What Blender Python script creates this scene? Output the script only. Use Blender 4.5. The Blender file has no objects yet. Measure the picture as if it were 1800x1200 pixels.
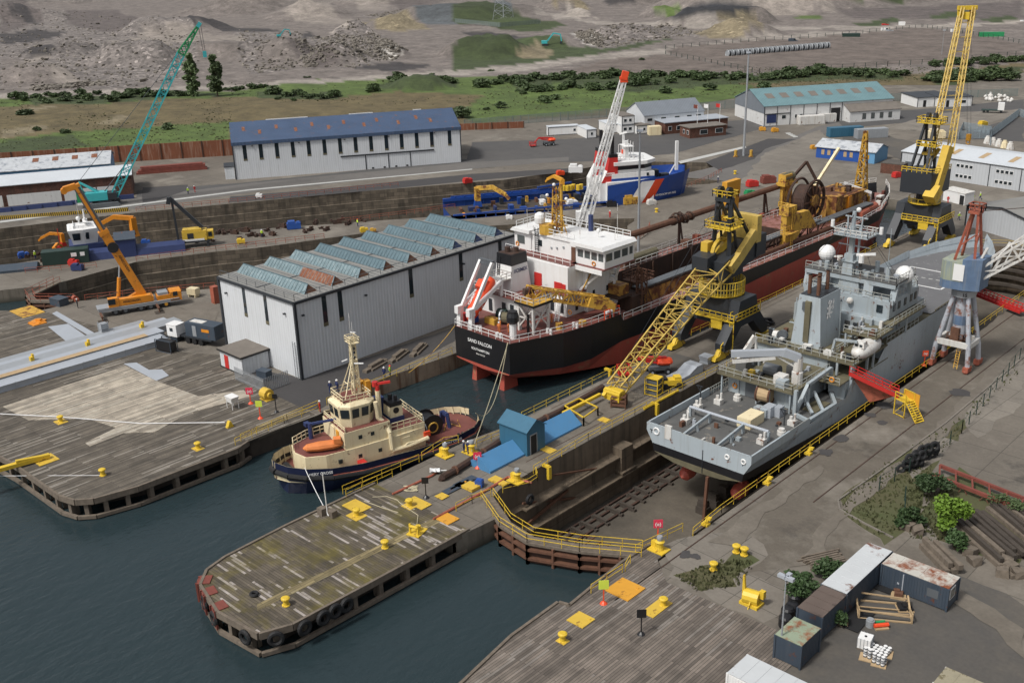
import bpy, bmesh, math, random
from mathutils import Vector, Matrix
from mathutils.geometry import tessellate_polygon
from mathutils import noise as mnoise
R = math.radians
C = bpy.context.scene.collection
scene = bpy.context.scene
# ---------------------------------------------------------------- camera (solved from the photograph's parallel lines and known sizes)
CAM_H, F_PX = 61.52, 1853.4
PITCH, ROLL, YAW = 0.36590, -0.030515, -0.76594
_cp, _sp = math.cos(PITCH), math.sin(PITCH)
FW = Vector((math.sin(YAW)*_cp, math.cos(YAW)*_cp, -_sp))
_r0 = Vector((math.cos(YAW), -math.sin(YAW), 0)); _u0 = _r0.cross(FW)
RT = _r0*math.cos(ROLL) + _u0*math.sin(ROLL)
UP = -_r0*math.sin(ROLL) + _u0*math.cos(ROLL)
cam_d = bpy.data.cameras.new('camera'); cam = bpy.data.objects.new('camera', cam_d); C.objects.link(cam)
m = Matrix((RT, UP, -FW)).transposed().to_4x4(); m.translation = (0, 0, CAM_H); cam.matrix_world = m
cam_d.sensor_width = 36; cam_d.lens = 36*F_PX/1800; cam_d.clip_end = 9000; cam_d.clip_start = 1
scene.camera = cam
# ---------------------------------------------------------------- sky and sun (bright overcast)
SUN_EL, SUN_AZ = 54, 190          # azimuth the light comes from, clockwise from +Y
w = bpy.data.worlds.new('World'); scene.world = w; w.use_nodes = True
nt = w.node_tree; bg = nt.nodes['Background']
sky = nt.nodes.new('ShaderNodeTexSky'); sky.sky_type = 'NISHITA'; sky.sun_disc = False
sky.sun_elevation = R(SUN_EL); sky.sun_rotation = R(SUN_AZ); sky.dust_density = 4; sky.air_density = 1.0
hs = nt.nodes.new('ShaderNodeHueSaturation'); hs.inputs['Saturation'].default_value = 0.28
nt.links.new(sky.outputs[0], hs.inputs['Color']); nt.links.new(hs.outputs[0], bg.inputs[0]); bg.inputs[1].default_value = 0.095
sd = bpy.data.lights.new('sun', 'SUN'); sd.energy = 2.0; sd.angle = R(8); sd.color = (1, 0.97, 0.92)
sun = bpy.data.objects.new('sun', sd); C.objects.link(sun)
_a = R(SUN_AZ); _d = Vector((math.sin(_a)*math.cos(R(SUN_EL)), math.cos(_a)*math.cos(R(SUN_EL)), math.sin(R(SUN_EL))))
sun.rotation_euler = _d.to_track_quat('Z', 'Y').to_euler(); sun.location = (0, 0, 200)
vs = scene.view_settings; vs.view_transform = 'Standard'; vs.look = 'None'; vs.exposure = 0.38; vs.gamma = 1; vs.use_curve_mapping = False
scene.cycles.max_bounces = 5; scene.cycles.diffuse_bounces = 2; scene.cycles.glossy_bounces = 2
rnd = random.Random(7)

def G(px, py, z=0.0):
    """survey: the point of the level plane z that the 1800 px wide photograph shows at (px, py)"""
    d = FW + RT*((px-900)/F_PX) + UP*((600-py)/F_PX)
    t = (z-CAM_H)/d.z
    return Vector((d.x*t, d.y*t, z))
def G2(px, py): v = G(px, py); return (v.x, v.y)

# ---------------------------------------------------------------- mesh builder
class MB:
    def __init__(s): s.v = []; s.f = []; s.m = []; s.cur = 0
    def mat(s, i): s.cur = i; return s
    def add(s, vs, fs):
        b = len(s.v); s.v += [tuple(v) for v in vs]
        for f in fs: s.f.append([b+i for i in f]); s.m.append(s.cur)
        return s
    def hexa(s, p):                       # 4 bottom, 4 top
        return s.add(p, [(3,2,1,0),(4,5,6,7),(0,1,5,4),(1,2,6,5),(2,3,7,6),(3,0,4,7)])
    def box(s, x, y, z, sx, sy, sz, rz=0):   # centre x,y, base z
        c, n = math.cos(rz), math.sin(rz)
        p = []
        for zz in (z, z+sz):
            for a, b in ((-.5,-.5),(.5,-.5),(.5,.5),(-.5,.5)):
                X, Y = a*sx, b*sy; p.append((x+X*c-Y*n, y+X*n+Y*c, zz))
        return s.hexa(p)
    def bb(s, x0, x1, y0, y1, z0, z1): return s.box((x0+x1)/2, (y0+y1)/2, z0, x1-x0, y1-y0, z1-z0)
    def taper(s, x, y, z, sx, sy, sz, tx, ty, ox=0, oy=0):
        p = [(x+a*sx, y+b*sy, z) for a, b in ((-.5,-.5),(.5,-.5),(.5,.5),(-.5,.5))]
        p += [(x+ox+a*tx, y+oy+b*ty, z+sz) for a, b in ((-.5,-.5),(.5,-.5),(.5,.5),(-.5,.5))]
        return s.hexa(p)
    def bar(s, a, b, w, h=None):
        a, b = Vector(a), Vector(b); d = b-a
        if d.length < 1e-6: return s
        h = h or w; d.normalize()
        side = d.cross(Vector((0,0,1)))
        if side.length < .05: side = Vector((1,0,0))
        side.normalize(); up = side.cross(d)
        o = [side*x*w/2+up*y*h/2 for x, y in ((-1,-1),(1,-1),(1,1),(-1,1))]
        return s.hexa([a+q for q in o]+[b+q for q in o])
    def tube(s, a, b, r, n=6, r2=None):
        a, b = Vector(a), Vector(b); d = b-a
        if d.length < 1e-6: return s
        r2 = r if r2 is None else r2; d.normalize()
        side = d.cross(Vector((0,0,1)))
        if side.length < .05: side = Vector((1,0,0))
        side.normalize(); up = side.cross(d)
        o = [(side*math.cos(t)+up*math.sin(t)) for t in (2*math.pi*i/n for i in range(n))]
        vs = [a+q*r for q in o]+[b+q*r2 for q in o]
        fs = [(i, (i+1)%n, n+(i+1)%n, n+i) for i in range(n)]+[tuple(range(n-1,-1,-1)), tuple(range(n,2*n))]
        return s.add(vs, fs)
    def path(s, pts, r, n=5):
        for a, b in zip(pts, pts[1:]): s.tube(a, b, r, n)
        return s
    def cyl(s, x, y, z, r, h, n=12, r2=None): return s.tube((x,y,z), (x,y,z+h), r, n, r2)
    def lathe(s, x, y, prof, n=14, z=0):
        vs = []; fs = []
        for r, zz in prof:
            for i in range(n): t = 2*math.pi*i/n; vs.append((x+r*math.cos(t), y+r*math.sin(t), z+zz))
        for k in range(len(prof)-1):
            for i in range(n): j = (i+1)%n; fs.append((k*n+i, k*n+j, (k+1)*n+j, (k+1)*n+i))
        fs.append(tuple(range(n-1,-1,-1))); fs.append(tuple(range((len(prof)-1)*n, len(prof)*n)))
        return s.add(vs, fs)
    def ball(s, x, y, z, r, n=12, k=8, sz=1):
        return s.lathe(x, y, [(max(r*math.sin(math.pi*i/k), .001), -r*sz*math.cos(math.pi*i/k)) for i in range(k+1)], n, z)
    def ring(s, c, ax, R0, r, n=14, k=6):   # torus
        c = Vector(c); ax = Vector(ax).normalized(); e = ax.orthogonal().normalized(); g = ax.cross(e)
        vs = []; fs = []
        for i in range(n):
            t = 2*math.pi*i/n; d = e*math.cos(t)+g*math.sin(t)
            for j in range(k): q = 2*math.pi*j/k; vs.append(c+d*(R0+r*math.cos(q))+ax*(r*math.sin(q)))
        for i in range(n):
            for j in range(k): fs.append((i*k+j, ((i+1)%n)*k+j, ((i+1)%n)*k+(j+1)%k, i*k+(j+1)%k))
        return s.add(vs, fs)
    def prism(s, poly, z0, z1):             # poly: list of (x, y)
        n = len(poly); tri = tessellate_polygon([[Vector((x,y,0)) for x, y in poly]])
        vs = [(x,y,z0) for x, y in poly]+[(x,y,z1) for x, y in poly]
        fs = [tuple(n+i for i in t) for t in tri]+[tuple(t[::-1]) for t in tri]
        fs += [(i, (i+1)%n, n+(i+1)%n, n+i) for i in range(n)]
        return s.add(vs, fs)
    def sheet(s, polys, z):                 # flat polygon with holes
        flat = [p for poly in polys for p in poly]
        tri = tessellate_polygon([[Vector((p[0],p[1],0)) for p in poly] for poly in polys])
        return s.add([(p[0],p[1],z) for p in flat], tri)
    def profile(s, pts, x0, x1):            # pts in (y, z), extruded along x
        n = len(pts); tri = tessellate_polygon([[Vector((a,b,0)) for a, b in pts]])
        vs = [(x0,a,b) for a, b in pts]+[(x1,a,b) for a, b in pts]
        return s.add(vs, [tuple(t) for t in tri]+[tuple(n+i for i in t[::-1]) for t in tri]+[(i,(i+1)%n,n+(i+1)%n,n+i) for i in range(n)])
    def profx(s, pts, y0, y1):              # pts in (x, z), extruded along y
        n = len(pts); tri = tessellate_polygon([[Vector((a,b,0)) for a, b in pts]])
        vs = [(a,y0,b) for a, b in pts]+[(a,y1,b) for a, b in pts]
        return s.add(vs, [tuple(t) for t in tri]+[tuple(n+i for i in t[::-1]) for t in tri]+[(i,(i+1)%n,n+(i+1)%n,n+i) for i in range(n)])
    def loft(s, secs, closed=False, cap=True):
        n = len(secs[0]); vs = [p for sec in secs for p in sec]; fs = []
        for k in range(len(secs)-1):
            for i in range(n if closed else n-1):
                j = (i+1)%n; fs.append((k*n+i, k*n+j, (k+1)*n+j, (k+1)*n+i))
        if cap: fs.append(tuple(range(n))[::-1]); fs.append(tuple(range((len(secs)-1)*n, len(secs)*n)))
        return s.add(vs, fs)
    def rail(s, pts, h=1.1, r=.035, step=2.2, rows=(1, .5), closed=False):
        pts = [Vector(p) for p in pts]
        if closed: pts = pts+[pts[0]]
        for a, b in zip(pts, pts[1:]):
            L = (b-a).length; n = max(1, round(L/step))
            for i in range(n+1): q = a.lerp(b, i/n); s.bar(q, q+Vector((0,0,h)), r*2)
            for f in rows: s.bar(a+Vector((0,0,h*f)), b+Vector((0,0,h*f)), r*2)
        return s
    def ladder(s, a, b, w=.45, side=(1,0,0), r=.03, step=.35):
        a, b, sd_ = Vector(a), Vector(b), Vector(side).normalized()*w/2
        s.bar(a-sd_, b-sd_, r*2); s.bar(a+sd_, b+sd_, r*2)
        n = max(2, int((b-a).length/step))
        for i in range(1, n): q = a.lerp(b, i/n); s.bar(q-sd_, q+sd_, r*1.4)
        return s
    def lattice(s, a, b, w0, h0, w1, h1, side, n, r, rd=None, faces=4):   # four chords and zigzag lacing
        a, b = Vector(a), Vector(b); d = (b-a).normalized(); sv = Vector(side); sv = (sv-d*sv.dot(d)).normalized(); uv = sv.cross(d)
        rd = rd or r*.6
        def cs(t): c = a.lerp(b, t); W, H = w0+(w1-w0)*t, h0+(h1-h0)*t; return [c+sv*x*W/2+uv*y*H/2 for x, y in ((-1,-1),(1,-1),(1,1),(-1,1))]
        E = [cs(i/n) for i in range(n+1)]
        for k in range(4): s.bar(E[0][k], E[n][k], r*2)
        for i in range(n):
            for k in range(4):
                j = (k+1)%4
                if i%2: s.bar(E[i][k], E[i+1][j], rd*2)
                else: s.bar(E[i][j], E[i+1][k], rd*2)
                if faces == 4 and i%2 == 0: s.bar(E[i][k], E[i][j], rd*2)
        return s
    def build(s, name, mats, parent=None, smooth=False, loc=None):
        me = bpy.data.meshes.new(name); me.from_pydata(s.v, [], s.f); 
        if not isinstance(mats, (list, tuple)): mats = [mats]
        mats = [M[q] if isinstance(q, str) else q for q in mats]
        for q in mats: me.materials.append(q)
        if len(mats) > 1: me.polygons.foreach_set('material_index', s.m)
        bm = bmesh.new(); bm.from_mesh(me); lo = [v for v in bm.verts if not v.link_faces]
        if lo: bmesh.ops.delete(bm, geom=lo, context='VERTS')
        bmesh.ops.recalc_face_normals(bm, faces=bm.faces); bm.to_mesh(me); bm.free()
        if smooth: me.polygons.foreach_set('use_smooth', [True]*len(me.polygons))
        me.update()
        o = bpy.data.objects.new(name, me); C.objects.link(o)
        if parent: o.parent = parent
        if loc: o.location = loc
        return o

ORD = 'first second third fourth fifth sixth seventh eighth ninth tenth'.split()
def tag(o, label=None, cat=None, group=None, kind=None):
    if label: o['label'] = label
    if cat: o['category'] = cat
    if group: o['group'] = group
    if kind: o['kind'] = kind
    return o
def thing(name, label, cat, loc=(0,0,0), rz=0, group=None):
    o = bpy.data.objects.new(name, None); C.objects.link(o); o.empty_display_size = .5
    o.location = loc; o.rotation_euler = (0,0,rz)
    return tag(o, label, cat, group)
def struct(name, mb, mat, **k): return tag(mb.build(name, mat, **k), kind='structure')
def copy_tree(o, loc=None, rz=None, label=None, parent=None, group=None, scale=None):
    c = o.copy(); C.objects.link(c)
    if parent: c.parent = parent
    for ch in o.children: copy_tree(ch, parent=c)
    if loc is not None: c.location = loc
    if rz is not None: c.rotation_euler = (c.rotation_euler[0], c.rotation_euler[1], rz)
    if scale is not None: c.scale = (scale,)*3 if not isinstance(scale, tuple) else scale
    if label: c['label'] = label
    if group: c['group'] = group
    return c
def text(name, body, size, mat, parent, loc, rot, shear=0, ext=.01, width=None, align='CENTER'):
    cu = bpy.data.curves.new(name, 'FONT'); cu.body = body; cu.size = size; cu.extrude = ext; cu.align_x = align; cu.shear = shear; cu.offset = size*.018
    t = bpy.data.objects.new(name+'_curve', cu); C.objects.link(t)
    bpy.context.view_layer.update()
    me = bpy.data.meshes.new_from_object(t.evaluated_get(bpy.context.evaluated_depsgraph_get()))
    bpy.data.objects.remove(t); bpy.data.curves.remove(cu)
    me.materials.clear(); me.materials.append(M[mat] if isinstance(mat, str) else mat)
    o = bpy.data.objects.new(name, me); C.objects.link(o); o.parent = parent; o.location = loc; o.rotation_euler = rot
    if width:
        xs = [v.co.x for v in me.vertices]; wd = max(xs)-min(xs); o.scale = (width/wd,)*3
    return o
# ---------------------------------------------------------------- procedural materials
def _mk(name):
    m = bpy.data.materials.new(name); m.use_nodes = True; return m, m.node_tree, m.node_tree.nodes['Principled BSDF']
def N(nt, t, **k):
    n = nt.nodes.new('ShaderNode'+t)
    for a, v in k.items():
        if a.startswith('i_'): n.inputs[a[2:].replace('_', ' ')].default_value = v
        else: setattr(n, a, v)
    return n
def ramp(nt, fac, stops, interp='LINEAR'):
    r = nt.nodes.new('ShaderNodeValToRGB'); r.color_ramp.interpolation = interp
    e = r.color_ramp.elements
    while len(e) < len(stops): e.new(.5)
    for k, (p, c) in enumerate(stops): e[k].position = p; e[k].color = (c[0], c[1], c[2], 1) if not isinstance(c, (int, float)) else (c, c, c, 1)
    nt.links.new(fac, r.inputs[0]); return r.outputs[0]
def mix(nt, fac, a, b, mode='MIX'):
    x = nt.nodes.new('ShaderNodeMix'); x.data_type = 'RGBA'; x.blend_type = mode
    for s, v in ((0, fac), (6, a), (7, b)):
        if hasattr(v, 'is_linked'): nt.links.new(v, x.inputs[s])
        elif isinstance(v, (int, float)): x.inputs[s].default_value = v if s == 0 else (v, v, v, 1)
        else: x.inputs[s].default_value = (*v[:3], 1)
    return x.outputs[2]
def coords(nt, world=False, scale=(1,1,1), rot=0):
    if world: src = nt.nodes.new('ShaderNodeNewGeometry').outputs['Position']
    else: src = nt.nodes.new('ShaderNodeTexCoord').outputs['Object']
    mp = nt.nodes.new('ShaderNodeMapping'); mp.inputs['Scale'].default_value = scale; mp.inputs['Rotation'].default_value = (0,0,rot)
    nt.links.new(src, mp.inputs[0]); return mp.outputs[0]
def noise(nt, co, scale, detail=5, rough=.6):
    n = N(nt, 'TexNoise'); n.inputs['Scale'].default_value = scale; n.inputs['Detail'].default_value = detail; n.inputs['Roughness'].default_value = rough
    nt.links.new(co, n.inputs['Vector']); return n.outputs['Fac']
def bump(nt, bs, h, strength=.3, dist=.1):
    b = N(nt, 'Bump'); b.inputs['Strength'].default_value = strength; b.inputs['Distance'].default_value = dist
    nt.links.new(h, b.inputs['Height']); nt.links.new(b.outputs[0], bs.inputs['Normal'])
def dim(c, k): return tuple(x*k for x in c)
RUST = (.13, .045, .018)
def paint(name, col, rough=.5, var=.14, scale=.8, rust=0, rcol=RUST, rscale=.7, streak=0, scol=None, metal=0, corr=None):
    """painted surface: mottled tone, dirt streaks running down, rust patches, optional corrugation (axis, period)"""
    m, nt, bs = _mk(name); co = coords(nt)
    c = mix(nt, noise(nt, co, scale), dim(col, 1-var*1.4), dim(col, 1+var))
    if streak:
        cs = coords(nt, scale=(1.6,1.6,.12)); s = ramp(nt, noise(nt, cs, 1.2, 6), [(.50, 0.), (.72, 1.)])
        mm = N(nt, 'Math', operation='MULTIPLY'); mm.inputs[1].default_value = streak; nt.links.new(s, mm.inputs[0])
        c = mix(nt, mm.outputs[0], c, scol or dim(col, .45))
    if rust:
        s = ramp(nt, noise(nt, co, rscale, 8, .7), [(.62-rust*.28, 0.), (.68-rust*.2, 1.)])
        c = mix(nt, s, c, mix(nt, noise(nt, co, 3), dim(rcol, .6), dim(rcol, 1.5)))
    if corr:                                               # sheet ribs of the given period, running up every wall
        wv = N(nt, 'TexWave', wave_type='BANDS', bands_direction='X'); wv.inputs['Scale'].default_value = .444/corr
        nt.links.new(coords(nt, rot=R(45)), wv.inputs['Vector']); bump(nt, bs, wv.outputs['Fac'], .5, .05); c = mix(nt, 1., c, ramp(nt, wv.outputs['Fac'], [(.1, .95), (.45, 1.02)]), 'MULTIPLY')
    nt.links.new(c, bs.inputs['Base Color']); bs.inputs['Roughness'].default_value = rough; bs.inputs['Metallic'].default_value = metal
    return m
def ground(name, cols, scales=(.03, .25, 2.5), stain=0, stcol=(.03,.028,.026), rough=.9, crack=None, light=None):
    m, nt, bs = _mk(name); co = coords(nt, True)
    c = mix(nt, ramp(nt, noise(nt, co, scales[0], 6), [(.35, 0.), (.65, 1.)]), cols[0], cols[1])
    c = mix(nt, ramp(nt, noise(nt, co, scales[1], 8, .7), [(.3, 0.), (.75, 1.)]), c, mix(nt, .55, c, cols[2] if len(cols) > 2 else dim(cols[0], .6)))
    c = mix(nt, noise(nt, co, scales[2], 4), mix(nt, 1., c, .78, 'MULTIPLY'), mix(nt, 1., c, 1.2, 'MULTIPLY'))
    if stain:
        s = ramp(nt, noise(nt, co, .11, 9, .72), [(.58, 0.), (.70, 1.)]); mm = N(nt, 'Math', operation='MULTIPLY'); mm.inputs[1].default_value = stain; nt.links.new(s, mm.inputs[0])
        c = mix(nt, mm.outputs[0], c, stcol)
    if light:
        s = ramp(nt, noise(nt, coords(nt, True, (1,1,1)), .06, 7, .7), [(.5, 0.), (.66, 1.)]); mm = N(nt, 'Math', operation='MULTIPLY'); mm.inputs[1].default_value = .7; nt.links.new(s, mm.inputs[0])
        c = mix(nt, mm.outputs[0], c, light)
    if crack:
        b = N(nt, 'TexBrick'); b.offset = 0; b.inputs['Color1'].default_value = (1,1,1,1); b.inputs['Color2'].default_value = (.86,.86,.86,1); b.inputs['Mortar'].default_value = (.5,.5,.5,1)
        b.inputs['Scale'].default_value = 1; b.inputs['Brick Width'].default_value = crack[0]; b.inputs['Row Height'].default_value = crack[1]; b.inputs['Mortar Size'].default_value = .05
        nt.links.new(coords(nt, True, rot=crack[2] if len(crack) > 2 else 0), b.inputs['Vector']); c = mix(nt, 1., c, b.outputs['Color'], 'MULTIPLY')
    nt.links.new(c, bs.inputs['Base Color']); bs.inputs['Roughness'].default_value = rough
    bump(nt, bs, noise(nt, co, 4, 6), .25, .05)
    return m
def planks(name, dark, light, rot, width=.28, length=3.5, lightness=.9, moss=None, clump=.07):
    """weathered deck boards; newer pale boards come in clumps"""
    m, nt, bs = _mk(name); co = coords(nt, True, rot=rot)
    def br(c1, c2, mort, ms):
        b = N(nt, 'TexBrick'); b.offset = .5; b.inputs['Color1'].default_value = (*c1, 1); b.inputs['Color2'].default_value = (*c2, 1); b.inputs['Mortar'].default_value = (*mort, 1)
        b.inputs['Scale'].default_value = 1; b.inputs['Brick Width'].default_value = length; b.inputs['Row Height'].default_value = width; b.inputs['Mortar Size'].default_value = ms; b.inputs['Bias'].default_value = 0
        nt.links.new(co, b.inputs['Vector']); return b
    base = br(dim(dark, .62), dim(dark, 1.35), dim(dark, .22), .022).outputs['Color']
    rndm = br((0,0,0), (1,1,1), (0,0,0), .02).outputs['Color']
    cl = noise(nt, coords(nt, True, (1,1,1), rot), clump, 4)
    s = N(nt, 'Math', operation='ADD'); nt.links.new(rndm, s.inputs[0]); nt.links.new(cl, s.inputs[1])
    pale = ramp(nt, s.outputs[0], [(0., 0.), (min(.99, lightness*.72), 0.), (min(1., lightness*.72+.01), 1.)], 'LINEAR')
    sc = N(nt, 'Math', operation='MULTIPLY'); sc.inputs[1].default_value = .62; nt.links.new(s.outputs[0], sc.inputs[0])
    pale = ramp(nt, sc.outputs[0], [(lightness, 0.), (min(lightness+.01, 1), 1.)])
    c = mix(nt, pale, base, light)
    if moss: c = mix(nt, ramp(nt, noise(nt, coords(nt, True), .22, 7, .7), [(.46, 0.), (.63, .85)]), c, mix(nt, 1., mix(nt, rndm, .7, 1.), moss, 'MULTIPLY'))
    c = mix(nt, 1., c, ramp(nt, noise(nt, coords(nt, True), .5, 7), [(.25, .55), (.7, 1.15)]), 'MULTIPLY')
    nt.links.new(c, bs.inputs['Base Color']); bs.inputs['Roughness'].default_value = .85
    return m
def masonry(name, col, bw, bh, var=.3, stain=.7, scol=(.035,.03,.022), wet=None):
    """wall of big blocks with dark runs; coordinates along the wall come from x+y and height"""
    m, nt, bs = _mk(name); ge = nt.nodes.new('ShaderNodeNewGeometry')
    sx = N(nt, 'SeparateXYZ'); nt.links.new(ge.outputs['Position'], sx.inputs[0])
    ad = N(nt, 'Math', operation='ADD'); nt.links.new(sx.outputs[0], ad.inputs[0]); nt.links.new(sx.outputs[1], ad.inputs[1])
    cb = N(nt, 'CombineXYZ'); nt.links.new(ad.outputs[0], cb.inputs[0]); nt.links.new(sx.outputs[2], cb.inputs[1])
    b = N(nt, 'TexBrick'); b.inputs['Scale'].default_value = 1; b.inputs['Brick Width'].default_value = bw; b.inputs['Row Height'].default_value = bh; b.inputs['Mortar Size'].default_value = .03
    b.inputs['Color1'].default_value = (*dim(col, 1-var), 1); b.inputs['Color2'].default_value = (*dim(col, 1+var), 1); b.inputs['Mortar'].default_value = (*dim(col, .38), 1)
    nt.links.new(cb.outputs[0], b.inputs['Vector']); c = b.outputs['Color']
    c = mix(nt, ramp(nt, noise(nt, coords(nt, True), .35, 8, .7), [(.35, 0.), (.7, 1.)]), c, mix(nt, 1., c, .62, 'MULTIPLY'))
    st = ramp(nt, noise(nt, coords(nt, True, (.9,.9,.07)), 1, 7), [(.48, 0.), (.68, stain)])
    c = mix(nt, st, c, scol)
    if wet:
        wz = ramp(nt, N(nt, 'MapRange', i_From_Min=wet[0], i_From_Max=wet[1]).outputs[0], [(0, 1.), (1, 0.)])
        mr = wz.node.inputs[0].links[0].from_node; nt.links.new(sx.outputs[2], mr.inputs['Value']); c = mix(nt, wz, c, wet[2])
    nt.links.new(c, bs.inputs['Base Color']); bs.inputs['Roughness'].default_value = .9
    bump(nt, bs, b.outputs['Fac'], .4, -.05)
    return m
def leaves(name, a, b, scale=1.5):
    m, nt, bs = _mk(name); oi = nt.nodes.new('ShaderNodeObjectInfo'); co = coords(nt)
    c = mix(nt, noise(nt, co, scale, 4), a, b); c = mix(nt, oi.outputs['Random'], mix(nt, 1., c, .75, 'MULTIPLY'), mix(nt, 1., c, 1.2, 'MULTIPLY'))
    nt.links.new(c, bs.inputs['Base Color']); bs.inputs['Roughness'].default_value = .7
    return m
def attr_ground(name, rubble=2.2):
    """far ground: colour of each patch from the surface attribute, broken up by rubble and tufts"""
    m, nt, bs = _mk(name); at = N(nt, 'Attribute', attribute_name='tone'); co = coords(nt, True)
    a = noise(nt, co, .09, 9, .75); b2 = noise(nt, co, .5, 6, .8)
    c = mix(nt, 1., at.outputs['Color'], ramp(nt, a, [(.3, .55), (.7, 1.6)]), 'MULTIPLY')
    vo = N(nt, 'TexVoronoi'); vo.inputs['Scale'].default_value = .55; nt.links.new(co, vo.inputs['Vector'])
    rb = ramp(nt, vo.outputs['Color'], [(.0, .35), (.55, .9), (.8, 1.), (.97, 2.3)])
    c2 = mix(nt, 1., c, rb, 'MULTIPLY'); c = mix(nt, at.outputs['Alpha'], c, c2)
    c = mix(nt, 1., c, ramp(nt, b2, [(.3, .75), (.7, 1.2)]), 'MULTIPLY')
    nt.links.new(c, bs.inputs['Base Color']); bs.inputs['Roughness'].default_value = .95
    bump(nt, bs, b2, .5, .6)
    return m
def glassy(name, col=(.02,.028,.033)):
    m, nt, bs = _mk(name); bs.inputs['Base Color'].default_value = (*col, 1); bs.inputs['Roughness'].default_value = .08; return m

M = {}
M['water'], nt, bs = _mk('water')
_c = coords(nt, True); bs.inputs['Base Color'].default_value = (.022,.036,.041,1); bs.inputs['Roughness'].default_value = .06; bs.inputs['IOR'].default_value = 1.33
_s = N(nt, 'Math', operation='ADD'); nt.links.new(noise(nt, coords(nt, True, (1,.45,1), R(35)), .9, 5, .6), _s.inputs[0])
_q = N(nt, 'Math', operation='MULTIPLY'); _q.inputs[1].default_value = 1.1; nt.links.new(noise(nt, _c, .16, 3), _q.inputs[0]); nt.links.new(_q.outputs[0], _s.inputs[1])
_calm = ramp(nt, noise(nt, _c, .02, 3), [(.35, .35), (.65, 1.)])
_h = N(nt, 'Math', operation='MULTIPLY'); nt.links.new(_s.outputs[0], _h.inputs[0]); nt.links.new(_calm, _h.inputs[1]); bump(nt, bs, _h.outputs[0], .5, .5)
M['apron'] = ground('apron_concrete', [(.195,.172,.142), (.135,.117,.097), (.09,.078,.064)], stain=.7, light=(.27,.245,.205), crack=(7.5,6.,R(0)))
M['tarmac'] = ground('tarmac', [(.075,.073,.073), (.095,.09,.086), (.055,.053,.053)], stain=.35)
M['darktar'] = ground('dark_tarmac', [(.052,.049,.05), (.062,.058,.057), (.04,.038,.038)])
M['road'] = ground('road', [(.15,.14,.13), (.12,.113,.105), (.09,.085,.08)], stain=.3)
M['dirt'] = ground('dirt', [(.165,.143,.115), (.10,.086,.068), (.07,.058,.046)], stain=.6, light=(.25,.225,.19))
M['yard'] = ground('yard', [(.085,.08,.074), (.06,.057,.054), (.12,.105,.085)], stain=.25, light=(.14,.12,.095))
M['slab'] = ground('slab', [(.25,.225,.19), (.18,.16,.135), (.12,.105,.088)], stain=.8, crack=(5,4,R(3)))
M['floor'] = ground('dock_floor', [(.13,.11,.085), (.07,.06,.047), (.035,.03,.024)], scales=(.08,.4,3), stain=.7)
M['grass'] = ground('grass', [(.055,.075,.022), (.075,.068,.03), (.10,.085,.05)], scales=(.12,.6,5))
M['wall'] = masonry('dock_wall', (.15,.122,.09), 2.6, 1.0)
M['wallc'] = masonry('quay_wall', (.20,.175,.14), 9, 3.2, var=.1, stain=.55, wet=(-2.7,-1.5,(.035,.035,.025)))
M['wallr'] = masonry('pier_wall', (.17,.13,.09), 7, 4.0, var=.08, stain=.6)
M['rustwall'] = masonry('rusty_wall', (.33,.25,.18), 6, 3, var=.15, stain=.95, scol=(.12,.05,.02))
M['deckA'] = planks('deck_boards_grey', (.12,.102,.08), (.25,.225,.19), R(90), .3, 7, .865, clump=.05)
M['deckT'] = planks('deck_boards_tan', (.40,.35,.28), (.44,.40,.33), R(90), .35, 9, .85)
M['deckB'] = planks('deck_boards_mossy', (.115,.095,.07), (.36,.32,.29), R(0), .32, 3.6, .815, moss=(.14,.115,.025), clump=.12)
M['deckC'] = planks('deck_boards_brown', (.165,.138,.115), (.215,.19,.165), R(90), .3, 6, .86)
M['timber'] = paint('old_timber', (.16,.13,.10), .9, .4, 1.5, streak=.5)
M['timberl'] = paint('pale_timber', (.42,.30,.17), .8, .25, 2)
M['timberd'] = paint('dark_timber', (.06,.048,.038), .9, .4, 1)
M['yel'] = paint('yellow_paint', (.60,.40,.05), .5, .12, 1.2, rust=.12)
M['yelb'] = paint('bright_yellow_paint', (.66,.45,.035), .5, .14, 1.5, rust=.12)
M['yelo'] = paint('ochre_yellow_paint', (.58,.34,.05), .6, .25, 1, rust=.42, streak=.4)
M['ocr'] = paint('rusty_ochre_paint', (.46,.25,.05), .65, .3, .9, rust=.62, streak=.5)
M['cry'] = paint('crane_yellow', (.54,.38,.09), .55, .2, .6, streak=.35, rust=.12)
M['ora'] = paint('orange_paint', (.68,.25,.02), .45, .14, 1, rust=.08, streak=.2)
M['dor'] = paint('dark_orange_paint', (.62,.30,.03), .5, .12, 1, rust=.1)
M['red'] = paint('red_paint', (.52,.03,.025), .45, .15, 1.2)
M['redo'] = paint('signal_red', (.75,.075,.02), .45, .1, 1.5)
M['pink'] = paint('sign_red', (.68,.04,.09), .5, .05, 1)
M['redr'] = paint('rail_red', (.36,.10,.06), .6, .3, 1.5, rust=.3)
M['maroon'] = paint('red_deck', (.17,.055,.045), .6, .25, .6, rust=.15)
M['pinkdeck'] = paint('pink_deck', (.30,.14,.12), .6, .3, .5, rust=.4)
M['hullred'] = paint('hull_red', (.42,.078,.053), .6, .22, .18, rust=.12, rcol=(.32,.14,.08), rscale=.35, streak=.45, scol=(.30,.13,.08))
M['hullblk'] = paint('hull_black', (.013,.013,.015), .4, .3, .3, streak=.25, scol=(.03,.028,.027))
M['navy'] = paint('navy_hull', (.012,.017,.05), .35, .2, .5, streak=.2, scol=(.03,.04,.08))
M['navyl'] = paint('navy_paint', (.025,.04,.12), .5, .2, .8)
M['cream'] = paint('cream_paint', (.74,.64,.42), .45, .08, .7, rust=.06, streak=.35, scol=(.40,.22,.08))
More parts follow.
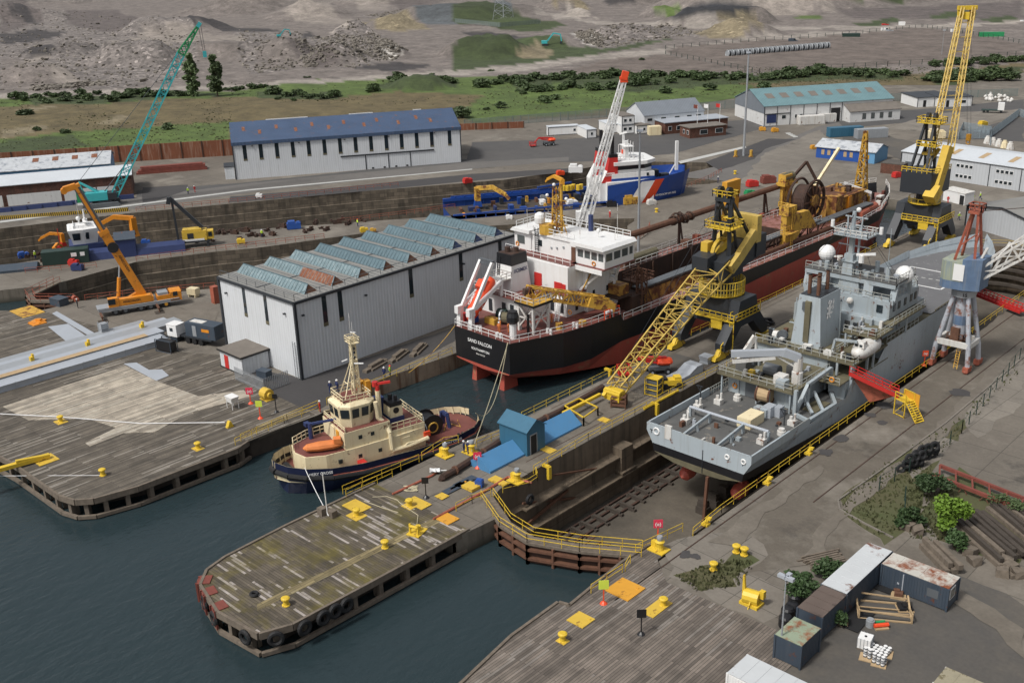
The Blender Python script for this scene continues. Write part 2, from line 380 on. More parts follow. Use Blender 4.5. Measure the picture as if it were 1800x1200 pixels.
M['white'] = paint('white_paint', (.74,.74,.73), .45, .06, .6, streak=.25, scol=(.52,.46,.38))
M['whited'] = paint('grimy_white_paint', (.62,.61,.58), .55, .12, .8, rust=.12, streak=.55, scol=(.33,.25,.18))
M['clad'] = paint('grey_white_cladding', (.60,.62,.64), .5, .06, .2, streak=.35, scol=(.37,.37,.36), corr=.6)
M['cladr'] = paint('pale_grey_cladding', (.46,.48,.50), .5, .05, .2, streak=.25, scol=(.34,.34,.34), corr=.8)
M['grey'] = paint('ship_grey', (.33,.375,.40), .5, .12, .5, rust=.05, streak=.45, scol=(.22,.20,.15))
M['greyh'] = paint('hull_grey', (.38,.43,.46), .45, .1, .25, streak=.4, scol=(.23,.24,.23), rust=.04)
M['greyd'] = paint('weathered_deck', (.10,.10,.097), .8, .35, .4, rust=.14, rcol=(.20,.18,.15), rscale=.5)
M['greym'] = paint('mossy_deck', (.13,.115,.07), .85, .35, .7)
M['helid'] = paint('helideck_grey', (.135,.135,.14), .8, .18, .35, rust=.12, rcol=(.26,.26,.26), rscale=.9)
M['dgrey'] = paint('dark_grey_paint', (.028,.032,.038), .45, .15, .6)
M['mgrey'] = paint('mid_grey_paint', (.10,.11,.12), .5, .2, .8)
M['slate'] = paint('slate_blue_container', (.045,.062,.085), .5, .15, .6, streak=.3, scol=(.09,.10,.11), rust=.06)
M['galv'] = paint('galvanised_steel', (.36,.38,.40), .45, .12, 1, metal=.3)
M['lgalv'] = paint('pale_steel', (.42,.45,.49), .4, .1, .5, metal=.2)
M['black'] = paint('black_rubber', (.012,.012,.013), .75, .3, 2)
M['rust'] = paint('rusty_steel', (.13,.06,.035), .8, .4, 1.5, streak=.4)
M['drust'] = paint('dark_rusty_steel', (.055,.03,.022), .85, .5, .7, streak=.6, scol=(.10,.045,.02))
M['rrust'] = paint('red_rusty_steel', (.19,.05,.035), .75, .35, 1)
M['blue'] = paint('blue_paint', (.02,.08,.32), .45, .15, 1)
M['kblue'] = paint('hull_blue', (.015,.06,.27), .35, .15, .4, streak=.15)
M['lblue'] = paint('sky_blue_paint', (.12,.29,.48), .5, .1, .5)
M['hutblue'] = paint('hut_blue_sheet', (.035,.125,.20), .5, .1, .5, streak=.25)
M['ramp'] = paint('blue_sheet', (.075,.225,.42), .5, .1, .4, streak=.35, scol=(.11,.22,.34))
M['tealr'] = paint('teal_crane_paint', (.05,.40,.42), .45, .1, 1)
M['green'] = paint('green_paint', (.02,.25,.09), .5, .12, 1)
M['dgreen'] = paint('dark_green_paint', (.018,.04,.032), .5, .15, .6)
M['roofblue'] = paint('blue_roof', (.05,.082,.15), .6, .22, .25, streak=.3, scol=(.09,.13,.20), rust=.06, rcol=(.16,.08,.05), corr=1.0)
M['rooft'] = paint('teal_roof', (.14,.24,.26), .6, .2, .3, corr=1.1)
M['roofg'] = paint('grey_sheet_roof', (.24,.235,.22), .7, .18, .25, streak=.2)
M['roofc'] = paint('corrugated_roof_lines', (.27,.28,.28), .65, .25, .3, rust=.12, rscale=.3)
M['saw'] = paint('rooflight_blue', (.085,.14,.165), .55, .25, .45, streak=.5, scol=(.16,.22,.245))
M['sawp'] = paint('rooflight_pale', (.15,.215,.235), .55, .3, .6, streak=.8, scol=(.28,.34,.355))
M['sawd'] = paint('gable_dark_blue', (.03,.05,.12), .5, .2, .6)
M['roofw'] = paint('pale_roof', (.55,.58,.61), .5, .07, .2, streak=.2, corr=1.0)
M['felt'] = paint('roofing_felt', (.16,.14,.12), .9, .2, .6)
M['asb'] = paint('cement_roof', (.17,.15,.13), .9, .25, .5)
M['roofs'] = paint('slate_roof', (.17,.19,.215), .7, .14, .4, corr=1.0)
M['mixroof'] = paint('patchy_white_roof', (.46,.48,.50), .7, .2, .8, rust=.35, rcol=(.22,.24,.27), rscale=.6)
M['ctop'] = paint('container_roof', (.50,.52,.53), .6, .08, .5, rust=.12, rscale=.35)
M['ctopr'] = paint('container_roof_rusty', (.50,.48,.43), .7, .15, .5, rust=.62, rcol=(.19,.06,.025), rscale=.28)
M['ctopg'] = paint('container_roof_green', (.26,.31,.22), .7, .15, .7, rust=.5, rcol=(.22,.085,.04), rscale=.4)
M['ctopb'] = paint('container_roof_brown', (.12,.09,.075), .8, .25, .5, rust=.3, rcol=(.06,.045,.04), rscale=.5)
M['ctopm'] = paint('container_roof_mossy', (.30,.27,.19), .85, .3, 1, rust=.3, rcol=(.13,.11,.06), rscale=1)
M['brick'] = masonry('red_brick', (.20,.085,.055), .5, .16, var=.2, stain=.3)
M['bricko'] = masonry('old_brick', (.15,.065,.045), .6, .2, var=.25, stain=.5)
M['rustsheet'] = paint('rusty_sheeting', (.19,.065,.03), .8, .3, .25, streak=.7, scol=(.34,.25,.19))
M['wwall'] = paint('whitewash', (.62,.62,.61), .7, .07, .4, rust=.08, rcol=(.2,.12,.09), streak=.2)
M['glass'] = glassy('window_glass'); M['gl2'] = glassy('pale_window_glass', (.09,.10,.10))
M['skin'] = paint('skin', (.45,.26,.18), .6, .05); M['hivis'] = paint('hi_vis_yellow', (.52,.75,.06), .6, .08)
M['ofab'] = paint('orange_fabric', (.62,.19,.05), .7, .15); M['nfab'] = paint('navy_fabric', (.015,.025,.09), .8, .15); M['kfab'] = paint('dark_fabric', (.02,.02,.025), .8, .15)
M['rope'] = paint('rope', (.45,.40,.27), .9, .1); M['wrope'] = paint('white_rope', (.68,.68,.68), .9, .08)
M['leafb'] = leaves('bright_leaves', (.10,.20,.012), (.18,.29,.03), 1.2); M['leafd'] = leaves('dark_leaves', (.022,.05,.014), (.05,.09,.025), 1.2)
M['leafm'] = leaves('hedge_leaves', (.035,.065,.02), (.075,.105,.038), .4); M['tuft'] = leaves('tuft_leaves', (.06,.07,.024), (.10,.10,.045), .05)
M['leafp'] = leaves('poplar_leaves', (.07,.11,.04), (.11,.155,.065), .5)
M['bark'] = paint('bark', (.09,.07,.05), .9, .3, 3)
M['far'] = attr_ground('far_ground')
M['marking'] = paint('worn_white_paint', (.45,.45,.43), .8, .2, 1)
M['lime'] = paint('lime_sign', (.62,.72,.08), .5, .05)
M['railg'] = paint('rail_grey', (.40,.41,.38), .6, .15, 2, rust=.1)
M['dirtl'] = ground('worn_dirt', [(.178,.156,.128), (.135,.117,.095), (.10,.086,.07)], scales=(.15,.6,3), stain=.35)
# ================================================================ SETTING: ground, docks, water
WATER=-2.6
def arc(cx,cy,r,a0,a1,n):return[(cx+r*math.cos(R(a0+(a1-a0)*i/n)),cy+r*math.sin(R(a0+(a1-a0)*i/n)))for i in range(n+1)]
DOCK_R=[(-55.5,78.5),(-55.5,203)]+arc(-67.1,207,11.6,0,180,12)[0:]+[(-78.7,203),(-78.7,79)]
DOCK_U=[(-196,40),(-226,79.5),(-222.4,90.7),(-213.6,112.8),(-207.3,131.1),(-182,165),(-158.1,193.6),(-153.1,212),(-150,230),(-147.2,245),(-149,253),(-156,257),(-166,254),(-178,247),(-187,236),(-190.6,222),(-197,203.8),(-219.2,169.1),(-231.5,147.4),(-247,120.2),(-258.2,93.2),(-268,68),(-285,30)]
DOCK_L=[(-189.2,80),(-175.7,100.1),(-155,131),(-134,163.5),(-131.8,178),(-135,189),(-143,192),(-151.2,185.1),(-166,166),(-184.2,144.3),(-193.6,121.9),(-198.1,115),(-205,99.9),(-203.8,84)]
SHORE=[(200,-300),(-38,-300),(-38,76),(-52,76),(-55.5,78.5)]
LAND=[(3500,-300),(-38,-300),(-38,76),(-52.3,75.7),(-55.2,78.6)]+DOCK_R[1:-1]+[(-78.7,79),(-77.5,75.6),(-74.3,73.5),(-74.8,68),(-91,68),(-91,85),(-90,92),(-90,231)]+arc(-102.3,231,12.2,10,170,10)+[(-114.7,231),(-114.7,105.5),(-116,90),(-112.8,78),(-113.4,67),(-121,62),(-121,50),(-140,48),(-175,58),(-190,68),(-189.2,80)]+DOCK_L[1:]+[(-204,80),(-215,62),(-226,79.5)]+DOCK_U[2:-1]+[(-285,30),(-3500,-900),(-3500,4200),(3500,4200)]
struct('ground',MB().sheet([LAND],0),M['apron'])
WPOLY=[(-30,-300),(-30,74),(-57,77.5),(-68,73.6),(-76.9,77.5),(-84,80),(-84,246),(-122,246),(-122,70),(-186,74),(-196,77),(-202,84),(-222,85),(-230,60),(-900,-300)]
struct('water',MB().sheet([WPOLY],WATER),M['water'])
def inset(poly,d):
 n=len(poly);out=[]
 for i in range(n):
  a,b,c=Vector(poly[i-1]),Vector(poly[i]),Vector(poly[(i+1)%n])
  e1=(b-a).normalized();e2=(c-b).normalized();n1=Vector((-e1.y,e1.x));n2=Vector((-e2.y,e2.x));nn=(n1+n2)
  if nn.length<.1:nn=n1
  nn.normalize();k=min(1/max(nn.dot(n1),.4),2);q=b+nn*d*k;out.append((q.x,q.y))
 return out
def dock(poly,prof,wall,floor,openfrom=None):
 """prof: list of (inset, z) going down; poly runs counter-clockwise"""
 mb=MB();rings=[[(x,y,z)for x,y in inset(poly,d)]for d,z in prof]
 n=len(poly);vs=[p for r_ in rings for p in r_];fs=[]
 for k in range(len(rings)-1):
  for i in range(n-1):fs.append((k*n+i,k*n+i+1,(k+1)*n+i+1,(k+1)*n+i))
 mb.add(vs,fs);struct('dock_wall',mb,wall)
 struct('dock_floor',MB().sheet([[(p[0],p[1])for p in rings[-1]]],prof[-1][1]+.01),floor)
dock(DOCK_R,[(0,0),(0,-3.6),(.7,-3.9),(.7,-6.2),(1.5,-6.5),(1.5,-9)],M['wallr'],M['floor'])
dock(DOCK_U[1:-1],[(0,0),(0,-2.8),(.6,-2.8),(.6,-4.9),(1.2,-4.9),(1.2,-7),(1.8,-7),(1.8,-9)],M['wall'],M['floor'])
dock(DOCK_L,[(0,0),(0,-2.8),(.6,-2.8),(.6,-4.9),(1.2,-4.9),(1.2,-7),(1.8,-7),(1.8,-9)],M['wall'],M['floor'])
def quay(pts,z0=-5,mat='wallc',cope=True):
 mb=MB()
 for a,b in zip(pts,pts[1:]):mb.add([(a[0],a[1],z0),(b[0],b[1],z0),(b[0],b[1],-.02),(a[0],a[1],-.02)],[(0,1,2,3)])
 struct('quay_wall',mb,M[mat])
quay([(-38,-60),(-38,76),(-52.3,75.7),(-55.2,78.6)],mat='wallc')
quay([(-78.7,79),(-77.5,75.6),(-74.3,73.5),(-74.8,68),(-91,68),(-91,85),(-90,92),(-90,231)]+arc(-102.3,231,12.2,10,170,10)+[(-114.7,231),(-114.7,113)],mat='wallc')
quay([(-114.7,113),(-114.7,105.5),(-116,90)],mat='rustwall')
quay([(-116,90),(-112.8,78),(-113.4,67),(-121,62),(-121,50),(-140,48),(-175,58),(-190,68),(-189.2,80)],mat='timberd')
quay([(-203.8,84),(-204,80),(-215,62),(-226,79.5)])
_z=[0.008]
def patch(name,pts,mat,px=True,dz=None):
 _z[0]+=.0016
 P=[G2(*p)for p in pts]if px else pts
 if px and mat not in('marking',):
  Q=[]
  for a,b in zip(P,P[1:]+P[:1]):
   n=max(1,min(60,int(math.hypot(b[0]-a[0],b[1]-a[1])/1.6)))
   for i in range(n):
    x,y=a[0]+(b[0]-a[0])*i/n,a[1]+(b[1]-a[1])*i/n;k=1.0 if name in('verge','concrete_slab','dirt_road','yard','worn_track')else .35
    Q.append((x+k*(mnoise.noise((x*.25,y*.25,3))+.5*mnoise.noise((x*.9,y*.9,5))),y+k*(mnoise.noise((x*.25,y*.25,8))+.5*mnoise.noise((x*.9,y*.9,9)))))
  P=Q
 return struct(name,MB().sheet([P],dz or _z[0]),M[mat])
patch('dirt_road',[(1225,960),(1310,890),(1560,705),(1750,560),(1800,520),(1800,625),(1660,745),(1545,820),(1475,875),(1480,905),(1560,960),(1800,1080),(1800,1200),(1300,1200),(1385,1110),(1420,1040),(1480,985),(1380,1000),(1240,1010)],'dirt')
patch('yard',[(1420,1085),(1480,1030),(1560,1000),(1700,1010),(1800,1065),(1800,1260),(1290,1260),(1340,1150)],'yard')
patch('concrete_slab',[(1165,960),(1215,940),(1300,935),(1345,955),(1350,975),(1310,1005),(1385,1035),(1375,1075),(1345,1095),(1180,1015)],'slab')
patch('verge',[(1475,878),(1545,822),(1660,747),(1800,628),(1800,660),(1690,765),(1655,800),(1610,905),(1560,958),(1483,905)],'grass')
patch('verge',[(1185,1012),(1270,985),(1290,965),(1330,985),(1290,1015),(1300,1030),(1225,1040)],'grass')
patch('verge',[(1610,905),(1680,820),(1760,870),(1800,925),(1800,1000),(1650,945)],'grass')
patch('concrete_slab',[(1675,720),(1800,620),(1800,705),(1720,770)],'slab')
patch('concrete_slab',[(1590,800),(1640,765),(1680,775),(1650,810),(1600,840)],'slab')
patch('tarmac',[(300,640),(345,622),(385,640),(510,660),(530,667),(800,575),(800,600),(660,665),(610,690),(560,720),(525,720),(430,692),(360,699),(280,665)],'darktar')
patch('tarmac',[(240,362),(440,333),(830,290),(1060,283),(1185,270),(1320,232),(1420,208),(1480,226),(1600,215),(1720,200),(1800,205),(1800,175),(1650,190),(1500,200),(1310,210),(1000,245),(830,250),(820,280),(420,322),(240,335)],'tarmac')
patch('road',[(0,392),(200,372),(450,337),(830,297),(1000,283),(1000,276),(830,285),(440,322),(220,350),(0,372)],'road')
patch('dark_strip',[(560,333),(830,306),(1000,296),(1000,303),(830,318),(560,344),(400,356),(405,346)],'darktar')
patch('dark_strip',[(250,362),(250,330),(330,325),(330,334)],'darktar')
patch('road',[(1180,310),(1262,292),(1340,262),(1440,222),(1475,215),(1480,222),(1370,270),(1330,310),(1290,320)],'road')
patch('tarmac',[(1265,300),(1325,280),(1345,262),(1400,245),(1350,244),(1240,285)],'darktar')
patch('concrete_slab',[(1350,330),(1300,322),(1345,270),(1440,228),(1470,262),(1440,300),(1400,310)],'slab')
patch('concrete_slab',[(1560,225),(1640,200),(1800,192),(1800,200),(1720,222),(1660,235)],'slab')
patch('yard',[(1665,245),(1720,225),(1800,205),(1800,250),(1740,245)],'tarmac')
patch('yard',[(1490,262),(1560,270),(1590,285),(1640,258),(1560,240),(1480,240)],'yard')
patch('road_marking',[(1192,284),(1310,257),(1312,260),(1196,288)],'marking')
for k in range(4):patch('road_marking',[(1380+k*4,234+k*2),(1389+k*4,233.5+k*2),(1391+k*4,235+k*2),(1383+k*4,236+k*2)],'marking')
patch('kerb',[(0,389),(440,333),(830,297),(830,298.5),(440,335),(0,392)],'marking')
mb=MB()
for a,b in(((1473,879),(1560,818)),((1560,818),(1660,745)),((1660,745),(1800,627)),((1473,879),(1476,895)),((1476,895),(1520,920)),((1520,920),(1570,945))):
 mb.bar(G(*a,.05),G(*b,.05),.22,.22)
struct('kerb',mb,M['slab'])
mb=MB()
for x,y0,y1 in((-89.0,100,215),(-80.9,86,215),(-54.3,70,215),(-49.0,100,215)):mb.bb(x-.07,x+.07,y0,y1,.02,.06)
struct('crane_rail',mb,M['drust'])
patch('rail_bed',[(-81.9,85),(-80.1,85),(-80.1,205),(-81.9,205)],'yard',px=False);patch('rail_bed',[(-89.9,98),(-87.9,98),(-87.9,205),(-89.9,205)],'dirt',px=False)
patch('pier_top',[(-90.0,84),(-78.7,84),(-78.7,112),(-90.0,112)],'dirt',px=False);patch('pier_top',[(-87.7,112),(-82.1,112),(-82.1,128),(-87.7,128)],'yard',px=False)
patch('worn_track',[(1395,1000),(1440,930),(1510,860),(1600,790),(1700,695),(1790,600),(1800,610),(1710,712),(1620,800),(1530,875),(1475,915),(1440,985)],'dirtl');patch('worn_track',[(1250,955),(1330,885),(1440,815),(1450,822),(1350,905),(1290,965)],'dirtl');patch('worn_track',[(1640,1010),(1700,1040),(1800,1105),(1800,1150),(1720,1090),(1650,1040)],'dirtl')
patch('worn_track',[(240,520),(330,545),(385,548),(380,570),(300,575),(210,560)],'dirtl');patch('worn_track',[(1130,470),(1230,415),(1330,365),(1340,380),(1250,430),(1150,480)],'dirtl');patch('worn_track',[(1160,330),(1290,320),(1240,375),(1120,420),(1100,405)],'dirtl')
for q in[(1690,690,3,1.6),(1555,713,2.6,1.2),(1530,730,1.6,.8),(1550,743,1.5,.7),(1478,770,1.8,1.4),(1452,795,1.8,1),(1205,975,1.2,.8),(1222,978,1.3,.5)]:
 g=G(q[0],q[1]);mb=MB();a0=rnd.random()*6
 pts=[(g.x+q[2]*.5*math.cos(t)*rnd.uniform(.7,1.2),g.y+q[3]*math.sin(t)*rnd.uniform(.7,1.2))for t in(i*math.pi/7 for i in range(14))]
 _z[0]+=.0016;struct('oil_stain',mb.sheet([pts],_z[0]),M['darktar'])
# ---------------------------------------------------------------- dry dock interior under the grey ship
def keel_blocks(x,y0,y1,step,name,label):
 base=None
 for i in range(int((y1-y0)/step)):
  pass
mb=MB()
for x in(-76.0,-75.0,-73.6):mb.bb(x-.14,x+.14,84,206,-8.95,-8.7)
for x in(-58.9,-60.2):mb.bb(x-.14,x+.14,84,206,-8.95,-8.7)
struct('dock_floor_rails',mb,M['drust'])
proto=None
for i in range(22):
 y=86+i*2.3+rnd.uniform(-.4,.4);x=-74.3+rnd.uniform(-.5,.5)
 if proto is None:
  proto=tag(MB().bb(-1.5,1.5,-.22,.22,0,.35).bb(-1.2,1.2,-.2,.2,.35,.6).build('timber_baulk',M['timberd'],loc=(x,y,-8.99)),'dark squared timber baulk lying on the dry dock floor','timber','timber baulks along the dock floor')
 else:copy_tree(proto,(x,y,-8.99),rnd.uniform(-.1,.1))
proto=None
for i in range(34):
 y=103+i*2.4
 if proto is None:proto=tag(MB().bb(-.8,.8,-.55,.55,0,1.0).bb(-.65,.65,-.45,.45,1.0,1.6).bb(-.6,.6,-.4,.4,1.6,2.0).build('keel_block',M['timberd'],loc=(-65.6,y,-8.99)),'stepped timber keel block under the grey ship','keel block','keel blocks under the grey ship')
 else:copy_tree(proto,(-65.6,y,-8.99))
tag(MB().bb(-78.8,-77.0,100.5,103,-9,-2.6).bb(-78.8,-76.6,100.2,103.3,-6.2,-5.9).build('wall_buttress',M['wallr']),'square concrete buttress standing against the pier wall of the dry dock','buttress')
mb=MB()
for x,z in((-77.6,-3.75),(-76.9,-6.35)):mb.bb(x-.5,x+.35,82,206,z-.25,z)
tag(mb.build('altar_ledge',M['wallr']),'long concrete ledges stepping down the pier wall of the dry dock','ledge')
mb=MB()
for r_,z in((11.1,-1.2),(10.6,-2.6),(10.2,-4.0),(9.8,-5.4),(9.3,-6.9)):
 pts=arc(-67.1,206,r_,-15,195,16)
 for a,b in zip(pts,pts[1:]):mb.bar((a[0],a[1],z),(b[0],b[1],z),1.0,.5)
tag(mb.build('altar_steps',M['timberd']),'dark timber altar steps curving round the head of the dry dock','dock steps')
def sloped_rail(a,b):return MB().bar(a,b,.12)
mb=MB();mb.bar((-77.9,82,-3.0),(-77.8,93,-6.8),.25).bar((-77.8,87,-1.2),(-77.7,98,-4.4),.2).bar((-77.6,82.4,-6),(-77.5,90,-4.4),.3)
tag(mb.build('wall_pipe',M['rust']),'rusty pipes sloping along the concrete wall of the dry dock','pipe')
tag(MB().bar((-63.7,100.2,-9),(-63.5,100.4,-1.9),.35).build('shore_post',M['rust']),'tall rusty shoring post standing under the stern of the grey ship','post')
mb=MB()
for i in range(4):mb.bar((-72.5+i*1.2,82.2,-8.2),(-71.5+i*1.2,86.6,-6.8),.12)
for j in range(3):mb.bar((-72.6+j*.4,82.5+j*1.9,-8.2+j*.6),(-68.8+j*.4,82.5+j*1.9,-8.2+j*.6),.1)
tag(mb.build('rusty_grid',M['rust']),'rusty steel grid leaning inside the dry dock gate','steel grid')
# ---------------------------------------------------------------- timber jetties on piles
def jetty(name,label,outline,mat,pile_pts,inner,zt=0.06,fender='timber'):
 j=thing(name,label,'jetty',(outline[0][0],outline[0][1],0));o=Vector((outline[0][0],outline[0][1],0))
 L=lambda p,z:(p[0]-o.x,p[1]-o.y,z)
 MB().prism([(p[0]-o.x,p[1]-o.y)for p in outline],-.32,zt).build('deck',mat,j)
 e=MB();wl=MB()
 for a,b in zip(pile_pts,pile_pts[1:]):
  d=Vector(b)-Vector(a);nrm=Vector((d.y,-d.x)).normalized()*.12
  e.bar(L((a[0]+nrm.x,a[1]+nrm.y),-.15),L((b[0]+nrm.x,b[1]+nrm.y),-.15),.3,.75)
  wl.bar(L((a[0]+nrm.x,a[1]+nrm.y),-2.25),L((b[0]+nrm.x,b[1]+nrm.y),-2.25),.42,.42)
 e.build('edge_beam',M['timber'],j);wl.build('waling',M[fender],j)
 for a,b in zip(pile_pts,pile_pts[1:]):
  d=Vector(b)-Vector(a);n=max(1,round(d.length/3.4))
  for i in range(n):
   q=Vector(a)+d*(i+.5)/n;nrm=Vector((d.y,-d.x)).normalized()
   pm=MB();sgn=-1
   pm.box(q.x-o.x-nrm.x*.25,q.y-o.y-nrm.y*.25,-4.5,.5,.5,4.2,math.atan2(d.y,d.x));pm.box(q.x-o.x-nrm.x*.95,q.y-o.y-nrm.y*.95,-4.5,.42,.42,4.2,math.atan2(d.y,d.x))
   pm.bar((q.x-o.x-nrm.x*.3,q.y-o.y-nrm.y*.3,-1.0),(q.x-o.x-nrm.x*2.6,q.y-o.y-nrm.y*2.6,-1.2),.3,.35)
   pm.build('pile',M['timber'],j)
 mb=MB()
 for a,b in zip(inner,inner[1:]):mb.add([L(a,-5),L(b,-5),L(b,-.3),L(a,-.3)],[(0,1,2,3)])
 mb.build('backing_wall',M['timberd'],j)
 return j
PIER=[(-91,70),(-91.1,57),(-90.7,48.8),(-90.0,46.2),(-88.1,44.3),(-82.7,42.9),(-76.6,43.5),(-75.4,46.5),(-75.2,55.6),(-75.0,66.5),(-75.0,70)]
jetty('mossy_pier','mossy timber pier with rounded tip and pale replacement boards',PIER,M['deckB'],PIER,[(-89.4,70),(-89.4,49),(-87.2,46),(-82.5,44.9),(-77.2,46),(-77,70)])
LJ=[(-113.2,77.5),(-113.1,65.6),(-112.4,64.3),(-112.9,50.5),(-114.2,45.5),(-115.6,43.9),(-118.1,43.2),(-131.1,43.1),(-141,42.2),(-170,42),(-187,52),(-197,66.4),(-188.9,73),(-186,73),(-168.5,76),(-163.5,73.4),(-158,76),(-150,78),(-141,83),(-128,78)]
jetty('timber_jetty','broad grey timber jetty with bollards beside the white workshop',LJ,M['deckA'],[(-141,42.2),(-131.1,43.1),(-118.1,43.2),(-115.6,43.9),(-114.2,45.5),(-112.9,50.5),(-112.4,64.3),(-113.2,66.5)],[(-141,45),(-118,46),(-115.2,52),(-115,66)])
FJ=[(-36,76.3),(-52.3,75.9),(-57.6,80.6),(-57.8,75.8),(-57.0,66.3),(-58.2,66.0),(-58.0,59.1),(-56.8,51.9),(-55,40),(-50,10),(-30,10),(-30,50),(-37,62)]
jetty('brown_jetty','brown timber jetty of long worn boards with yellow bollards',FJ,M['deckC'],[(-52,20),(-55,40),(-56.8,51.9),(-58.0,59.1),(-58.2,66.0),(-57.0,66.3),(-57.8,75.8),(-57.6,80.6)][::-1],[(-45,10),(-52,66),(-54,78)])
M['deckW']=planks('walkway_boards',(.23,.185,.095),(.25,.21,.12),R(90),.4,3,.9)
def boards(name,label,quads,mat,cat='boards',z=.075):
 mb=MB()
 for i,q in enumerate(quads):P=[G(*p,0)for p in q];mb.hexa([(p.x,p.y,z-.02)for p in P]+[(p.x,p.y,z+.012+.004*i)for p in P])
 return tag(mb.build(name,M[mat]),label,cat)
boards('deck_boards','wide tan patch of newer boards on the timber jetty',[[(5,715),(220,643),(275,670),(50,739)],[(275,670),(350,697),(335,726),(150,700)],[(50,739),(275,668),(340,727),(160,736)],[(150,735),(345,700),(335,726),(200,751)],[(350,697),(428,686),(440,697),(335,726)],[(200,750),(335,724),(272,760),(215,762)],[(150,779),(205,752),(228,758),(158,785)]],'deckT',z=.065)
boards('deck_boards','yellowish board walkway down the middle of the mossy pier',[[(452,1062),(780,903),(792,909),(452,1074)]],'deckW',z=.065)
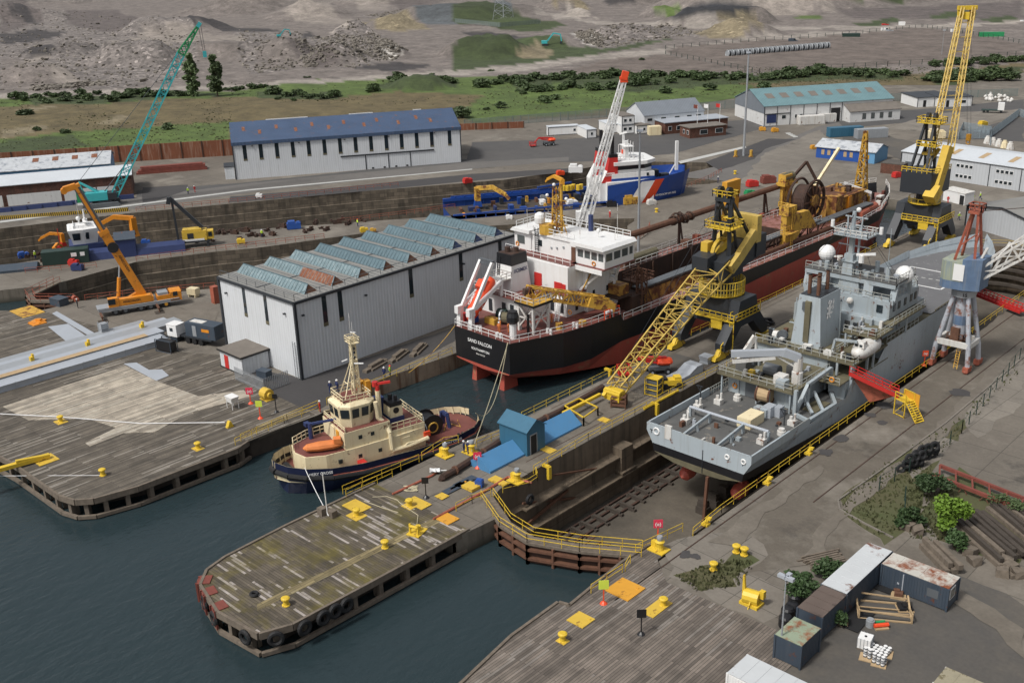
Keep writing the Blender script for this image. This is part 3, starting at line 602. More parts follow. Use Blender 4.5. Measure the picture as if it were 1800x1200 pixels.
# ================================================================ FAR GROUND: grassland, tracks, rubble yard (surveyed tone map, some heap shading painted into it, over a real height field)
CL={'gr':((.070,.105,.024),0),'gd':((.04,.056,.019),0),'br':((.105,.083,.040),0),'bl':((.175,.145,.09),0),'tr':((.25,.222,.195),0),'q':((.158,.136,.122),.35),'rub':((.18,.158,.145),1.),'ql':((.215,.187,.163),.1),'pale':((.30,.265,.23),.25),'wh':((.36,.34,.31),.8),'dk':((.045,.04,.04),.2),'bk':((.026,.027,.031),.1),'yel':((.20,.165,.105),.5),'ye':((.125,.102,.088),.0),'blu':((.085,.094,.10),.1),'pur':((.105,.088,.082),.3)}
ZONES=[('q',[(-200,-60),(2000,-60),(2000,120),(-200,190)]),('br',[(-200,170),(100,190),(500,170),(900,165),(2000,120),(2000,400),(-200,400)]),('gr',[(-200,250),(60,245),(200,228),(408,215),(408,300),(-200,320)]),('gd',[(-200,262),(30,250),(130,243),(150,258),(40,275),(-200,290)]),('bl',[(0,232),(60,225),(100,226),(60,236),(0,248)]),('bl',[(172,222),(210,206),(232,208),(215,218)]),('bl',[(15,200),(60,192),(110,188),(60,198)]),('gr',[(-200,178),(60,175),(200,168),(330,165),(420,160),(560,142),(720,138),(890,140),(1000,150),(1310,150),(1310,185),(1000,190),(840,220),(805,200),(850,170),(700,165),(560,175),(430,172),(200,182),(-200,195)]),('gd',[(40,172),(230,166),(330,164),(420,170),(330,172),(240,180),(60,188)]),('gd',[(455,165),(600,165),(600,176),(450,178)]),('gd',[(665,152),(720,140),(800,140),(810,155),(740,165),(670,160)]),('gr',[(805,200),(900,170),(1320,150),(1330,185),(1100,185),(1040,200),(810,210)]),('gd',[(900,135),(1100,132),(1330,135),(1400,145),(1300,150),(1100,165),(980,150),(900,160)]),('br',[(1320,150),(1560,138),(1640,128),(1800,112),(1800,140),(1640,150),(1500,150),(1330,160)]),('gd',[(1330,130),(1450,122),(1580,128),(1590,140),(1400,145),(1330,148)]),('gd',[(1640,132),(1800,120),(1800,140),(1660,160)]),('tr',[(-200,172),(60,166),(240,158),(420,150),(560,143),(700,133),(900,118),(1020,102),(1170,86),(1300,72),(1420,60),(1560,52),(1560,60),(1420,68),(1300,82),(1170,97),(1020,112),(900,130),(700,140),(560,150),(420,158),(240,168),(60,173),(-200,182)]),('ye',[(1170,95),(1180,86),(1330,74),(1480,64),(1620,50),(1800,78),(1800,100),(1660,112),(1560,118),(1440,126),(1320,128)]),('pale',[(1030,122),(1100,108),(1180,106),(1300,125),(1180,130)]),('ye',[(990,130),(1080,105),(1170,98),(1320,128),(1190,130)]),('rub',[(-200,30),(70,30),(130,18),(200,30),(300,42),(350,50),(350,135),(230,156),(120,162),(-200,165)]),('q',[(0,105),(35,108),(150,160),(0,166)]),('ql',[(35,106),(95,103),(60,115),(150,145),(100,150)]),('dk',[(35,98),(65,84),(95,100),(60,104)]),('ql',[(190,75),(260,62),(350,55),(345,78),(260,80)]),('pur',[(120,20),(200,18),(260,40),(200,60),(120,45)]),('pur',[(0,0),(40,0),(80,40),(0,60)]),('rub',[(420,55),(520,60),(640,85),(690,100),(640,125),(560,120),(440,135),(420,110)]),('q',[(455,75),(515,62),(560,90),(640,120),(560,125),(450,125)]),('rub',[(515,90),(600,85),(640,110),(540,122)]),('pale',[(583,62),(630,46),(660,62),(610,65)]),('wh',[(660,75),(680,70),(720,95),(690,110),(660,105)]),('rub',[(560,70),(640,55),(670,65),(665,110),(640,105)]),('dk',[(525,65),(540,58),(555,65),(540,72)]),('yel',[(640,45),(690,24),(755,52),(690,60)]),('blu',[(720,30),(810,12),(850,5),(900,5),(900,35),(800,45),(745,45)]),('rub',[(640,30),(760,10),(770,15),(690,35)]),('q',[(450,5),(560,0),(640,40),(560,45),(470,40)]),('ql',[(620,0),(690,0),(680,20),(630,20)]),('gd',[(790,110),(830,85),(870,75),(960,75),(1000,85),(1080,80),(1190,70),(1100,90),(1000,105),(900,118),(800,128)]),('gd',[(800,110),(840,85),(920,80),(960,95),(900,115),(820,122)]),('gd',[(800,22),(880,25),(1000,45),(940,60),(900,55),(800,40)]),('dk',[(810,58),(880,62),(940,68),(900,74),(830,70)]),('q',[(960,60),(1010,40),(1100,40),(1080,80),(1000,85)]),('rub',[(1000,75),(1080,50),(1180,45),(1250,62),(1160,72),(1060,88)]),('wh',[(1010,60),(1060,72),(1060,84),(1020,78)]),('yel',[(1220,60),(1300,35),(1370,55),(1300,70),(1230,70)]),('yel',[(965,10),(1010,0),(1035,18),(970,20)]),('pale',[(985,25),(1000,17),(1030,25),(1050,35),(1000,33)]),('bk',[(1180,44),(1215,26),(1310,26),(1340,38),(1280,45),(1200,46)]),('gr',[(1137,32),(1170,19),(1205,30),(1180,36)]),('ql',[(1200,10),(1300,0),(1440,0),(1470,25),(1330,30),(1220,22)]),('dk',[(1060,5),(1200,0),(1190,10),(1070,12)]),('yel',[(1200,8),(1240,0),(1260,8),(1230,18)]),('gd',[(1440,0),(1600,0),(1580,10),(1460,15)]),('pur',[(1470,20),(1800,5),(1800,35),(1500,35)]),('gr',[(1385,33),(1420,29),(1455,33),(1420,37)]),('gd',[(1500,45),(1570,32),(1580,40),(1520,50)]),('gd',[(1620,30),(1700,20),(1720,28),(1640,36)]),('gd',[(1725,38),(1770,30),(1800,36),(1760,40)]),('dk',[(0,64),(60,52),(120,62),(60,76),(0,80)]),('dk',[(300,42),(400,49),(520,54),(440,59),(330,54)]),('pur',[(515,62),(560,88),(600,118),(555,123),(500,98)]),('ql',[(545,2),(580,28),(640,42),(560,46),(500,34)]),('dk',[(0,18),(40,26),(70,44),(30,40)]),('pur',[(690,0),(790,0),(760,10),(700,22)]),('ql',[(330,60),(430,64),(440,78),(360,76)]),('dk',[(620,124),(700,112),(760,118),(690,128)]),('bl',[(905,100),(940,84),(970,92),(965,104),(930,106)]),('tr',[(920,12),(960,25),(1060,40),(1200,46),(1400,50),(1640,46),(1800,38),(1800,44),(1640,52),(1400,55),(1200,50),(1060,45),(950,30)]),('pale',[(1640,46),(1800,38),(1800,42),(1700,50)]),]  # late dk, pur and ql zones paint shaded and lit heap slopes into the tone
HEAPS=[(10,35,60,11,.1),(240,110,34,7,.45),(110,95,30,4,.2),(300,55,45,6,.5),(500,100,24,7,.15),(590,110,22,6,.25),(545,30,45,10,.05),(690,48,26,7,.1),(622,60,18,6,.2),(680,100,16,5,.1),(860,95,30,6,.4),(960,80,28,3,.4),(985,15,30,8,.1),(1015,28,18,4,.1),(1260,40,40,6,.6),(1300,62,26,6,.3),(1090,65,30,4,.4),(1170,30,24,5,.2),(1330,15,90,10,.6),(1150,5,60,8,.4),(1520,3,60,7,.4),(66,97,11,4,.05),(60,140,26,4,.4),(815,30,60,6,.6),(400,100,30,5,.5),(430,20,70,9,.3),(650,5,50,9,.1),(100,5,70,8,.3),(330,130,16,2,.3),(900,45,30,3,.3),(740,155,14,3,.5)]
HW=[(G(a,b).x,G(a,b).y,r_,h,ft)for a,b,r_,h,ft in HEAPS]
def inpoly(x,y,p):
 c=False;j=len(p)-1
 for i in range(len(p)):
  if(p[i][1]>y)!=(p[j][1]>y)and x<(p[j][0]-p[i][0])*(y-p[i][1])/(p[j][1]-p[i][1])+p[i][0]:c=not c
  j=i
 return c
def h2(x,y,s):
 v=math.sin(x*12.9898/s+y*78.233/s)*43758.5453;return v-math.floor(v)
def far_ground():
 X0,X1,DX=-160,1960,8
 cols=[X0+DX*i for i in range(int((X1-X0)/DX)+1)]
 rows=[-46+3.2*i for i in range(120)]
 low=[(-200,322),(0,306),(205,286),(408,272),(812,222),(960,208),(1120,200),(1300,172),(1560,150),(1680,150),(1800,128),(1960,118)]
 def lowy(px):
  for a,b in zip(low,low[1:]):
   if a[0]<=px<=b[0]:return a[1]+(b[1]-a[1])*(px-a[0])/(b[0]-a[0])
  return low[-1][1]
 me=bpy.data.meshes.new('far_ground');vs=[];tone=[];idx={}
 polys=[(t,p,min(q[0]for q in p),max(q[0]for q in p),min(q[1]for q in p),max(q[1]for q in p))for t,p in ZONES]
 for ci,px in enumerate(cols):
  ly=lowy(px)
  for ri,py in enumerate(rows):
   yy=min(py,ly);g=G(px,yy)
   dx=5*mnoise.noise((g.x*.03,g.y*.03,0))*2.2;dy=3*mnoise.noise((g.x*.04,g.y*.04,7))
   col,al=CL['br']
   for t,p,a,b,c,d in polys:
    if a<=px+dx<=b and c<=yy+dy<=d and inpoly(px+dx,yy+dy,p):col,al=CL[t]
   z=.05;hk=1.;far_k=min(1,max(0,(ly-yy)/60))
   for hx,hy,r_,hh,ft in HW:
    dd=math.hypot(g.x-hx,g.y-hy)*(1+.35*mnoise.noise((g.x/r_*1.6,g.y/r_*1.6,hh)))
    if dd<r_:
     k=min(1,(1-dd/r_)/(1-ft));hk=1+(.55*h2(hx,hy,17)-.3)*min(1,k*2.5);z=max(z,hh*1.7*k*(.92+.16*mnoise.noise((g.x*.2,g.y*.2,3))))
   z+=(.5+.5*mnoise.noise((g.x*.035,g.y*.035,1)))*1.3*far_k+(abs(mnoise.noise((g.x*.16,g.y*.16,2)))*1.0*al)*far_k
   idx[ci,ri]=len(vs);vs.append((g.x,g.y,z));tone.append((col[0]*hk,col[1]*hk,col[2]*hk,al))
 fs=[(idx[c,r_],idx[c,r_+1],idx[c+1,r_+1],idx[c+1,r_])for c in range(len(cols)-1)for r_ in range(len(rows)-1)if rows[r_]<max(lowy(cols[c]),lowy(cols[c+1]))]
 me.from_pydata(vs,[],fs);at=me.color_attributes.new('tone','FLOAT_COLOR','POINT')
 at.data.foreach_set('color',[q for t in tone for q in t])
 me.materials.append(M['far']);me.polygons.foreach_set('use_smooth',[True]*len(me.polygons));me.update()
 o=bpy.data.objects.new('terrain',me);C.objects.link(o);tag(o,kind='structure');return o
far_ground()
# ---------------------------------------------------------------- vegetation
def foliage(mb,cx,cy,cz,rx,ry,rz,n,s,seed,hole=.0):
 q=random.Random(seed);lobes=[]
 for i in range(9):
  a,b=q.uniform(0,6.28),q.uniform(-.5,1);k=q.uniform(.35,.75);c=math.sqrt(max(0,1-b*b))
  lobes.append((cx+rx*k*c*math.cos(a),cy+ry*k*c*math.sin(a),cz+rz*k*b,q.uniform(.3,.52)))
 for i in range(n):
  lx,ly,lz,lr=q.choice(lobes);d=Vector((q.gauss(0,1),q.gauss(0,1),q.gauss(0,1))).normalized()*(q.random()**.35)
  p=Vector((lx+d.x*rx*lr,ly+d.y*ry*lr,max(lz+d.z*rz*lr,.05)))
  e1=Vector((q.uniform(-1,1),q.uniform(-1,1),q.uniform(-.6,.6))).normalized();e2=e1.cross(Vector((q.uniform(-1,1),q.uniform(-1,1),q.uniform(-1,1)))).normalized()
  k=s*q.uniform(.6,1.3);mb.add([p-e1*k,p+e2*k*.6,p+e1*k,p-e2*k*.6],[(0,1,2,3)])
 return mb
def bush(label,loc,r_,h,mat,n,s,seed,group=None,name='bush',cat='bush'):
 t=thing(name,label,cat,loc,rnd.random()*6,group)
 foliage(MB(),0,0,h*.5,r_,r_,h*.5,n,s,seed).build('foliage',M[mat],t)
 mb=MB()
 for k in range(4):a=k*1.6;mb.tube((0,0,-.1),(math.cos(a)*r_*.4,math.sin(a)*r_*.4,h*.5),.07*h/2,5,.03)
 mb.build('stems',M['bark'],t);return t
def tree(label,loc,h,r_,mat,n,s,seed,trunk=.3,group=None):
 t=thing('tree',label,'tree',loc,rnd.random()*6,group)
 mb=MB();mb.tube((0,0,-.2),(0,0,h*.35),trunk,7,trunk*.7);mb.tube((0,0,h*.35),(0.1,0,h*.8),trunk*.7,6,.05)
 q=random.Random(seed)
 for k in range(7):a=k*2.4;z=h*(.2+.08*k);mb.tube((0,0,z),(math.cos(a)*r_*.6,math.sin(a)*r_*.6,z+h*.18),trunk*.35,5,.03)
 mb.build('trunk',M['bark'],t);foliage(MB(),0,0,h*.56,r_,r_,h*.44,n,s,seed).build('crown',M[mat],t);return t
def poplar(label,loc,h,r_,seed):
 t=thing('poplar_tree',label,'tree',loc,0)
 MB().tube((0,0,-.2),(0,0,h*.9),.35,6,.05).build('trunk',M['bark'],t)
 mb=MB();q=random.Random(seed)
 for k in range(6):z=h*(.16+.14*k);w_=r_*(.75,1.0,1.0,.95,.8,.45)[k];foliage(mb,q.uniform(-.4,.4),q.uniform(-.4,.4),z,w_,w_,h*.14,620,.55,seed*9+k)
 mb.build('crown',M['leafp'],t)
poplar('tall poplar tree by the gravel track, the one beside the teal crane jib',G(341,172),19.5,4.0,3)
poplar('tall poplar tree by the gravel track, with bare trunk base and bushes behind it',G(383,172),19,3.8,4)
bush('bright lime green bush growing behind the slate blue containers',G(1660,935),2.5,4.6,'leafb',2600,.24,11)
bush('dark green bush with dense crown between the long container and the timber pile',G(1402,1050),2.0,3.0,'leafd',1500,.22,12)
bush('low dark creeper bush along the side of the long white roofed container',G(1452,1015),1.7,2.1,'leafd',1100,.2,13)
bush('dark green shrub between the tyre heap and the lime green bush',G(1635,872),2.4,2.6,'leafd',1500,.22,14)
bush('dark green shrub behind the pile of concrete blocks by the kerb',G(1600,925),1.9,2.2,'leafd',1100,.22,15)
bush('dark green shrub hanging over the stacked beams by the lime green bush',G(1678,965),1.3,2.6,'leafd',900,.2,16)
bush('small leafy weed growing against the brown roofed container',G(1475,1100),.8,1.9,'leafd',420,.16,17)
bush('pale scrubby bush beside the rusty steel frame',G(1765,900),2.2,2.0,'leafm',700,.16,18)
HB=[bush('dark rounded hedgerow bush on the grassland behind the yard',(0,0,0),2.6,3.2,'leafm',420,.5,21+k,'hedgerow bushes on the grassland')for k in range(3)]
SP=[]
for seg in([(20,178),(130,172),7],[(130,172),(330,168),11],[(395,165),(470,158),5],[(470,172),(600,172),8],[(690,148),(800,146),6],[(840,152),(930,148),10],[(900,140),(1080,140),12],[(1080,138),(1330,140),22],[(1330,142),(1450,130),14],[(1450,132),(1590,134),11],[(1640,120),(1800,106),15],[(1630,145),(1780,138),20],[(1000,160),(1180,150),8],[(60,182),(240,178),7],[(900,165),(1010,158),7],[(1640,138),(1770,132),14]):
 for i in range(int(seg[2]*1.5)):t_=(i+.5)/int(seg[2]*1.5);SP.append((seg[0][0]+(seg[1][0]-seg[0][0])*t_+rnd.uniform(-6,6),seg[0][1]+(seg[1][1]-seg[0][1])*t_+rnd.uniform(-4,4)))
SP+=[(115,238),(66,233),(297,230),(46,205),(490,178),(515,180),(656,165),(978,176),(960,182),(1170,165),(1246,160),(1346,158),(812,208),(880,192),(854,195),(540,140),(760,134),(700,137),(863,128),(1128,108)]
for i,(a,b)in enumerate(SP):
 s_=rnd.uniform(.6,1.5);g=G(a,b);g.z=.2
 if i<3:HB[i].location=g;HB[i].scale=(s_,)*3
 else:copy_tree(HB[i%3],g,rnd.random()*6,scale=(s_*rnd.uniform(.8,1.4),s_,s_*rnd.uniform(.6,1)))
mb=MB();q=random.Random(5)
for i in range(4200):
 k=q.random()
 a,b=(q.uniform(0,408),q.uniform(176,262))if k<.3 else(q.uniform(400,1330),q.uniform(140,215))if k<.7 else(q.uniform(1300,1800),q.uniform(118,150))
 if 408<a<812 and b>185:continue
 if a>812 and b>205-(a-812)*.08:continue
 g=G(a,b,.5);e=Vector((q.uniform(-1,1),q.uniform(-1,1),0)).normalized()*q.uniform(.2,.6);mb.add([g-e,g+e,g+e*.6+Vector((0,0,q.uniform(.1,.45))),g-e*.6+Vector((0,0,q.uniform(.1,.45)))],[(0,1,2,3)])
for i in range(2600):
 a,b=q.choice([(q.uniform(1480,1640),q.uniform(810,940)),(q.uniform(1560,1800),q.uniform(640,800)),(q.uniform(1590,1720),q.uniform(860,950)),(q.uniform(1190,1320),q.uniform(970,1040))])
 if not any(inpoly(a,b,P)for P in([(1475,878),(1545,822),(1660,747),(1800,628),(1800,650),(1690,760),(1655,800),(1610,905),(1560,958),(1483,905)],[(1185,1012),(1270,985),(1330,985),(1300,1030),(1225,1040)],[(1590,905),(1640,820),(1700,900),(1690,960),(1600,945)])):continue
 g=G(a,b,.0);e=Vector((q.uniform(-1,1),q.uniform(-1,1),0)).normalized()*q.uniform(.05,.25);mb.add([g-e,g+e,g+e*.6+Vector((0,0,q.uniform(.1,.4))),g-e*.6+Vector((0,0,q.uniform(.1,.4)))],[(0,1,2,3)])
tag(mb.build('grass_tufts',M['tuft']),'rough grass tufts over the verges and the grassland','grass',kind='stuff')
mb=MB();o=bpy.data.objects['terrain'].data
rubs=[p for t,p in ZONES if t in('rub','wh')]
dg=bpy.context.evaluated_depsgraph_get();bpy.context.view_layer.update();ter=bpy.data.objects['terrain']
from mathutils.bvhtree import BVHTree
bv=BVHTree.FromPolygons([v.co for v in o.vertices],[tuple(p.vertices)for p in o.polygons])
def stone(g,s):
 z=bv.ray_cast(Vector((g.x,g.y,300)),Vector((0,0,-1)))[0];z=z.z if z else 0
 p=[(g.x+s*q.uniform(-1,1)*.5+s*a,g.y+s*q.uniform(-1,1)*.5+s*b,z+s*c*q.uniform(.5,1.1))for c in(-.3,.8)for a,b in((-.6,-.6),(.6,-.6),(.6,.6),(-.6,.6))]
 mb.hexa(p)
n_=0
while n_<5200:
 P=q.choice(rubs);a=q.uniform(max(0,min(p[0]for p in P)),min(1800,max(p[0]for p in P)));b=q.uniform(max(0,min(p[1]for p in P)),max(p[1]for p in P))
 if inpoly(a,b,P):stone(G(a,b),q.uniform(.35,1.1)*(1 if q.random()<.93 else 1.8));n_+=1
for i in range(260):a=q.uniform(60,185);stone(G(a,160-(a-60)*.08+q.uniform(-5,4)),q.uniform(.6,1.5))
tag(mb.build('rubble',M['slab']),'broken concrete rubble strewn over the spoil heaps','rubble',kind='stuff')
# ================================================================ BUILDINGS
def win(b,x,z,w_,h,y=0,face='f',frame='white',pane='glass',name='window',D=0,L=0):
 """window with frame and pane on the front (f), left gable (l) or right gable (r) wall"""
 def T(mb,u0,u1,z0,z1,d0,d1):
  if face=='f':mb.bb(u0,u1,-d1,-d0,z0,z1)
  elif face=='l':mb.bb(-d1,-d0,u0,u1,z0,z1)
  else:mb.bb(L+d0,L+d1,u0,u1,z0,z1)
  return mb
 f=T(MB(),x,x+w_,z,z+h,-.02,.06).build(name,M[frame],b)
 T(MB(),x+.1,x+w_-.1,z+.1,z+h-.1,.0,.075).build('pane',M[pane],f);return f
def house(name,label,o,ang,L,D,h,ridge,wall,roof,cat='building',ov=.25,mono=False,group=None):
 """front wall runs from o along ang; the building lies to the left of that line; local x along the front, y into it"""
 b=thing(name,label,cat,(o[0],o[1],0),R(ang),group)
 w_=MB()
 if ridge>h and not mono:w_.profile([(0,0),(D,0),(D,h),(D/2,ridge),(0,h)],0,L)
 elif mono:w_.profile([(0,0),(D,0),(D,ridge),(0,h)],0,L)
 else:w_.bb(0,L,0,D,0,h)
 w_.build('wall',M[wall],b)
 r_=MB()
 if ridge>h and not mono:
  t=.16;k=(ridge-h)/(D/2)
  r_.profile([(-ov,h-k*ov+.03),(D/2,ridge+.03),(D/2,ridge+.03+t),(-ov,h-k*ov+.03+t)],-ov,L+ov)
  r_.profile([(D+ov,h-k*ov+.03),(D/2,ridge+.03),(D/2,ridge+.03+t),(D+ov,h-k*ov+.03+t)],-ov,L+ov)
 elif mono:k=(ridge-h)/D;r_.profile([(-ov,h-k*ov+.03),(D+ov,ridge+k*ov+.03),(D+ov,ridge+k*ov+.2),(-ov,h-k*ov+.2)],-ov,L+ov)
 else:r_.bb(-ov,L+ov,-ov,D+ov,h+.02,h+.25)
 r_.build('roof',M[roof],b);return b
def trim(b,segs,r_=.12,mat='dgrey',name='trim'):
 mb=MB()
 for a,c in segs:mb.bar(a,c,r_*2)
 return mb.build(name,M[mat],b)
# --- white workshop with saw-tooth rooflights
L,D,H=20.2,47.6,12.3
b=thing('workshop','large white clad workshop with nine pale blue rooflight ridges on its flat roof','workshop',(-145.2,84,0))
MB().bb(0,L,0,D,0,H).build('wall','clad',b)
rf=MB().bb(-.1,L+.1,-.1,D+.1,H+.01,H+.14).build('roof','roofg',b)
mb=MB()
for k in range(48):mb.bb(.2,L-.2,.3+k,.36+k,H+.14,H+.19)
mb.build('roof_sheet_laps','mgrey',rf)
mb=MB();
for k in range(9):mb.bb(10,10.12,.3+k*5.1,3.3+k*5.1,H+.14,H+.24)
mb.build('roof_joint','mgrey',rf)
for k in range(9):
 y=3.0+k*5.1;bl=MB()
 x0,x1=.5,L-1.5
 bl.add([(x0,y,H+.14),(x1,y,H+.14),(x1-.5,y+1.1,H+1.4),(x0+.5,y+1.1,H+1.4),(x0,y+2.4,H+.14),(x1,y+2.4,H+.14)],[(0,1,2,3)])
 for i in range(1,22):t_=x0+.3+(x1-x0-.6)*i/22;bl.bar((t_,y-.02,H+.2),(t_,y+1.07,H+1.38),.05)
 lt=bl.build('rooflight',M['sawp' if k<3 else 'saw'],b)
 MB().add([(x0,y,H+.14),(x1,y,H+.14),(x1-.5,y+1.1,H+1.4),(x0+.5,y+1.1,H+1.4),(x0,y+2.4,H+.14),(x1,y+2.4,H+.14)],[(3,2,5,4)]).build('back_slope','roofg',lt)
 MB().add([(x0,y,H+.14),(x1,y,H+.14),(x1-.5,y+1.1,H+1.4),(x0+.5,y+1.1,H+1.4),(x0,y+2.4,H+.14),(x1,y+2.4,H+.14)],[(0,3,4)]).build('gable_end','sawd',lt)
 MB().add([(x0,y,H+.14),(x1,y,H+.14),(x1-.5,y+1.1,H+1.4),(x0+.5,y+1.1,H+1.4),(x0,y+2.4,H+.14),(x1,y+2.4,H+.14)],[(1,5,2)]).build('gable_end',M['rust' if k<6 else 'sawd'],lt)
 mb=MB();mb.bar((x0+.5,y+1.1,H+1.42),(x1-.5,y+1.1,H+1.42),.12);mb.bar((x1,y-.03,H+.16),(x1-.5,y+1.07,H+1.42),.14);mb.build('ridge_cap','saw',lt)
 if k==1:MB().add([(10.2,y-.03,H+.16),(x1-.1,y-.03,H+.16),(x1-.55,y+1.06,H+1.41),(10.2,y+1.06,H+1.41)],[(0,1,2,3)]).build('rusted_sheet','rustsheet',lt)
trim(b,[((-.1,-.15,H-.1),(L+.1,-.15,H-.1)),((L+.15,-.1,H-.1),(L+.15,D,H-.1)),((-.12,0,H-.1),(-.12,D,H-.1)),((L+.1,-.1,0),(L+.1,-.1,H)),((-.08,-.08,0),(-.08,-.08,H))],.2)
MB().rail([(.2,.2,H+.1),(L-.2,.2,H+.1),(L-.2,D-.2,H+.1)],1.0,.03,2.4,(1,)).build('roof_rail','mgrey',b)
for x in(6.4,12.2):MB().bb(x,x+.75,-.06,.02,7.7,12.0).build('window','glass',b);MB().bb(x-.03,x+.78,-.07,.01,7.1,7.7).build('sill','greym',b)
for y in(4.9,7.9,22.3,33.6,43.2):MB().bb(L-.02,L+.06,y,y+.8,7.7,12.0).build('window','glass',b);MB().bb(L-.01,L+.07,y-.03,y+.83,7.1,7.7).build('sill','greym',b)
for x,y in((1.8,-.2),(17.6,-.2),(L+.2,1.2),(L+.2,13.2),(L+.2,34.5)):MB().box(x,y,9.9,.35,.35,.22).build('floodlight','dgrey',b)
MB().ladder((L-.8,-.35,0),(L-.8,-.35,6),.6,(1,0,0),.04).build('wall_ladder','galv',b)
# --- kiosk with red door
b=house('kiosk','small flat roofed white store with a red door standing against the workshop',(-139.3,79.0),0,6.1,4.8,2.9,2.9,'clad','felt','store')
trim(b,[((-.25,-.28,2.95),(6.35,-.28,2.95)),((6.38,-.2,2.95),(6.38,5,2.95)),((-.05,-.06,.1),(6.1,-.06,.1))],.1,'black')
dr=MB().bb(1.2,2.3,-.06,.02,.05,2.3).build('door','red',b)
# --- long hall with blue roof
b=house('long_hall','long white hall with faded blue roof and a row of slit windows',(-258.8,159.3),57.6,64.6,24,10.3,14,'clad','roofblue','hall',.3)
MB().bb(-.35,64.95,-.36,.05,9.5,10.35).build('eaves_band','roofblue',b)
for i in range(14):
 x=2.6+i*4.42 if i<13 else 60.9
 MB().bb(x,x+1.05,-.05,.02,5.6,9.5).build('window','glass',b);MB().bb(x-.02,x+1.07,-.06,.01,5.1,5.6).build('sill','greym',b)
MB().bb(29.5,56.6,-.22,.02,4.1,4.45).build('door_rail','dgrey',b)
for x in(36.6,43.2,49.6):MB().bb(x-.13,x+.13,-.1,.02,0,4.1).build('door_post','dgrey',b)
for x in(38.2,41.6,45.0,48.2):MB().bb(x,x+.6,-.08,.02,.1,.5).build('door_vent','black',b)
for i in range(12):
 x=(3.0,7.4,12.2,17.5,22.3,26.8,31.4,37,41,47,52.6,56.5)[i];s_=(.62,.42)[i%2];k=3.7/12
 yy=12*s_;mb=MB();mb.add([(x,yy-1.2,10.3+(yy-1.2)*k+.23),(x+.85,yy-1.2,10.3+(yy-1.2)*k+.23),(x+.85,yy+1.2,10.3+(yy+1.2)*k+.23),(x,yy+1.2,10.3+(yy+1.2)*k+.23)],[(0,1,2,3)]);mb.build('skylight','rustsheet',b)
mb=MB()
for x0,x1 in((10,22),(34,41),(53,55.5)):mb.bar((x0,12,14.28),(x1,12,14.28),.22)
mb.build('ridge_cap','white',b)
for x in(5.3,18.2,31,43.6,57):MB().box(x,-.25,9.0,.4,.35,.2).build('floodlight','dgrey',b)
trim(b,[((64.66,-.06,0),(64.66,-.06,10.2)),((-.06,-.06,0),(-.06,-.06,10.2))],.14)
b=house('small_annex','small white lean-to shed standing at the end of the long hall',(-261.6,157.6),57.6,2.6,3,3.4,3.9,'clad','dgrey','shed',.15,True)
# --- quayside sheds
b=house('brick_shed','long brick shed with white sheet roof and whitewashed lower wall',(-293.2,80.2),61.2,58.5,15,5.4,6.5,'bricko','roofw','shed',.3)
for x,w_ in((14,12.5),(27.6,13.0),(41.3,8),(49.6,4.5)):MB().bb(x,x+w_,-.07,.02,.1,3.0).build('whitewash_panel','wwall',b)
for x in(25.9,40.7):MB().bb(x,x+1.1,-.06,.02,.1,2.6).build('door','bricko',b)
MB().bb(45.2,46.2,-.1,.02,1.6,2.4).build('vent','dgrey',b)
b=house('low_shed','low shed with weathered blue and grey sheet roof behind the white roofed brick shed',(-316.5,85.5),59,59,16,5.2,7.4,'lblue','mixroof','shed',.4)
for i in range(4):
 x=38.5+i*5.2;k=2.2/8;MB().add([(x,4,5.2+4*k+.25),(x+1.6,4,5.2+4*k+.25),(x+1.6,6.4,5.2+6.4*k+.25),(x,6.4,5.2+6.4*k+.25)],[(0,1,2,3)]).build('skylight','rustsheet',b)
def wallrun(name,label,a,c,h,mat,step,post='drust',t=.3,cat='wall'):
 a,c=Vector((*a,0)),Vector((*c,0));o=thing(name,label,cat,a,math.atan2(c.y-a.y,c.x-a.x));Ln=(c-a).length;n=max(1,round(Ln/step))
 MB().bb(0,Ln,-t/2,t/2,0,h).build('panel',M[mat],o)
 for i in range(n+1):MB().bb(i*Ln/n-.16,i*Ln/n+.16,-t/2-.18,-t/2+.0,0,h+.1).build('post',M[post],o)
 return o
wallrun('boundary_wall','rust stained sheet wall along the grassland beside the long hall',(-338,117),(-282,192),5,'rustsheet',6.2)
wallrun('boundary_wall','low rusty boundary wall stretch beyond the far end of the long hall',(-268,248),(-249,268),2.2,'rustsheet',6)
def fence(name,label,pts,h,mat,step=3,mesh_step=.0,post=.07,cat='fence',solid=None,rows=(1.,.5,.04)):
 o=thing(name,label,cat,pts[0]);p0=Vector(pts[0]);P=[Vector(p)-p0 for p in pts]
 mb=MB();wm=MB()
 for a,b in zip(P,P[1:]):
  n=max(1,round((b-a).length/step))
  for i in range(n+1):q=a.lerp(b,i/n);mb.box(q.x,q.y,q.z,post*2,post*2,h)
  for r_ in rows:wm.bar(a+Vector((0,0,h*r_)),b+Vector((0,0,h*r_)),post*.6)
  if mesh_step:
   n=round((b-a).length/mesh_step)
   for i in range(n):q=a.lerp(b,(i+.5)/n);wm.box(q.x,q.y,q.z+.1,mesh_step*(solid or .3),.03,h*.97,math.atan2(b.y-a.y,b.x-a.x))
 mb.build('fence_posts',M[mat],o);wm.build('fence_mesh',M[mat],o);return o
M['palis']=paint('green_grey_palisade',(.16,.20,.19),.6,.1)
M['palisb']=paint('blue_grey_palisade',(.24,.29,.32),.6,.1)
fence('palisade_fence','green grey palisade fence along the edge of the grassland',[(-266,256,0),(-237.8,304,0),(-211,345,0)],3,'palis',3,.32,solid=.45)
fence('palisade_fence','green grey palisade fence running behind the teal roofed building',[(-211,345,0),(-165,398,0),(-140,425,0)],2.8,'palis',3,.32,solid=.45)
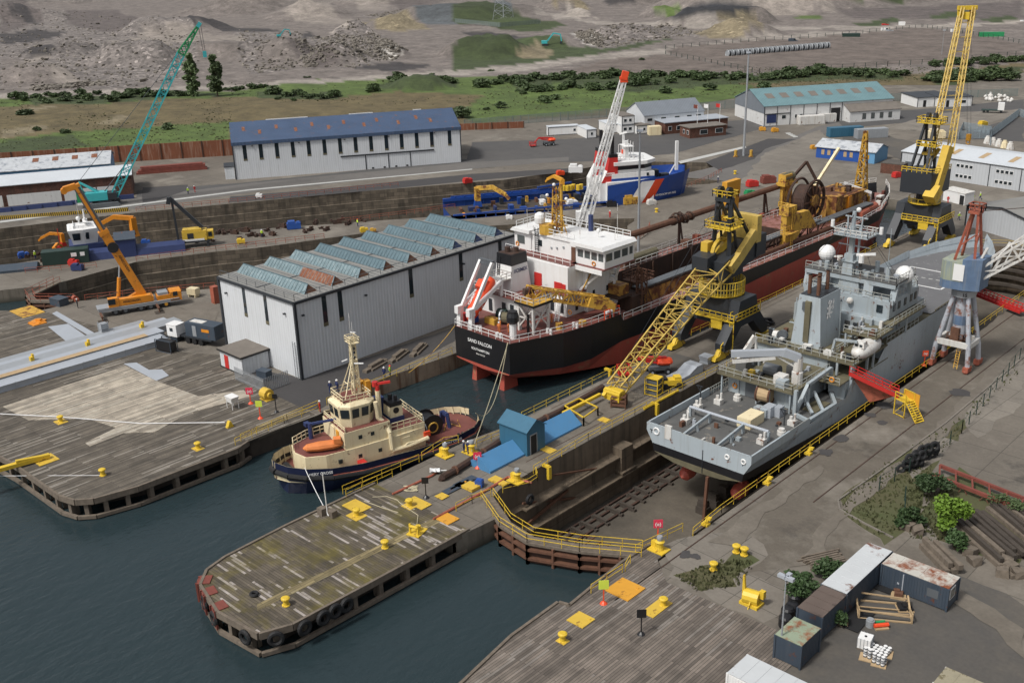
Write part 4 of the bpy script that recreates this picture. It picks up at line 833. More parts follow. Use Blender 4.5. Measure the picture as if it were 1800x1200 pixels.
fence('palisade_fence','blue grey palisade fence cornering round the dark yard',[G(1685,245),G(1740,243),G(1790,205),G(1820,212)],2.6,'palisb',3,.22,solid=.6)
fence('palisade_fence','short blue grey palisade pen beside the green roofed brick hut',[G(1684,246),G(1692,228),G(1742,236),G(1740,256)],2.4,'palisb',3,.22,solid=.6)
# --- teal roofed building and its neighbours
b=house('teal_roof_building','long white building with teal sheet roof and brown rooflights',(-183.5,315.4),55.4,47,24,6.5,10.6,'wwall','rooft','building',.35)
MB().profile([(0.02,4.1),(23.98,4.1),(23.98,6.48),(12,10.56),(.02,6.48)],-.08,.02).build('gable_cladding','roofs',b)
for i in range(8):
 x=3.2+i*5.3;k=4.1/12;MB().add([(x,4.6,6.5+4.6*k+.24),(x+2.7,4.6,6.5+4.6*k+.24),(x+2.7,8,6.5+8*k+.24),(x,8,6.5+8*k+.24)],[(0,1,2,3)]).build('skylight','asb',b)
for x in(0.1,4.7,9.4,14.2,19,23.8,28.2):MB().bb(x-.1,x+.1,-.1,.02,0,6.3).build('pilaster','dgrey',b)
MB().bb(1,4.4,-.08,.02,.9,3.7).build('shutter_door','navyl',b);MB().bb(24.2,27.6,-.09,.02,.1,4.6).build('doorway','black',b)
for x in(6.3,7.0,11.0):win(b,x,2.0,.9,1.3)
MB().bb(13,13.8,-.08,.02,.2,3.2).build('door','dgrey',b)
trim(b,[((0,-.1,3.9),(9.4,-.1,3.9))],.1)
b=house('whitewashed_store','low whitewashed store with brown cement roof and four dark windows',(-163.6,337),55.4,18.6,9,3.6,5.6,'wwall','asb','store',.3)
for x in(4.6,7.8,11,14.2):win(b,x,.9,1.3,1.9,frame='dgrey',pane='gl2')
b=house('grey_roof_building','white two storey building with plain grey pitched roof behind the brick office',(-210,284.5),62,22,14,5.2,8.6,'clad','roofs','building',.25)
for x in(1,6,11,15.5,19):win(b,x,3.3,2.0,1.1)
b=house('brick_office','low red brick office block with pale blue flat roof',(-201.5,284.3),62,23,8,3.6,3.6,'brick','lgalv','office',.3)
for x in(1.2,4.2):win(b,x,1.1,1.3,1.4)
MB().bb(6.4,7.5,-.06,.02,.05,2.3).build('door','white',b)
b=house('brick_office','small red brick office with brown roof and two wide white windows by the flagpoles',(-190.6,282.6),64,13.2,6.5,3.2,3.2,'brick','asb','office',.3)
for x in(3.6,9.2):win(b,x,1.0,2.8,1.5)
for y in(.8,3.2):win(b,y,1.1,1.2,1.3,face='l')
CAB=[('long white portable cabin lying lengthwise by the palisade fence',(-231.6,261),53,10.4,3,2.7,'f'),('white portable cabin turned end on with one window in its end',(-217.8,264.3),60,3.2,9.5,2.7,'e'),('white portable cabin parked end on behind the lattice jib',(-218,276),60,3.2,9.5,2.7,'e'),('ground floor cabin of the stacked white portable offices',(-213.3,276.8),62,4.4,9,2.8,'w'),('small lean-to white cabin with brown roof beside the stacked offices',(-209.4,279.8),60,5,5,2.6,'e')]
for lb,o,a,L_,D_,h_,k in CAB:
 b=house('portable_cabin',lb,o,a,L_,D_,h_,h_,'white','felt' if 'brown' in lb else 'roofw','cabin',.08)
 trim(b,[((0,-.05,0),(0,-.05,h_)),((L_,-.05,0),(L_,-.05,h_)),((0,-.05,.15),(L_,-.05,.15)),((0,-.05,h_),(L_,-.05,h_)),((-.05,D_,0),(-.05,D_,h_))],.07)
 if k=='f':win(b,8.4,1.0,1.0,1.0)
 elif k=='e':win(b,L_*.5-.4,1.0,.9,1.0)
 else:win(b,.5,1.1,1.3,1.1);win(b,2.3,1.1,1.3,1.1)
b=house('portable_cabin','upper cabin of the stacked white portable offices',(-213.3,276.8),62,4.4,9,2.7,2.7,'white','felt','cabin',.1);b.location.z=2.98
win(b,.6,.9,1.1,1.1);win(b,2.4,.9,1.1,1.1)
trim(b,[((0,-.05,.1),(4.4,-.05,.1)),((0,-.05,0),(0,-.05,2.7)),((4.4,-.05,0),(4.4,-.05,2.7))],.07)
# --- blue shed and the grey two-storey block on the quay
b=house('blue_shed','navy and light blue timber shed with patchy white roof',(-144.3,278),3,17.2,9,3.2,4.7,'blue','mixroof','shed',.4)
MB().bb(13.6,17.22,-.06,.02,.02,3.2).build('light_panel','lblue',b);MB().profile([(.02,0),(8.98,0),(8.98,3.2),(4.5,4.68),(.02,3.2)],17.2,17.26).build('gable_panel','lblue',b)
for x in(1.6,3.4,5.2,8.2,10.0):win(b,x,1.1,.9,1.4,frame='timberl',pane='timberl')
win(b,14.8,1.1,.9,1.2,frame='dor',pane='dor')
b=house('grey_office_block','pale grey clad two storey block with rows of white framed windows',(-116.9,272.8),-7.2,62,18,5.6,6.9,'cladr','roofw','building',.25)
for x in(15.4,25.8,34.5,45):
 for z in(1.0,3.6):
  for i in range(4):win(b,x+i*1.15,z,1.0,.95)
for x in(9.8,24.2,32.2,43):MB().bb(x-.09,x+.09,-.1,.02,0,5.5).build('downpipe','dgrey',b)
for i in range(6):
 x=12+i*7.6;k=1.3/9;MB().add([(x,2.4,5.6+2.4*k+.24),(x+1.4,2.4,5.6+2.4*k+.24),(x+1.4,6.8,5.6+6.8*k+.24),(x,6.8,5.6+6.8*k+.24)],[(0,1,2,3)]).build('skylight','timberl',b)
MB().bb(1.2,3.0,-.08,.02,.1,3.2).build('shutter_door','mgrey',b);trim(b,[((0,-.1,5.55),(62,-.1,5.55)),((0,-.08,0),(0,-.08,5.5))],.1)
b=house('dock_shed','pale grey corrugated shed with dark gable trim at the dry dock head',(-82.6,229.5),-25,19,32,4.6,4.6,'cladr','roofw','shed',.2)
bpy.data.objects.remove(b.children[0]);bpy.data.objects.remove(b.children[0])
MB().profx([(0,0),(19,0),(19,4.4),(9.5,5.9),(0,4.4)],0,32).build('wall','cladr',b)
MB().profx([(-.2,4.42),(9.5,5.95),(9.5,6.12),(-.2,4.6)],-.2,32.2).profx([(19.2,4.42),(9.5,5.95),(9.5,6.12),(19.2,4.6)],-.2,32.2).build('roof','roofg',b)
trim(b,[((-.1,-.25,4.5),(9.5,-.25,6.02)),((9.5,-.25,6.02),(19.1,-.25,4.5)),((0,-.08,0),(0,-.08,4.4))],.12)
b=house('site_hut','small white hut with its door open and red clothing inside on the quay',G2(1657,352),-20,6.3,3,2.6,2.8,'white','whited','hut',.1,True)
MB().bb(4.9,6.1,-.07,.02,.05,2.2).build('doorway','black',b)
b=house('low_brick_hut','low brick hut with long green felt roof behind the grey office block',G2(1658,282),-6,24,6,2.3,2.3,'brick','dgreen','hut',.2)
tag(b,'low brick hut with long dark green roof behind the grey office block')
b=house('brick_store','small red brick enclosure at the corner of the grey office block',G2(1547,304),4,6,5,2.6,2.6,'brick','yard','store',.0)
for lb,p,L_,D_ in(('white cabin with black roof and black door beside the beige fence',(1612,189),13,12),('white cabin with black roof partly behind the tall yellow jib',(1652,189),12,11)):
 g=G2(*p);b=house('flat_roof_cabin',lb,g,52 if L_==13 else 50,L_,D_,3.3,3.6,'white','dgrey','cabin',.3,True)
 MB().bb(2.2,3.3,-.07,.02,.05,2.4).build('door','black',b);win(b,7.5,1.1,2.2,1.2)
 trim(b,[((0,-.06,0),(0,-.06,3.2)),((L_,-.06,0),(L_,-.06,3.2)),((L_/2,-.06,0),(L_/2,-.06,3.2))],.08)
# --- hatch house and its covers on the pier (pump chamber)
b=house('hatch_house','dark blue sheet metal gabled stair house standing on the pier',(-86.9,86.5),90,4.6,4.3,3.4,4.5,'hutblue','hutblue','stair house',.2)
bpy.data.objects.remove(b.children[0]);bpy.data.objects.remove(b.children[0]);b.rotation_euler=(0,0,0);b.location=(-86.6,87.2,0)
MB().profile([(0,0),(3.4,0),(3.4,3.4),(1.7,4.5),(0,3.4)],0,4.8).build('wall','hutblue',b)
MB().profile([(-.2,3.3),(1.7,4.55),(1.7,4.67),(-.2,3.42)],-.2,5).profile([(3.6,3.3),(1.7,4.55),(1.7,4.67),(3.6,3.42)],-.2,5).build('roof','hutblue',b)
d_=MB().bb(4.78,4.86,.6,1.8,.05,2.7).build('doorway','black',b);MB().bar((4.84,.6,0),(4.84,.6,2.8),.1).bar((4.84,1.8,0),(4.84,1.8,2.8),.1).bar((4.84,.6,2.75),(4.84,1.8,2.75),.14).build('door_frame','galv',d_)
def wedge(label,x0,x1,y0,y1,z):return tag(MB().add([(x0,y0,0),(x1,y0,0),(x1,y1,0),(x0,y1,0),((x0+x1)/2,y0,z),((x0+x1)/2,y1,z),(x0,y0,.3),(x1,y0,.3),(x1,y1,.3),(x0,y1,.3)],[(0,1,7,6),(1,2,8,7),(2,3,9,8),(3,0,6,9),(6,7,4),(8,9,5),(7,8,5,4),(9,6,4,5),(0,3,2,1)]).build('hatch_cover','ramp',loc=(0,0,.02)),label,'hatch cover')
wedge('bright blue sloping hatch cover in front of the dark blue stair house',-86.3,-82.2,80.9,87.15,1.7);wedge('bright blue sloping hatch cover behind the dark blue stair house',-86.4,-82.2,90.65,98.5,1.9)
# ================================================================ SHIPS
def hull(name,parent,st,mats,bands,smooth=True,transom=None):
 """st: (y, [(half beam, z) keel..sheer]); bands: material index for each strip between profile points"""
 mb=MB();n=len(st[0][1]);V={}
 for s in(1,-1):
  b0=len(mb.v)
  for sec in st:
   for q in sec[1]:mb.v.append((s*q[0],sec[0]+(q[2]if len(q)>2 else 0),q[1]))
  for k in range(len(st)-1):
   for i in range(n-1):
    a=b0+k*n+i;mb.f.append([a,a+1,a+n+1,a+n]);mb.m.append(bands[i])
 for i in range(n-1):
  L_=len(st)*n;mb.f.append([i,i+1,L_+i+1,L_+i]);mb.m.append(bands[i])
 return mb.build(name,[M[m]for m in mats],parent,smooth=False)
def deck(name,parent,outline,z,mat,holes=()):
 mb=MB()
 pts=[(x,y)for x,y in outline];pol=pts+[(-x,y)for x,y in outline[::-1]]
 return MB().sheet([pol]+list(holes),z).build(name,mat,parent)
def lifering(t,x,y,z,ax):MB().ring((x,y,z),ax,.32,.09,12,5).build('life_ring','ora',t)
# ---------------------------------------------------------------- black and red dredger
F=thing('dredger_ship','large black and red dredger ship with white aft superstructure and rusty hopper','ship',(-106,103.6,0),R(-1.8))
ST=[(0,[(0,.5),(3,.7),(5.6,.9),(5.9,1.1),(6.0,6)]),(3,[(0,-1.7),(3.4,-1.1),(6.0,.0),(6.9,.9),(7.0,6)]),(8.6,[(0,-3.2),(4.6,-2.2),(7.8,-1.0),(8.8,.4),(8.8,6)]),(14,[(0,-4.2),(5,-3.2),(8.8,-1.6),(9.7,.4),(9.7,6)]),(20.6,[(0,-6),(7,-4.8),(9.6,-2.4),(10,1.4),(10,6)]),(21.2,[(0,-6),(7,-4.9),(9.7,-2.5),(10,1.4),(10,4.8)]),(33,[(0,-6.5),(8.8,-5.6),(10,-3.6),(10,1.0),(10,4.8)]),(60,[(0,-6.5),(8.8,-5.6),(10,-3.6),(10,2.3),(10,4.8)]),(95,[(0,-6.5),(8.8,-5.6),(10,-3.6),(10,3.4),(10,4.9)]),(108,[(0,-6.5),(6,-5),(7.6,-2.6),(8.6,3.2),(9,5.6)]),(116,[(0,-6.5),(3,-4),(4.6,-1.6),(5.8,3.2),(6.6,6.3)]),(121,[(0,-6),(1,-4),(1.9,-1.6),(2.9,3.2),(4.0,6.8)]),(124.4,[(0,-5),(.1,-3),(.15,-1),(.5,3.2,.4),(1.2,7,.8)])]
hull('hull',F,ST,['hullred','hullblk'],[0,0,0,1])
deck('aft_deck',F,[(5.9,.1),(7,3),(8.75,8.6),(9.65,14),(9.95,20.6)],5.98,'maroon')
deck('main_deck',F,[(9.95,20.7),(9.95,33),(9.95,95),(8.9,108),(6.5,116),(3.9,121),(1.1,124.9)],4.76,'pinkdeck',[[(-6,28),(-6,82),(5,82),(5,28)]])
MB().bb(-9.9,9.9,20.5,20.75,4.75,5.98).build('deck_step','white',F)
hp=MB().bb(-6.2,-6,28,82,-3,5.2).bb(5,5.2,28,82,-3,5.2).bb(-6.2,5.2,27.8,28,-3,5.2).bb(-6.2,5.2,82,82.2,-3,5.2).bb(-6,5,28,82,-3.2,-3)
for i in range(9):hp.bb(-6.05,-5.7,31+i*6,31.3+i*6,-3.05,5);hp.bb(4.7,5.05,31+i*6,31.3+i*6,-3.05,5)
hp=hp.build('hopper','drust',F)
MB().rail([(6.0,.1,6),(7,3,6),(8.75,8.6,6),(9.65,14,6),(9.95,20.4,6)],1.1,.034,1.8).rail([(-6.0,.1,6),(6.0,.1,6)],1.1,.034,1.5).rail([(-6,.1,6),(-7,3,6),(-8.75,8.6,6)],1.1,.034,1.8).build('aft_rail','white',F)
MB().rail([(9.9,21.4,4.8),(9.9,33,4.8),(9.9,95,4.8),(8.9,108,5.2)],1.1,.034,2.4).build('side_rail','white',F)
MB().rail([(-9.9,21.4,4.8),(-9.9,95,4.8)],1.1,.034,2.4).rail([(-6.3,27,4.9),(-6.3,100,4.9)],1.3,.05,1.6).build('far_rail','whited',F)
h1=MB().bb(-8.5,.4,8,24,5.98,9.5).bb(.4,4.6,14,24,5.98,9.5).build('deckhouse','white',F)
for x in(-6.6,-3.6,-1.8):MB().bb(x,x+.8,7.93,8.02,6.3,8.3).build('door','dgrey',h1)
for y in(16,18.4,21):MB().bb(4.55,4.66,y,y+.6,6.6,8.2).build('window','glass',h1)
for x in(1.2,3.2):MB().bb(x,x+.75,13.93,14.02,6.5,8.3).build('door','dgrey',h1)
MB().bb(-9.2,.9,7.2,14.2,9.5,9.66).bb(-9.2,5.2,13.6,24.4,9.5,9.66).build('boat_deck','maroon',F)
MB().rail([(-9.1,14,9.66),(-9.1,7.3,9.66),(.8,7.3,9.66),(.8,13.6,9.66)],1.05,.034,1.4).build('boat_deck_rail','white',F)
MB().bb(-9.1,-8.9,7.3,7.5,6,9.5).bb(-9.1,-8.9,13,13.2,6,9.5).build('pillar','white',F)
h2=MB().bb(-6.5,4.5,14.4,24,9.66,13.9).bb(-1,5.4,18,24,5.98,13.9).build('accommodation','white',F)
for x,w_,h in((-2.6,1.6,2.2),(1.7,1.6,1.5),(3.4,.7,1.4)):MB().bb(x,x+w_,14.3,14.42,9.7,9.7+h).build('door','red',h2)
for y,z in((19.2,11.8),(19.2,8.4),(22.5,11.8),(22.5,8.4)):MB().bb(5.34,5.46,y,y+.5,z,z+.9).build('window','glass',h2)
mb=MB().bar((4.6,17,9.8),(8.5,19.5,13.7),.35).bar((5.4,23.5,7),(7.5,23.5,13.7),.3)
for k in range(6):mb.bb(5.3,6.4-.1*(k%2),23.2,24.2,6.2+k*1.25,6.9+k*1.25)
mb.build('wing_support','white',h2)
MB().bb(-9.8,4.5,15.0,24.2,13.9,14.06).bb(3.5,9.9,16.2,24.2,13.9,14.06).build('bridge_deck','maroon',F)
MB().rail([(-9.7,15.1,14.06),(4.4,15.1,14.06)],1.05,.034,1.5).build('bridge_deck_rail','white',F)
MB().bb(-9.7,4.4,15.0,15.06,13.5,14.0).bb(3.5,9.9,16.1,16.2,13.3,14.05).build('bridge_apron','white',F)
br=MB().bb(-6,4,17.4,24,14.06,17).build('bridge','white',F)
wb=MB().bb(4,9.7,17,24,14.06,15.1).bb(4,9.7,17,24,16.35,17).build('bridge_wing','white',F);MB().bb(4,9.62,17.08,23.9,15.1,16.35).build('window_band','gl2',wb)
mb=MB()
for x in(4.0,5.4,6.8,8.2,9.5):mb.bb(x,x+.25,16.98,17.1,15.1,16.35)
for y in(17.0,18.9,20.8,22.6,23.8):mb.bb(9.55,9.72,y,y+.3,15.1,16.35)
mb.build('window_mullion','white',wb)
wb=MB().bb(-9.7,-6,17.2,24,14.06,17).build('bridge_wing','white',F);MB().bb(-9,-7.4,17.12,17.22,15.0,16.3).build('window','gl2',wb)
MB().bb(2.6,3.5,17.34,17.44,14.1,16.3).build('door','rust',br);MB().bb(-4.4,-3.7,17.33,17.42,15.2,16.2).build('window','glass',br)
for x in(-1.6,-.4,1.0):MB().box(x,17.35,15.5+.3*math.sin(x),.3,.2,.3).build('lamp','galv',br)
mb=MB();mb.profx([(3.4,17.0),(10.1,17.0),(10.1,17.08),(9.6,17.55),(3.4,17.55)],16.2,24.3);mb.profx([(-10.1,17.0),(-5.8,17.0),(-5.8,17.55),(-9.6,17.55),(-10.1,17.08)],16.6,24.3);mb.bb(-5.8,3.4,17.2,24.3,17.0,17.3)
mb.build('bridge_roof','white',F)
MB().rail([(-5.6,17.4,17.3),(3.2,17.4,17.3)],1.0,.04,1.5).rail([(-9,24,17.5),(9,24,17.5)],1.0,.04,1.5).rail([(-9.4,17.4,17.5),(-9.4,23.8,17.5)],1.0,.04,1.5).build('roof_rail','white',F)
MB().ladder((-4.6,17.1,9.7),(-4.6,17.1,18.2),.7,(1,0,0),.05).build('ladder','dgrey',F)
fn=MB().taper(-4.5,11.3,9.66,4.0,4.4,4.2,3.3,3.5).build('funnel','white',F)
MB().taper(-4.5,11.3,13.86,3.36,3.56,1.7,3.2,3.4).build('funnel_top','hullblk',fn);MB().bb(-5.9,-3.1,9.8,12.8,15.5,15.6).cyl(-4.9,10.8,15.4,.45,1.0,8).cyl(-3.9,11.8,15.4,.35,.9,8).build('exhaust','drust',fn)
text('lettering','//CEMEX',1.0,'navyl',fn,(-2.62,11.35,12.7),(R(84),0,R(90)),width=3.0)
MB().ladder((-5.6,9.2,9.7),(-5.6,9.5,15),.5,(1,0,0),.05).build('ladder','dgrey',fn)
ms=MB().cyl(-3.2,18.0,17.3,1.2,1.5,12).build('mast_pedestal','yelo',F)
mt=MB().lattice((-2.5,19.6,17.3),(-2.5,19.6,24.6),1.1,1.1,.7,.7,(1,0,0),8,.09,.05).bar((-1.4,19.6,17.3),(-1.4,19.6,25.2),.3).bar((-4.6,19.6,22.6),(-.3,19.6,22.6),.14).bar((-4,19.6,20.2),(-.8,19.6,20.2),.14).bar((-4.2,19.6,17.3),(-2.8,19.6,20.5),.14).bar((-.3,19.6,17.3),(-1.6,19.6,20.5),.14).bb(-3.8,-1.0,18.9,20.6,18.4,18.5).build('mast','yelo',F)
for x,z in((-4.5,22.7),(-.4,22.7),(-3,24.6)):MB().ball(x,19.6,z+.3,.28,8,6).build('mast_lamp','white',mt)
MB().cyl(-4.6,17.9,17.3,.14,1.6,6).build('dome_post','white',F);MB().lathe(-4.6,17.9,[(.5,0),(.85,.2),(.9,1.0),(.75,1.55),(.3,1.85),(.02,1.9)],12,18.7).build('radar_dome','white',F)
MB().cyl(5.4,20.6,17.5,.05,1.0,5).ball(5.4,20.6,18.7,.35,8,6).build('small_dome','white',F);MB().cyl(1.2,23.6,17.3,.4,2.6,8).build('blue_vent','navyl',F)
for x,y,h in((-7.5,18,3.2),(7.6,22.5,5.5),(8.4,21,1.8),(3.6,18.3,1.6),(-6.6,22,2.4)):MB().cyl(x,y,17.4,.045,h,4).build('aerial','whited',F)
mb=MB()
for x in(-5.5,-2.9):
 mb.bar((x,.7,5.9),(x-.05,.9,8.6),.62,.8);mb.bar((x,.9,8.4),(x,5.6,15.4),.42,.5);mb.bar((x,1.6,9.0),(x,7.4,12.0),.5,.55);mb.bar((x,7.3,9.6),(x,7.3,12.0),.35)
 mb.box(x-.1,.75,8.0,.8,1.2,1.2);mb.bar((x,.8,6),(x+.3,2.4,6),.5)
mb.build('lifeboat_ramp','white',F)
MB().bar((-5.7,5.6,15.4),(-2.7,5.6,15.4),.5).bar((-5.2,5.3,15.0),(-3.2,5.3,15.0),.3).build('ramp_crossbar','mgrey',F)
MB().bb(-5.6,-2.8,7.2,9.4,11.9,12.02).rail([(-5.6,7.2,12),(-5.6,9.4,12),(-2.8,9.4,12),(-2.8,7.2,12)],1.0,.04,1).build('embarkation_platform','whited',F)
lb=thing('lifeboat','orange enclosed lifeboat hanging nose down on the white stern ramp of the dredger','lifeboat');lb.matrix_world=F.matrix_basis@Matrix.Translation((-4.2,4.0,9.75))@Matrix.Rotation(R(48),4,'X')
secs=[]
for y,k in((-3.9,.15),(-3.4,.62),(-2.2,.95),(0,1.0),(2,1.0),(3.2,.92),(3.6,.7)):secs.append([(k*1.2*math.cos(a),y,k*1.05*math.sin(a)+.1)for a in(i*math.pi/6 for i in range(12))])
MB().loft(secs,True).build('hull','redo',lb,smooth=True);MB().taper(0,1.9,.9,1.7,1.9,.8,1.3,1.2).build('wheelhouse','redo',lb)
for x in(-.45,.25):MB().bb(x,x+.3,.9,.98,1.25,1.55).build('window','glass',lb)
for i in range(5):MB().bb(1.16,1.23,-2.4+i,-1.9+i,-.1,.02).build('reflective_tape','white',lb)
text('lettering','CEMEX',.8,'white',lb,(-.3,-.8,1.16),(0,0,R(90)),width=2.0)
pl=MB()
for x in(2.9,5.9):
 for y in(5.2,8.4):pl.bar((x,y,5.98),(x,y,10.3),.34)
for a,b in(((2.9,5.2),(5.9,5.2)),((5.9,5.2),(5.9,8.4)),((2.9,5.2),(2.9,8.4))):pl.bar((*a,6.6),(*b,10.0),.18);pl.bar((*b,6.6),(*a,10.0),.18);pl.bar((*a,8.2),(*b,8.2),.18)
pl.bar((2.9,8.4,8.2),(5.9,8.4,8.2),.18).build('platform_legs','whited',F)
MB().bb(2.4,6.5,4.7,8.9,10.3,10.62).build('platform','hullblk',F);MB().bb(2.5,6.4,4.8,8.8,10.63,10.68).build('platform_floor','yelo',F);MB().rail([(2.5,4.8,10.68),(6.4,4.8,10.68),(6.4,8.8,10.68)],1.0,.04,1.2).build('platform_rail','whited',F)
bm_=MB().cyl(3.6,6.8,10.68,.8,.9,10).lattice((3.4,6.6,11.9),(8.4,18.8,8.0),1.3,1.5,1.5,1.7,(1,-.4,0),12,.13,.08).build('unloading_boom','yelo',F)
MB().bar((7.4,15.6,8.9),(9.2,19.6,7.3),1.9,1.5).build('boom_chute','yelo',F);MB().bar((3.2,6.0,11.9),(3.8,7.4,11.7),.9).build('boom_drive','drust',F)
MB().bar((5.5,16.2,9.4),(6.0,19.0,13.6),.16).build('boom_stay','yelo',F)
MB().cyl(4.6,2.2,5.98,.55,2.5,12).build('mooring_vent','white',F);MB().lathe(4.6,2.2,[(.6,0),(.95,.35),(.95,1.1),(.75,1.7),(.75,1.9)],12,8.3).build('vent_cowl','hullblk',F)
MB().cyl(2.7,5.6,5.98,.3,3.4,8).lathe(2.7,5.6,[(.5,0),(.5,.3)],10,9.3).build('vent_pipe','whited',F);MB().cyl(5.4,4.6,5.98,.22,3.2,6).build('vent_pipe','hullblk',F)
wn=MB().tube((-1.2,5.6,7),(1.0,6.2,7),.85,12).build('winch_drum','greym',F);MB().tube((-1.4,5.5,7),(-1.2,5.6,7),1.15,12).tube((1.0,6.2,7),(1.2,6.25,7),1.15,12).build('winch_flange','galv',wn)
MB().tube((-3.2,6.8,6.9),(-1.6,7.0,6.9),.8,10).box(-2.4,6.9,5.98,2.2,1.2,.5).build('mooring_winch','dgreen',F)
MB().box(-2.4,4.6,5.98,2.2,1.2,.9).build('deck_locker','yelo',F);MB().box(-5.2,3.2,5.98,1.3,1.2,1.4).build('deck_locker','blue',F);MB().box(-6.1,2.2,5.98,.9,.8,1.5).build('deck_locker','red',F)
for x,y in((7.4,7.0),(8.6,11.5),(-1.5,.9),(2.9,.9)):MB().cyl(x-.35,y,5.98,.22,.75,8).cyl(x+.35,y,5.98,.22,.75,8).build('mooring_bitt','white',F)
MB().cyl(7.3,9.3,5.98,.55,1.1,10).build('capstan','yelo',F);MB().cyl(8.4,13.4,5.98,.6,.6,10).build('capstan','yelo',F)
MB().ladder((4.8,11.4,6),(3.6,13.6,9.5),.8,(1,0,0),.07,.3).build('stair','white',F);lifering(F,5.6,13.6,7.2,(0,1,0));lifering(F,7.6,16.9,14.6,(0,1,0));lifering(F,-9.0,17.1,14.8,(0,1,0))
for y in(16.8,19.0):MB().bar((9.9,y,6),(9.9,y,7.5),.12).bar((9.9,y+1.3,6),(9.9,y+1.3,7.5),.12).bar((9.9,y,7.5),(9.9,y+1.3,7.5),.12).bar((9.9,y,6.8),(9.9,y+1.3,6.8),.12).build('gate_frame','redo',F)
MB().tube((9.6,17.5,7.0),(9.6,18.7,7.0),.33,10).build('liferaft_canister','white',F)
text('ship_name','SAND FALCON',1.15,'white',F,(-.4,-.04,4.3),(R(90),0,0),width=5.2);text('ship_name','SOUTHAMPTON',.75,'white',F,(-.3,-.04,3.2),(R(90),0,0),width=3.9);text('ship_name','IMO 9151539',.4,'whited',F,(-.3,-.04,2.55),(R(90),0,0),width=1.9)
for x in(-3.2,2.9):MB().taper(x,2.6,-4.5,1.2,3.4,4.6,.8,2.4).build('rudder','hullred',F);MB().tube((x,5.5,-3.2),(x,14,-2.6),.4,8).build('propeller_shaft','hullred',F)
MB().tube((-9.6,34,9.7),(-9.6,104,9.9),.62,10).build('suction_pipe','rust',F)
for y in(38,62,92):MB().bar((-9.6,y,4.8),(-9.6,y,9.2),.4).bar((-8.6,y,4.8),(-9.4,y,9.2),.25).build('pipe_trestle','drust',F)
mb=MB()
for k in range(7):mb.ring((-9.6,60+k*.9,9.9+.5*math.sin(k)),(rnd.uniform(-1,1),1,rnd.uniform(-.4,.4)),.85,.2,10,4)
mb.build('pipe_flange','drust',F)
MB().bb(5.4,7.2,29,86,7.3,7.5).build('conveyor_belt','mgrey',F);mb=MB()
for y in range(29,87,4):mb.bar((5.4,y,4.8),(5.4,y,7.4),.2);mb.bar((7.2,y,4.8),(7.2,y,7.4),.2);mb.bar((5.4,y,5),(5.4,y+4,7.3),.14);mb.bar((7.2,y,5),(7.2,y+4,7.3),.14)
mb.bb(5.3,7.3,29,86,7.0,7.3).build('conveyor_frame','drust',F);MB().rail([(7.25,50,7.5),(7.25,86,7.5)],.9,.04,2).build('conveyor_rail','whited',F)
MB().bb(5.3,7.3,29,58,4.8,6.9).build('conveyor_casing','ocr',F)
MB().tube((8.0,46,5.6),(8.0,96,5.6),.36,8).build('deck_pipe','rust',F)
hb=MB().box(7.2,26.5,4.8,3.2,3,2.6).box(6.8,23.6,7.6,3.2,3.4,.25).build('discharge_house','drust',F);MB().box(6.6,24.0,7.9,2.6,2.2,1.6).build('motor_box','ocr',hb)
mb=MB()
for a in((5.2,27),(8.2,27),(8.2,31),(5.2,31)):mb.bar((*a,4.8),(6.7,29,11.2),.2)
mb.bb(5,8.4,27,31,9.0,9.12).rail([(5,27,9.1),(8.4,27,9.1),(8.4,31,9.1),(5,31,9.1)],1.1,.05,1.5,closed=True).lattice((8.6,27.5,4.8),(8.6,27.5,11.4),1.2,1.2,1.2,1.2,(1,0,0),5,.07,.05).build('hopper_tower','rust',F)
for i in range(14):
 y=34+i*4.6;MB().box(-7.9+rnd.uniform(-.6,.6),y,4.8,rnd.uniform(.6,1.6),rnd.uniform(.6,2.2),rnd.uniform(.5,1.5)).build('deck_valve',M[rnd.choice(['rust','ocr','redr','pinkdeck','whited'])],F)
MB().tube((-7.6,44,6.0),(-7.6,52,6.0),.8,10).build('deck_tank','greym',F)
W0=Vector((2.0,88.7,10.3));mb=MB().ring(W0+Vector((1.7,0,0)),(1,0,0),4.1,.28,28,5).ring(W0+Vector((-1.7,0,0)),(1,0,0),4.1,.28,28,5).ring(W0+Vector((1.7,0,0)),(1,0,0),3.6,.14,28,4)
mb.tube(W0+Vector((-1.6,0,0)),W0+Vector((1.6,0,0)),3.0,24).build('reel_wheel','drust',F);sp=MB()
for k in range(10):a=k*math.pi/5;d=Vector((0,math.cos(a),math.sin(a)));sp.bar(W0+Vector((1.85,0,0))+d*.9,W0+Vector((1.75,0,0))+d*4.1,.34,.25)
sp.build('reel_spoke','rust',F);MB().tube(W0+Vector((1.5,0,0)),W0+Vector((2.3,0,0)),1.25,14).build('reel_hub','ocr',F)
MB().bar(W0+Vector((-2.4,-3,-5.5)),W0+Vector((-2.2,0,0)),.6).bar(W0+Vector((-2.4,3,-5.5)),W0+Vector((-2.2,0,0)),.6).build('reel_stand','drust',F)
wh=MB().bb(-2,5.2,96.5,107,4.8,9.4).bb(3.4,5.6,94.6,97.5,4.8,10.2).bb(-2.3,5.5,96.2,107.3,9.4,9.6).build('winch_house','ocr',F)
MB().bb(-1.6,4.8,97.2,106.4,9.61,9.7).build('winch_house_top','rust',wh)
mb=MB()
for k in range(7):mb.bb(5.15,5.3,97+k*1.4,97.2+k*1.4,5,9.3)
mb.build('stiffener','ocr',wh);MB().bb(5.1,5.7,99.6,100.8,6.0,9.4).build('door_panel','ora',wh)
